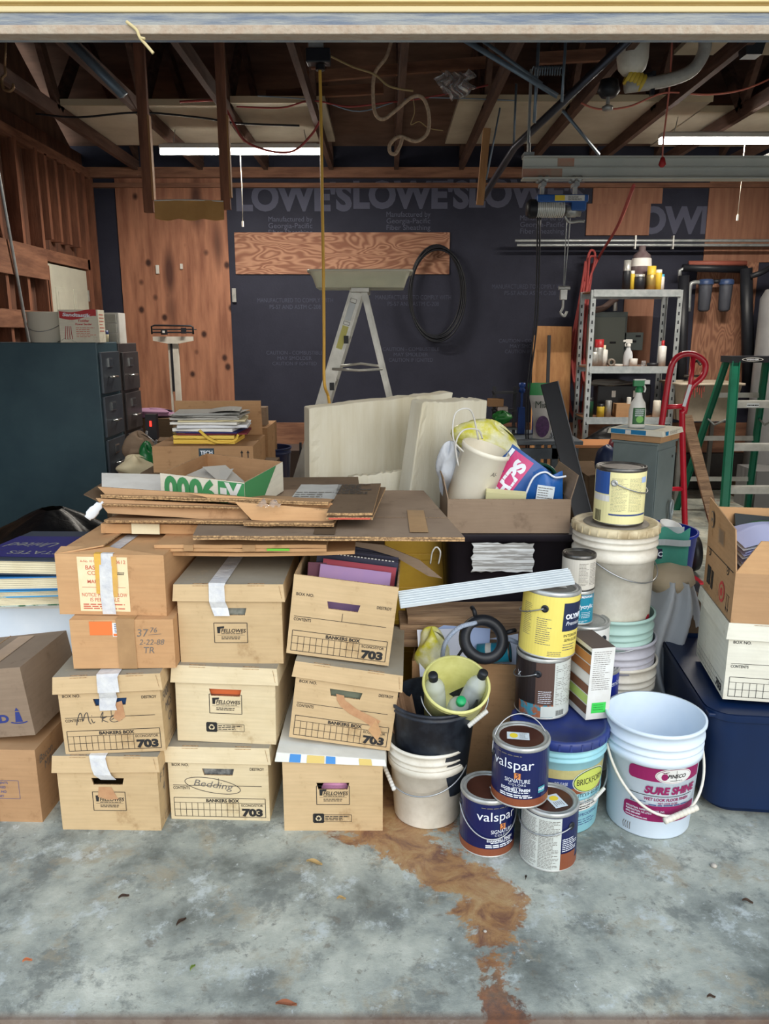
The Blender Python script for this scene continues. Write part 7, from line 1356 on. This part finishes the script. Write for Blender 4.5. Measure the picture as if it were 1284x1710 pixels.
for (lb, px, r, h, b_, c_) in (('silver tin with a red oil cap on the middle shelf', 999, .045, .24, TIN, plain('oil_red', (170, 40, 44), .4)), ('squat tin at the left of the middle shelf', 990, .055, .13, TIN, None), ('white glue bottle with a pointed tip on the middle shelf', 1008, .032, .19, WHP, CREAMP), ('white bottle with a red cap on the middle shelf', 1105, .035, .23, WHP, plain('oil_red', (170, 40, 44), .4)), ('small round white pot on the middle shelf', 1058, .035, .07, WHP, None), ('small clear cap at the right of the middle shelf', 1075, .02, .05, CLR, None), ('low dark tin on the middle shelf', 1090, .05, .03, BLK, None), ('flat white lid on the middle shelf', 1032, .045, .02, WHP, None)):
    jar(lb, px, zt2, 7.15, r, h, b_, c_, ch=.3 if 'oil' in lb else .2, cr=.4 if 'glue' in lb or 'red cap' in lb else .9)
m = M(); m.lathe([(.018, -.02), (.035, -.02), (.035, .02), (.018, .02), (.018, -.02)], mat('tape_brown', (130, 120, 110), .5), 20, Matrix.Rotation(R(90), 4, 'X')); tag(m.build('tape_roll', loc=(P(1019, 600, 7.15).x, 7.12, zt2 + .036)), 'roll of tape standing on the middle shelf', 'tape')
spray('spray_bottle', 'white and blue spray bottle on the middle shelf', (P(1051, 600, 7.15).x, 7.2, zt2), .95, mat('white_blue_bottle', (200, 204, 208), .4), WHP, plain('label_blue', (50, 70, 120), .5), R(160))
zt1 = zsh[0] - .002
for (lb, px, r, h, b_, c_) in (('small yellow can on the lower shelf', 1008, .035, .12, YK2, BLK), ('shiny slim tin on the lower shelf', 1021, .03, .15, TIN, None), ('white tube at the right of the lower shelf', 1055, .02, .18, WHP, None), ('white cup at the far right of the lower shelf', 1103, .035, .15, WHPD, None), ('dark green bottle at the left of the lower shelf', 988, .04, .18, plain('dark_green_glass', (30, 70, 50), .3), BLK)):
    jar(lb, px, zt1, 7.12, r, h, b_, c_)
m = M(); m.box((0, 0, .06), (.16, .12, .12), K3); tag(m.build('small_carton', loc=(P(1040, 690, 7.15).x, 7.15, zt1)), 'small brown carton on the lower shelf', 'carton')
t = thing('toolbox', 'black case with two white latches behind the lower shelf items', 'case', (P(1040, 650, 7.3).x, 7.33, zt1)); m = M(); m.box((0, 0, .14), (.5, .16, .28), BLK); m.build('case', t, bevel=.01)
for dx in (-.10, .10): m = M(); m.box((dx, -.085, .20), (.035, .01, .06), WHP); m.build('latch', t)
blob('cloth', 'grey rag draped on the black case', 'cloth', (P(1015, 640, 7.3).x, 7.28, zt1 + .30), .2, .08, .03, plain('grey_rag', (110, 108, 104), .9), 3)
blob('black_bag', 'bulging black bag under the lower shelf', 'bag', (P(1025, 715, 6.8).x, 6.75, .62), .26, .16, .13, MATS['black_bag'], 7)
t = thing('basin', 'white round basin below the shelving', 'basin', (P(1015, 735, 6.4).x, 6.4, .45)); m = M(); m.lathe([(0, 0), (.15, 0), (.20, .13), (.21, .13), (.21, .14), (.19, .14), (.14, .01), (0, .01)], WHPD, 36); m.build('bowl', t)
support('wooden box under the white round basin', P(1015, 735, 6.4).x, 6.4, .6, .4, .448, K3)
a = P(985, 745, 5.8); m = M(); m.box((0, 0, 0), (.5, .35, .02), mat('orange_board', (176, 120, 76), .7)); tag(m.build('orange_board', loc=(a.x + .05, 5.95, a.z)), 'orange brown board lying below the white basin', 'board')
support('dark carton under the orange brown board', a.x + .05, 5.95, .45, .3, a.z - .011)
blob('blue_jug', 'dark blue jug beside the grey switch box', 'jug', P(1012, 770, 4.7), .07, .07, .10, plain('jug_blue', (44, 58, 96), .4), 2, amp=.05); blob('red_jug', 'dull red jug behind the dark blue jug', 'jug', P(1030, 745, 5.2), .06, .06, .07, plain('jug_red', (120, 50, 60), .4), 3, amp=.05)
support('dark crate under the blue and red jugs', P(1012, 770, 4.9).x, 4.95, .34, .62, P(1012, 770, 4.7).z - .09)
# panels on the rear wall behind the shelving
m = M(); m.box((0, 0, 0), (.44, .1, .58), GBX); m.box((0, -.052, -.01), (.40, .008, .50), mat('panel_door_grey', (132, 142, 136), .5)); m.box((.09, -.058, .0), (.06, .004, .02), BLK); tag(m.build('breaker_panel', loc=P(1005, 572, 7.74), bevel=.004), 'grey breaker panel on the wall behind the shelving', 'panel')
m = M(); m.box((0, 0, 0), (.18, .08, .17), GBX); m.box((.04, -.042, .05), (.05, .004, .02), BLK); m.box((.0, -.042, .0), (.05, .004, .02), BLK); tag(m.build('junction_box', loc=P(1056, 570, 7.73), bevel=.004), 'small grey junction box on the narrow plywood strip', 'box')
m = M(); m.tube([P(980, 520, 7.7), P(1005, 515, 7.68), P(1020, 505, 7.68), P(1030, 498, 7.68)], .03, mat('foil_hose', (110, 90, 84), .6, bump=.6), 10); m.cyl(P(1027, 497, 7.68), P(1027, 519, 7.68), .02, TIN); tag(m.build('duct_hose'), 'ribbed hose running above the breaker panel', 'hose')
# water filters, pipes, tank
t = thing('water_filter', 'pair of clear water filter housings with elbow pipes on plywood', 'filter', P(1195, 470, 7.65)); o = t.location.copy()
for x in (1179, 1213):
    a = P(x, 470, 7.65) - o; m = M(); m.T = Matrix.Translation(a); m.lathe([(0, -.28), (.035, -.28), (.055, -.26), (.062, -.04), (.062, -.02)], mat('filter_housing', (96, 100, 112), .15, trans=.3, alpha=.9), 24); m.lathe([(0, -.26), (.03, -.26), (.03, -.03)], WHPD, 16); m.build('housing', t); m = M(); m.T = Matrix.Translation(a); m.lathe([(.07, -.03), (.07, .0), (.06, .02), (0, .02)], BLUE if False else mat('filter_cap', (60, 80, 120), .4), 24); m.build('cap', t)
m = M(); m.tube([P(1150, 520, 7.65) - o, P(1152, 480, 7.65) - o, P(1158, 472, 7.65) - o, P(1170, 472, 7.65) - o], .02, STEEL, 8, 4); m.tube([P(1191, 470, 7.65) - o, P(1204, 470, 7.65) - o], .02, BLK, 8, 0); m.build('pipe', t)
def pipe(label, pts, r, m_, Y=7.6, name='pipe'):
    m = M(); m.tube([P(x, y, Y) for x, y in pts], r, m_, 10, 0); tag(m.build(name), label, 'pipe')
pipe('black insulated pipe running above the water filters', [(1140, 447), (1246, 450)], .035, BLK); pipe('tall black downpipe right of the water filters', [(1246, 448), (1249, 640)], .055, BLK, 7.55); pipe('grey elbow pipe left of the water filters', [(1135, 470), (1135, 452), (1142, 448), (1160, 448)], .018, STEEL); pipe('black pipe rising beside the shelving', [(1142, 460), (1135, 700)], .05, BLK, 7.5)
pipe('red pipe section at the top of the water filter board', [(1150, 440), (1246, 440)], .025, plain('red_pipe', (150, 84, 70), .5)); pipe('black pipe rising to the right edge of the picture', [(1252, 462), (1270, 456), (1290, 445)], .025, BLK, 7.5)
m = M(); a = P(1275, 600, 7.3); m.lathe([(0, 0), (.22, 0), (.24, .03), (.24, 1.72), (.2, 1.8), (0, 1.82)], mat('tank_grey', (150, 150, 150), .4, col2=(130, 130, 132), vs=3), 36); tag(m.build('water_tank', loc=(a.x + .17, 7.3, .15)), 'tall pale grey water tank at the right edge', 'tank')
m = M(); m.box((0, 0, .075), (.55, .55, .15), K7); tag(m.build('tank_stand', loc=(a.x + .17, 7.3, 0)), 'dark stand under the pale grey tank', 'stand')
# utility sink
t = thing('utility_sink', 'stained white utility sink behind the green stepladder', 'sink', (P(1180, 700, 6.95).x, 7.15, 0)); zk = P(1180, 640, 6.9).z; m = M(); TUB = mat('sink_plastic', (196, 184, 164), .5, col2=(170, 156, 138), vs=6)
rloft(m, [(rrect(.46, .44, .05), zk - .34), (rrect(.56, .52, .05), zk - .02), (rrect(.60, .56, .05), zk - .02), (rrect(.60, .56, .05), zk), (rrect(.54, .50, .05), zk), (rrect(.44, .42, .05), zk - .32)], TUB, cap1=True)
for k in range(7): m.box((-.2 + .02 * k, -.272, zk - .04 - .01 * (k % 3)), (.008, .004, .07 + .03 * (k % 3)), plain('red_paint_stain', (140, 60, 50), .6), rot=(R(-9), 0, 0))
m.build('basin', t)
for sx2 in (-.22, .22):
    for sy2 in (-.2, .2): m = M(); m.box((sx2, sy2, (zk - .33) / 2), (.035, .035, zk - .33), mat('sink_leg', (120, 120, 116), .5)); m.build('leg', t)
m = M(); m.tube([(0, .22, zk), (0, .22, zk + .14), (0, .14, zk + .18), (0, .05, zk + .15)], .012, DTIN, 8); m.tube([(-.08, .22, zk + .04), (.08, .22, zk + .04)], .012, DTIN, 8, 0); m.build('faucet', t)
# red hand truck
RT = mat('hand_truck_red', (196, 30, 52), .3, col2=(170, 24, 44), vs=6, coat=.3); HY = 4.9; hb = P(1127, 600, HY)
t = thing('hand_truck', 'red hand truck with a looped handle beside the shelving', 'hand truck', (hb.x, HY, 0)); o = t.location.copy()
def hp_(x, y, dy=0): v = P(x, y, HY + dy) - o; return v
m = M(); l_b = hp_(1106, 700); r_b = hp_(1140, 700); l_b0 = l_b + (l_b - hp_(1118, 625)) * ((l_b.z - .12) / (hp_(1118, 625).z - l_b.z)); r_b0 = r_b + (r_b - hp_(1150, 645)) * 0; r_b0 = Vector((l_b0.x + .30, 0, .12))
m.tube([l_b0, l_b, hp_(1118, 625), hp_(1126, 602), hp_(1140, 592), hp_(1158, 592), hp_(1174, 602), hp_(1178, 614), hp_(1172, 630), hp_(1156, 645), hp_(1148, 662), hp_(1142, 690), hp_(1139, 705), r_b0], .019, RT, 12, 6); m.build('frame', t)
m = M(); m.tube([hp_(1158, 594), hp_(1153, 640), hp_(1150, 655)], .015, RT, 10, 0); m.build('inner_bar', t); m = M()
m.tube([hp_(1110, 680), hp_(1143, 678)], .015, RT, 10, 0); m.tube([l_b0.lerp(l_b, .5), r_b0.lerp(r_b, .5)], .015, RT, 10, 0); m.build('crossbar', t); m = M(); m.box(((l_b0.x + r_b0.x) / 2, -.15, .012), (.36, .22, .012), RT); m.box(((l_b0.x + r_b0.x) / 2, -.03, .08), (.34, .01, .15), RT); m.build('toe_plate', t)
for sx2 in (-1, 1):
    m = M(); m.lathe([(.03, -.03), (.12, -.03), (.125, 0), (.12, .03), (.03, .03)], BLK, 24, Matrix.Translation(((l_b0.x + r_b0.x) / 2 + sx2 * .21, .06, .125)) @ Matrix.Rotation(R(90), 4, 'Y')); m.build('wheel', t)
m = M(); g_ = hp_(1145, 660); m.box((g_.x, -.022, g_.z), (.02, .003, .14), STK, rot=(0, R(12), 0)); m.build('sticker', t, label='worn white sticker')
# green stepladder
GL = mat('green_fibreglass', (24, 116, 88), .4, col2=(18, 100, 76), vs=5); YG2 = 6.3; tpz = P(1255, 600, YG2).z; gx = P(1258, 600, YG2).x
t = thing('stepladder', 'green fibreglass stepladder with a black top at the right', 'ladder', (gx, YG2, 0)); m = M(); m.box((0, .05, tpz), (.40, .2, .05), BLK); mp = plane((0, -.05, tpz), BX, BZ, .003); m.ell(-.03, 0, .085, .016, mp, WHP, 28); m.ell(-.03, 0, .075, .011, up(mp), INK, 28); m.text('WERNER', -.03, -.006, .012, up(mp, .0018), WPR, 'C', bold=.04, wfit=.10); m.build('top_cap', t, bevel=.012)
for s in (-1, 1):
    rail((s * .235, -.28, 0), (s * .155, -.02, tpz), .065, .03, GL, 'front_rail', t); rail((s * .24 - (.08 if s < 0 else -.08), .50, 0), (s * .16, .12, tpz), .05, .025, GL, 'rear_rail', t)
for k in range(3):
    f_ = (k + 1) / 4; z = tpz * f_; yv = -.28 + .26 * f_; m = M(); m.box((0, yv + .04, z), (2 * (.235 - .08 * f_), .09, .025), ALU); m.box((0, yv - .005, z - .02), (2 * (.235 - .08 * f_), .006, .045), ALU)
    if k == 2: m.rect(-.06, .04, z - .035, z - .005, plane((0, yv - .009, 0), BX, BZ, .002), STK); m.micro(-.055, .035, z - .03, z - .01, 1, plane((0, yv - .012, 0), BX, BZ, .002), INK, .5, 2)
    m.build('step', t)
    z2 = tpz * (k + .8) / 3.6; f2 = z2 / tpz; m = M(); m.box((0, .50 - .38 * f2, z2), (2 * (.32 - .16 * f2), .015, .04), ALU); m.build('rear_bar', t)
for s in (-1, 1): m = M(); m.tube([(s * .19, -.1, tpz * .66), (s * .21, .12, tpz * .60), (s * .22, .30, tpz * .64)], .008, STEEL, 6, 0); m.build('spreader', t)
m = M(); m.box((0, 0, .18), (.5, .4, .36), mat('grey_bin', (130, 130, 130), .5)); tag(m.build('grey_bin', loc=(P(1275, 740, 7.0).x + .1, 6.95, 0)), 'grey bin behind the green stepladder', 'bin')
m = M(); m.lathe([(0, 0), (.12, 0), (.14, .25), (0, .26)], BLK, 24); tag(m.build('black_pail', loc=(P(1160, 838, 3.7).x, 3.9, .02)), 'black pail beside the grey switch box', 'pail')
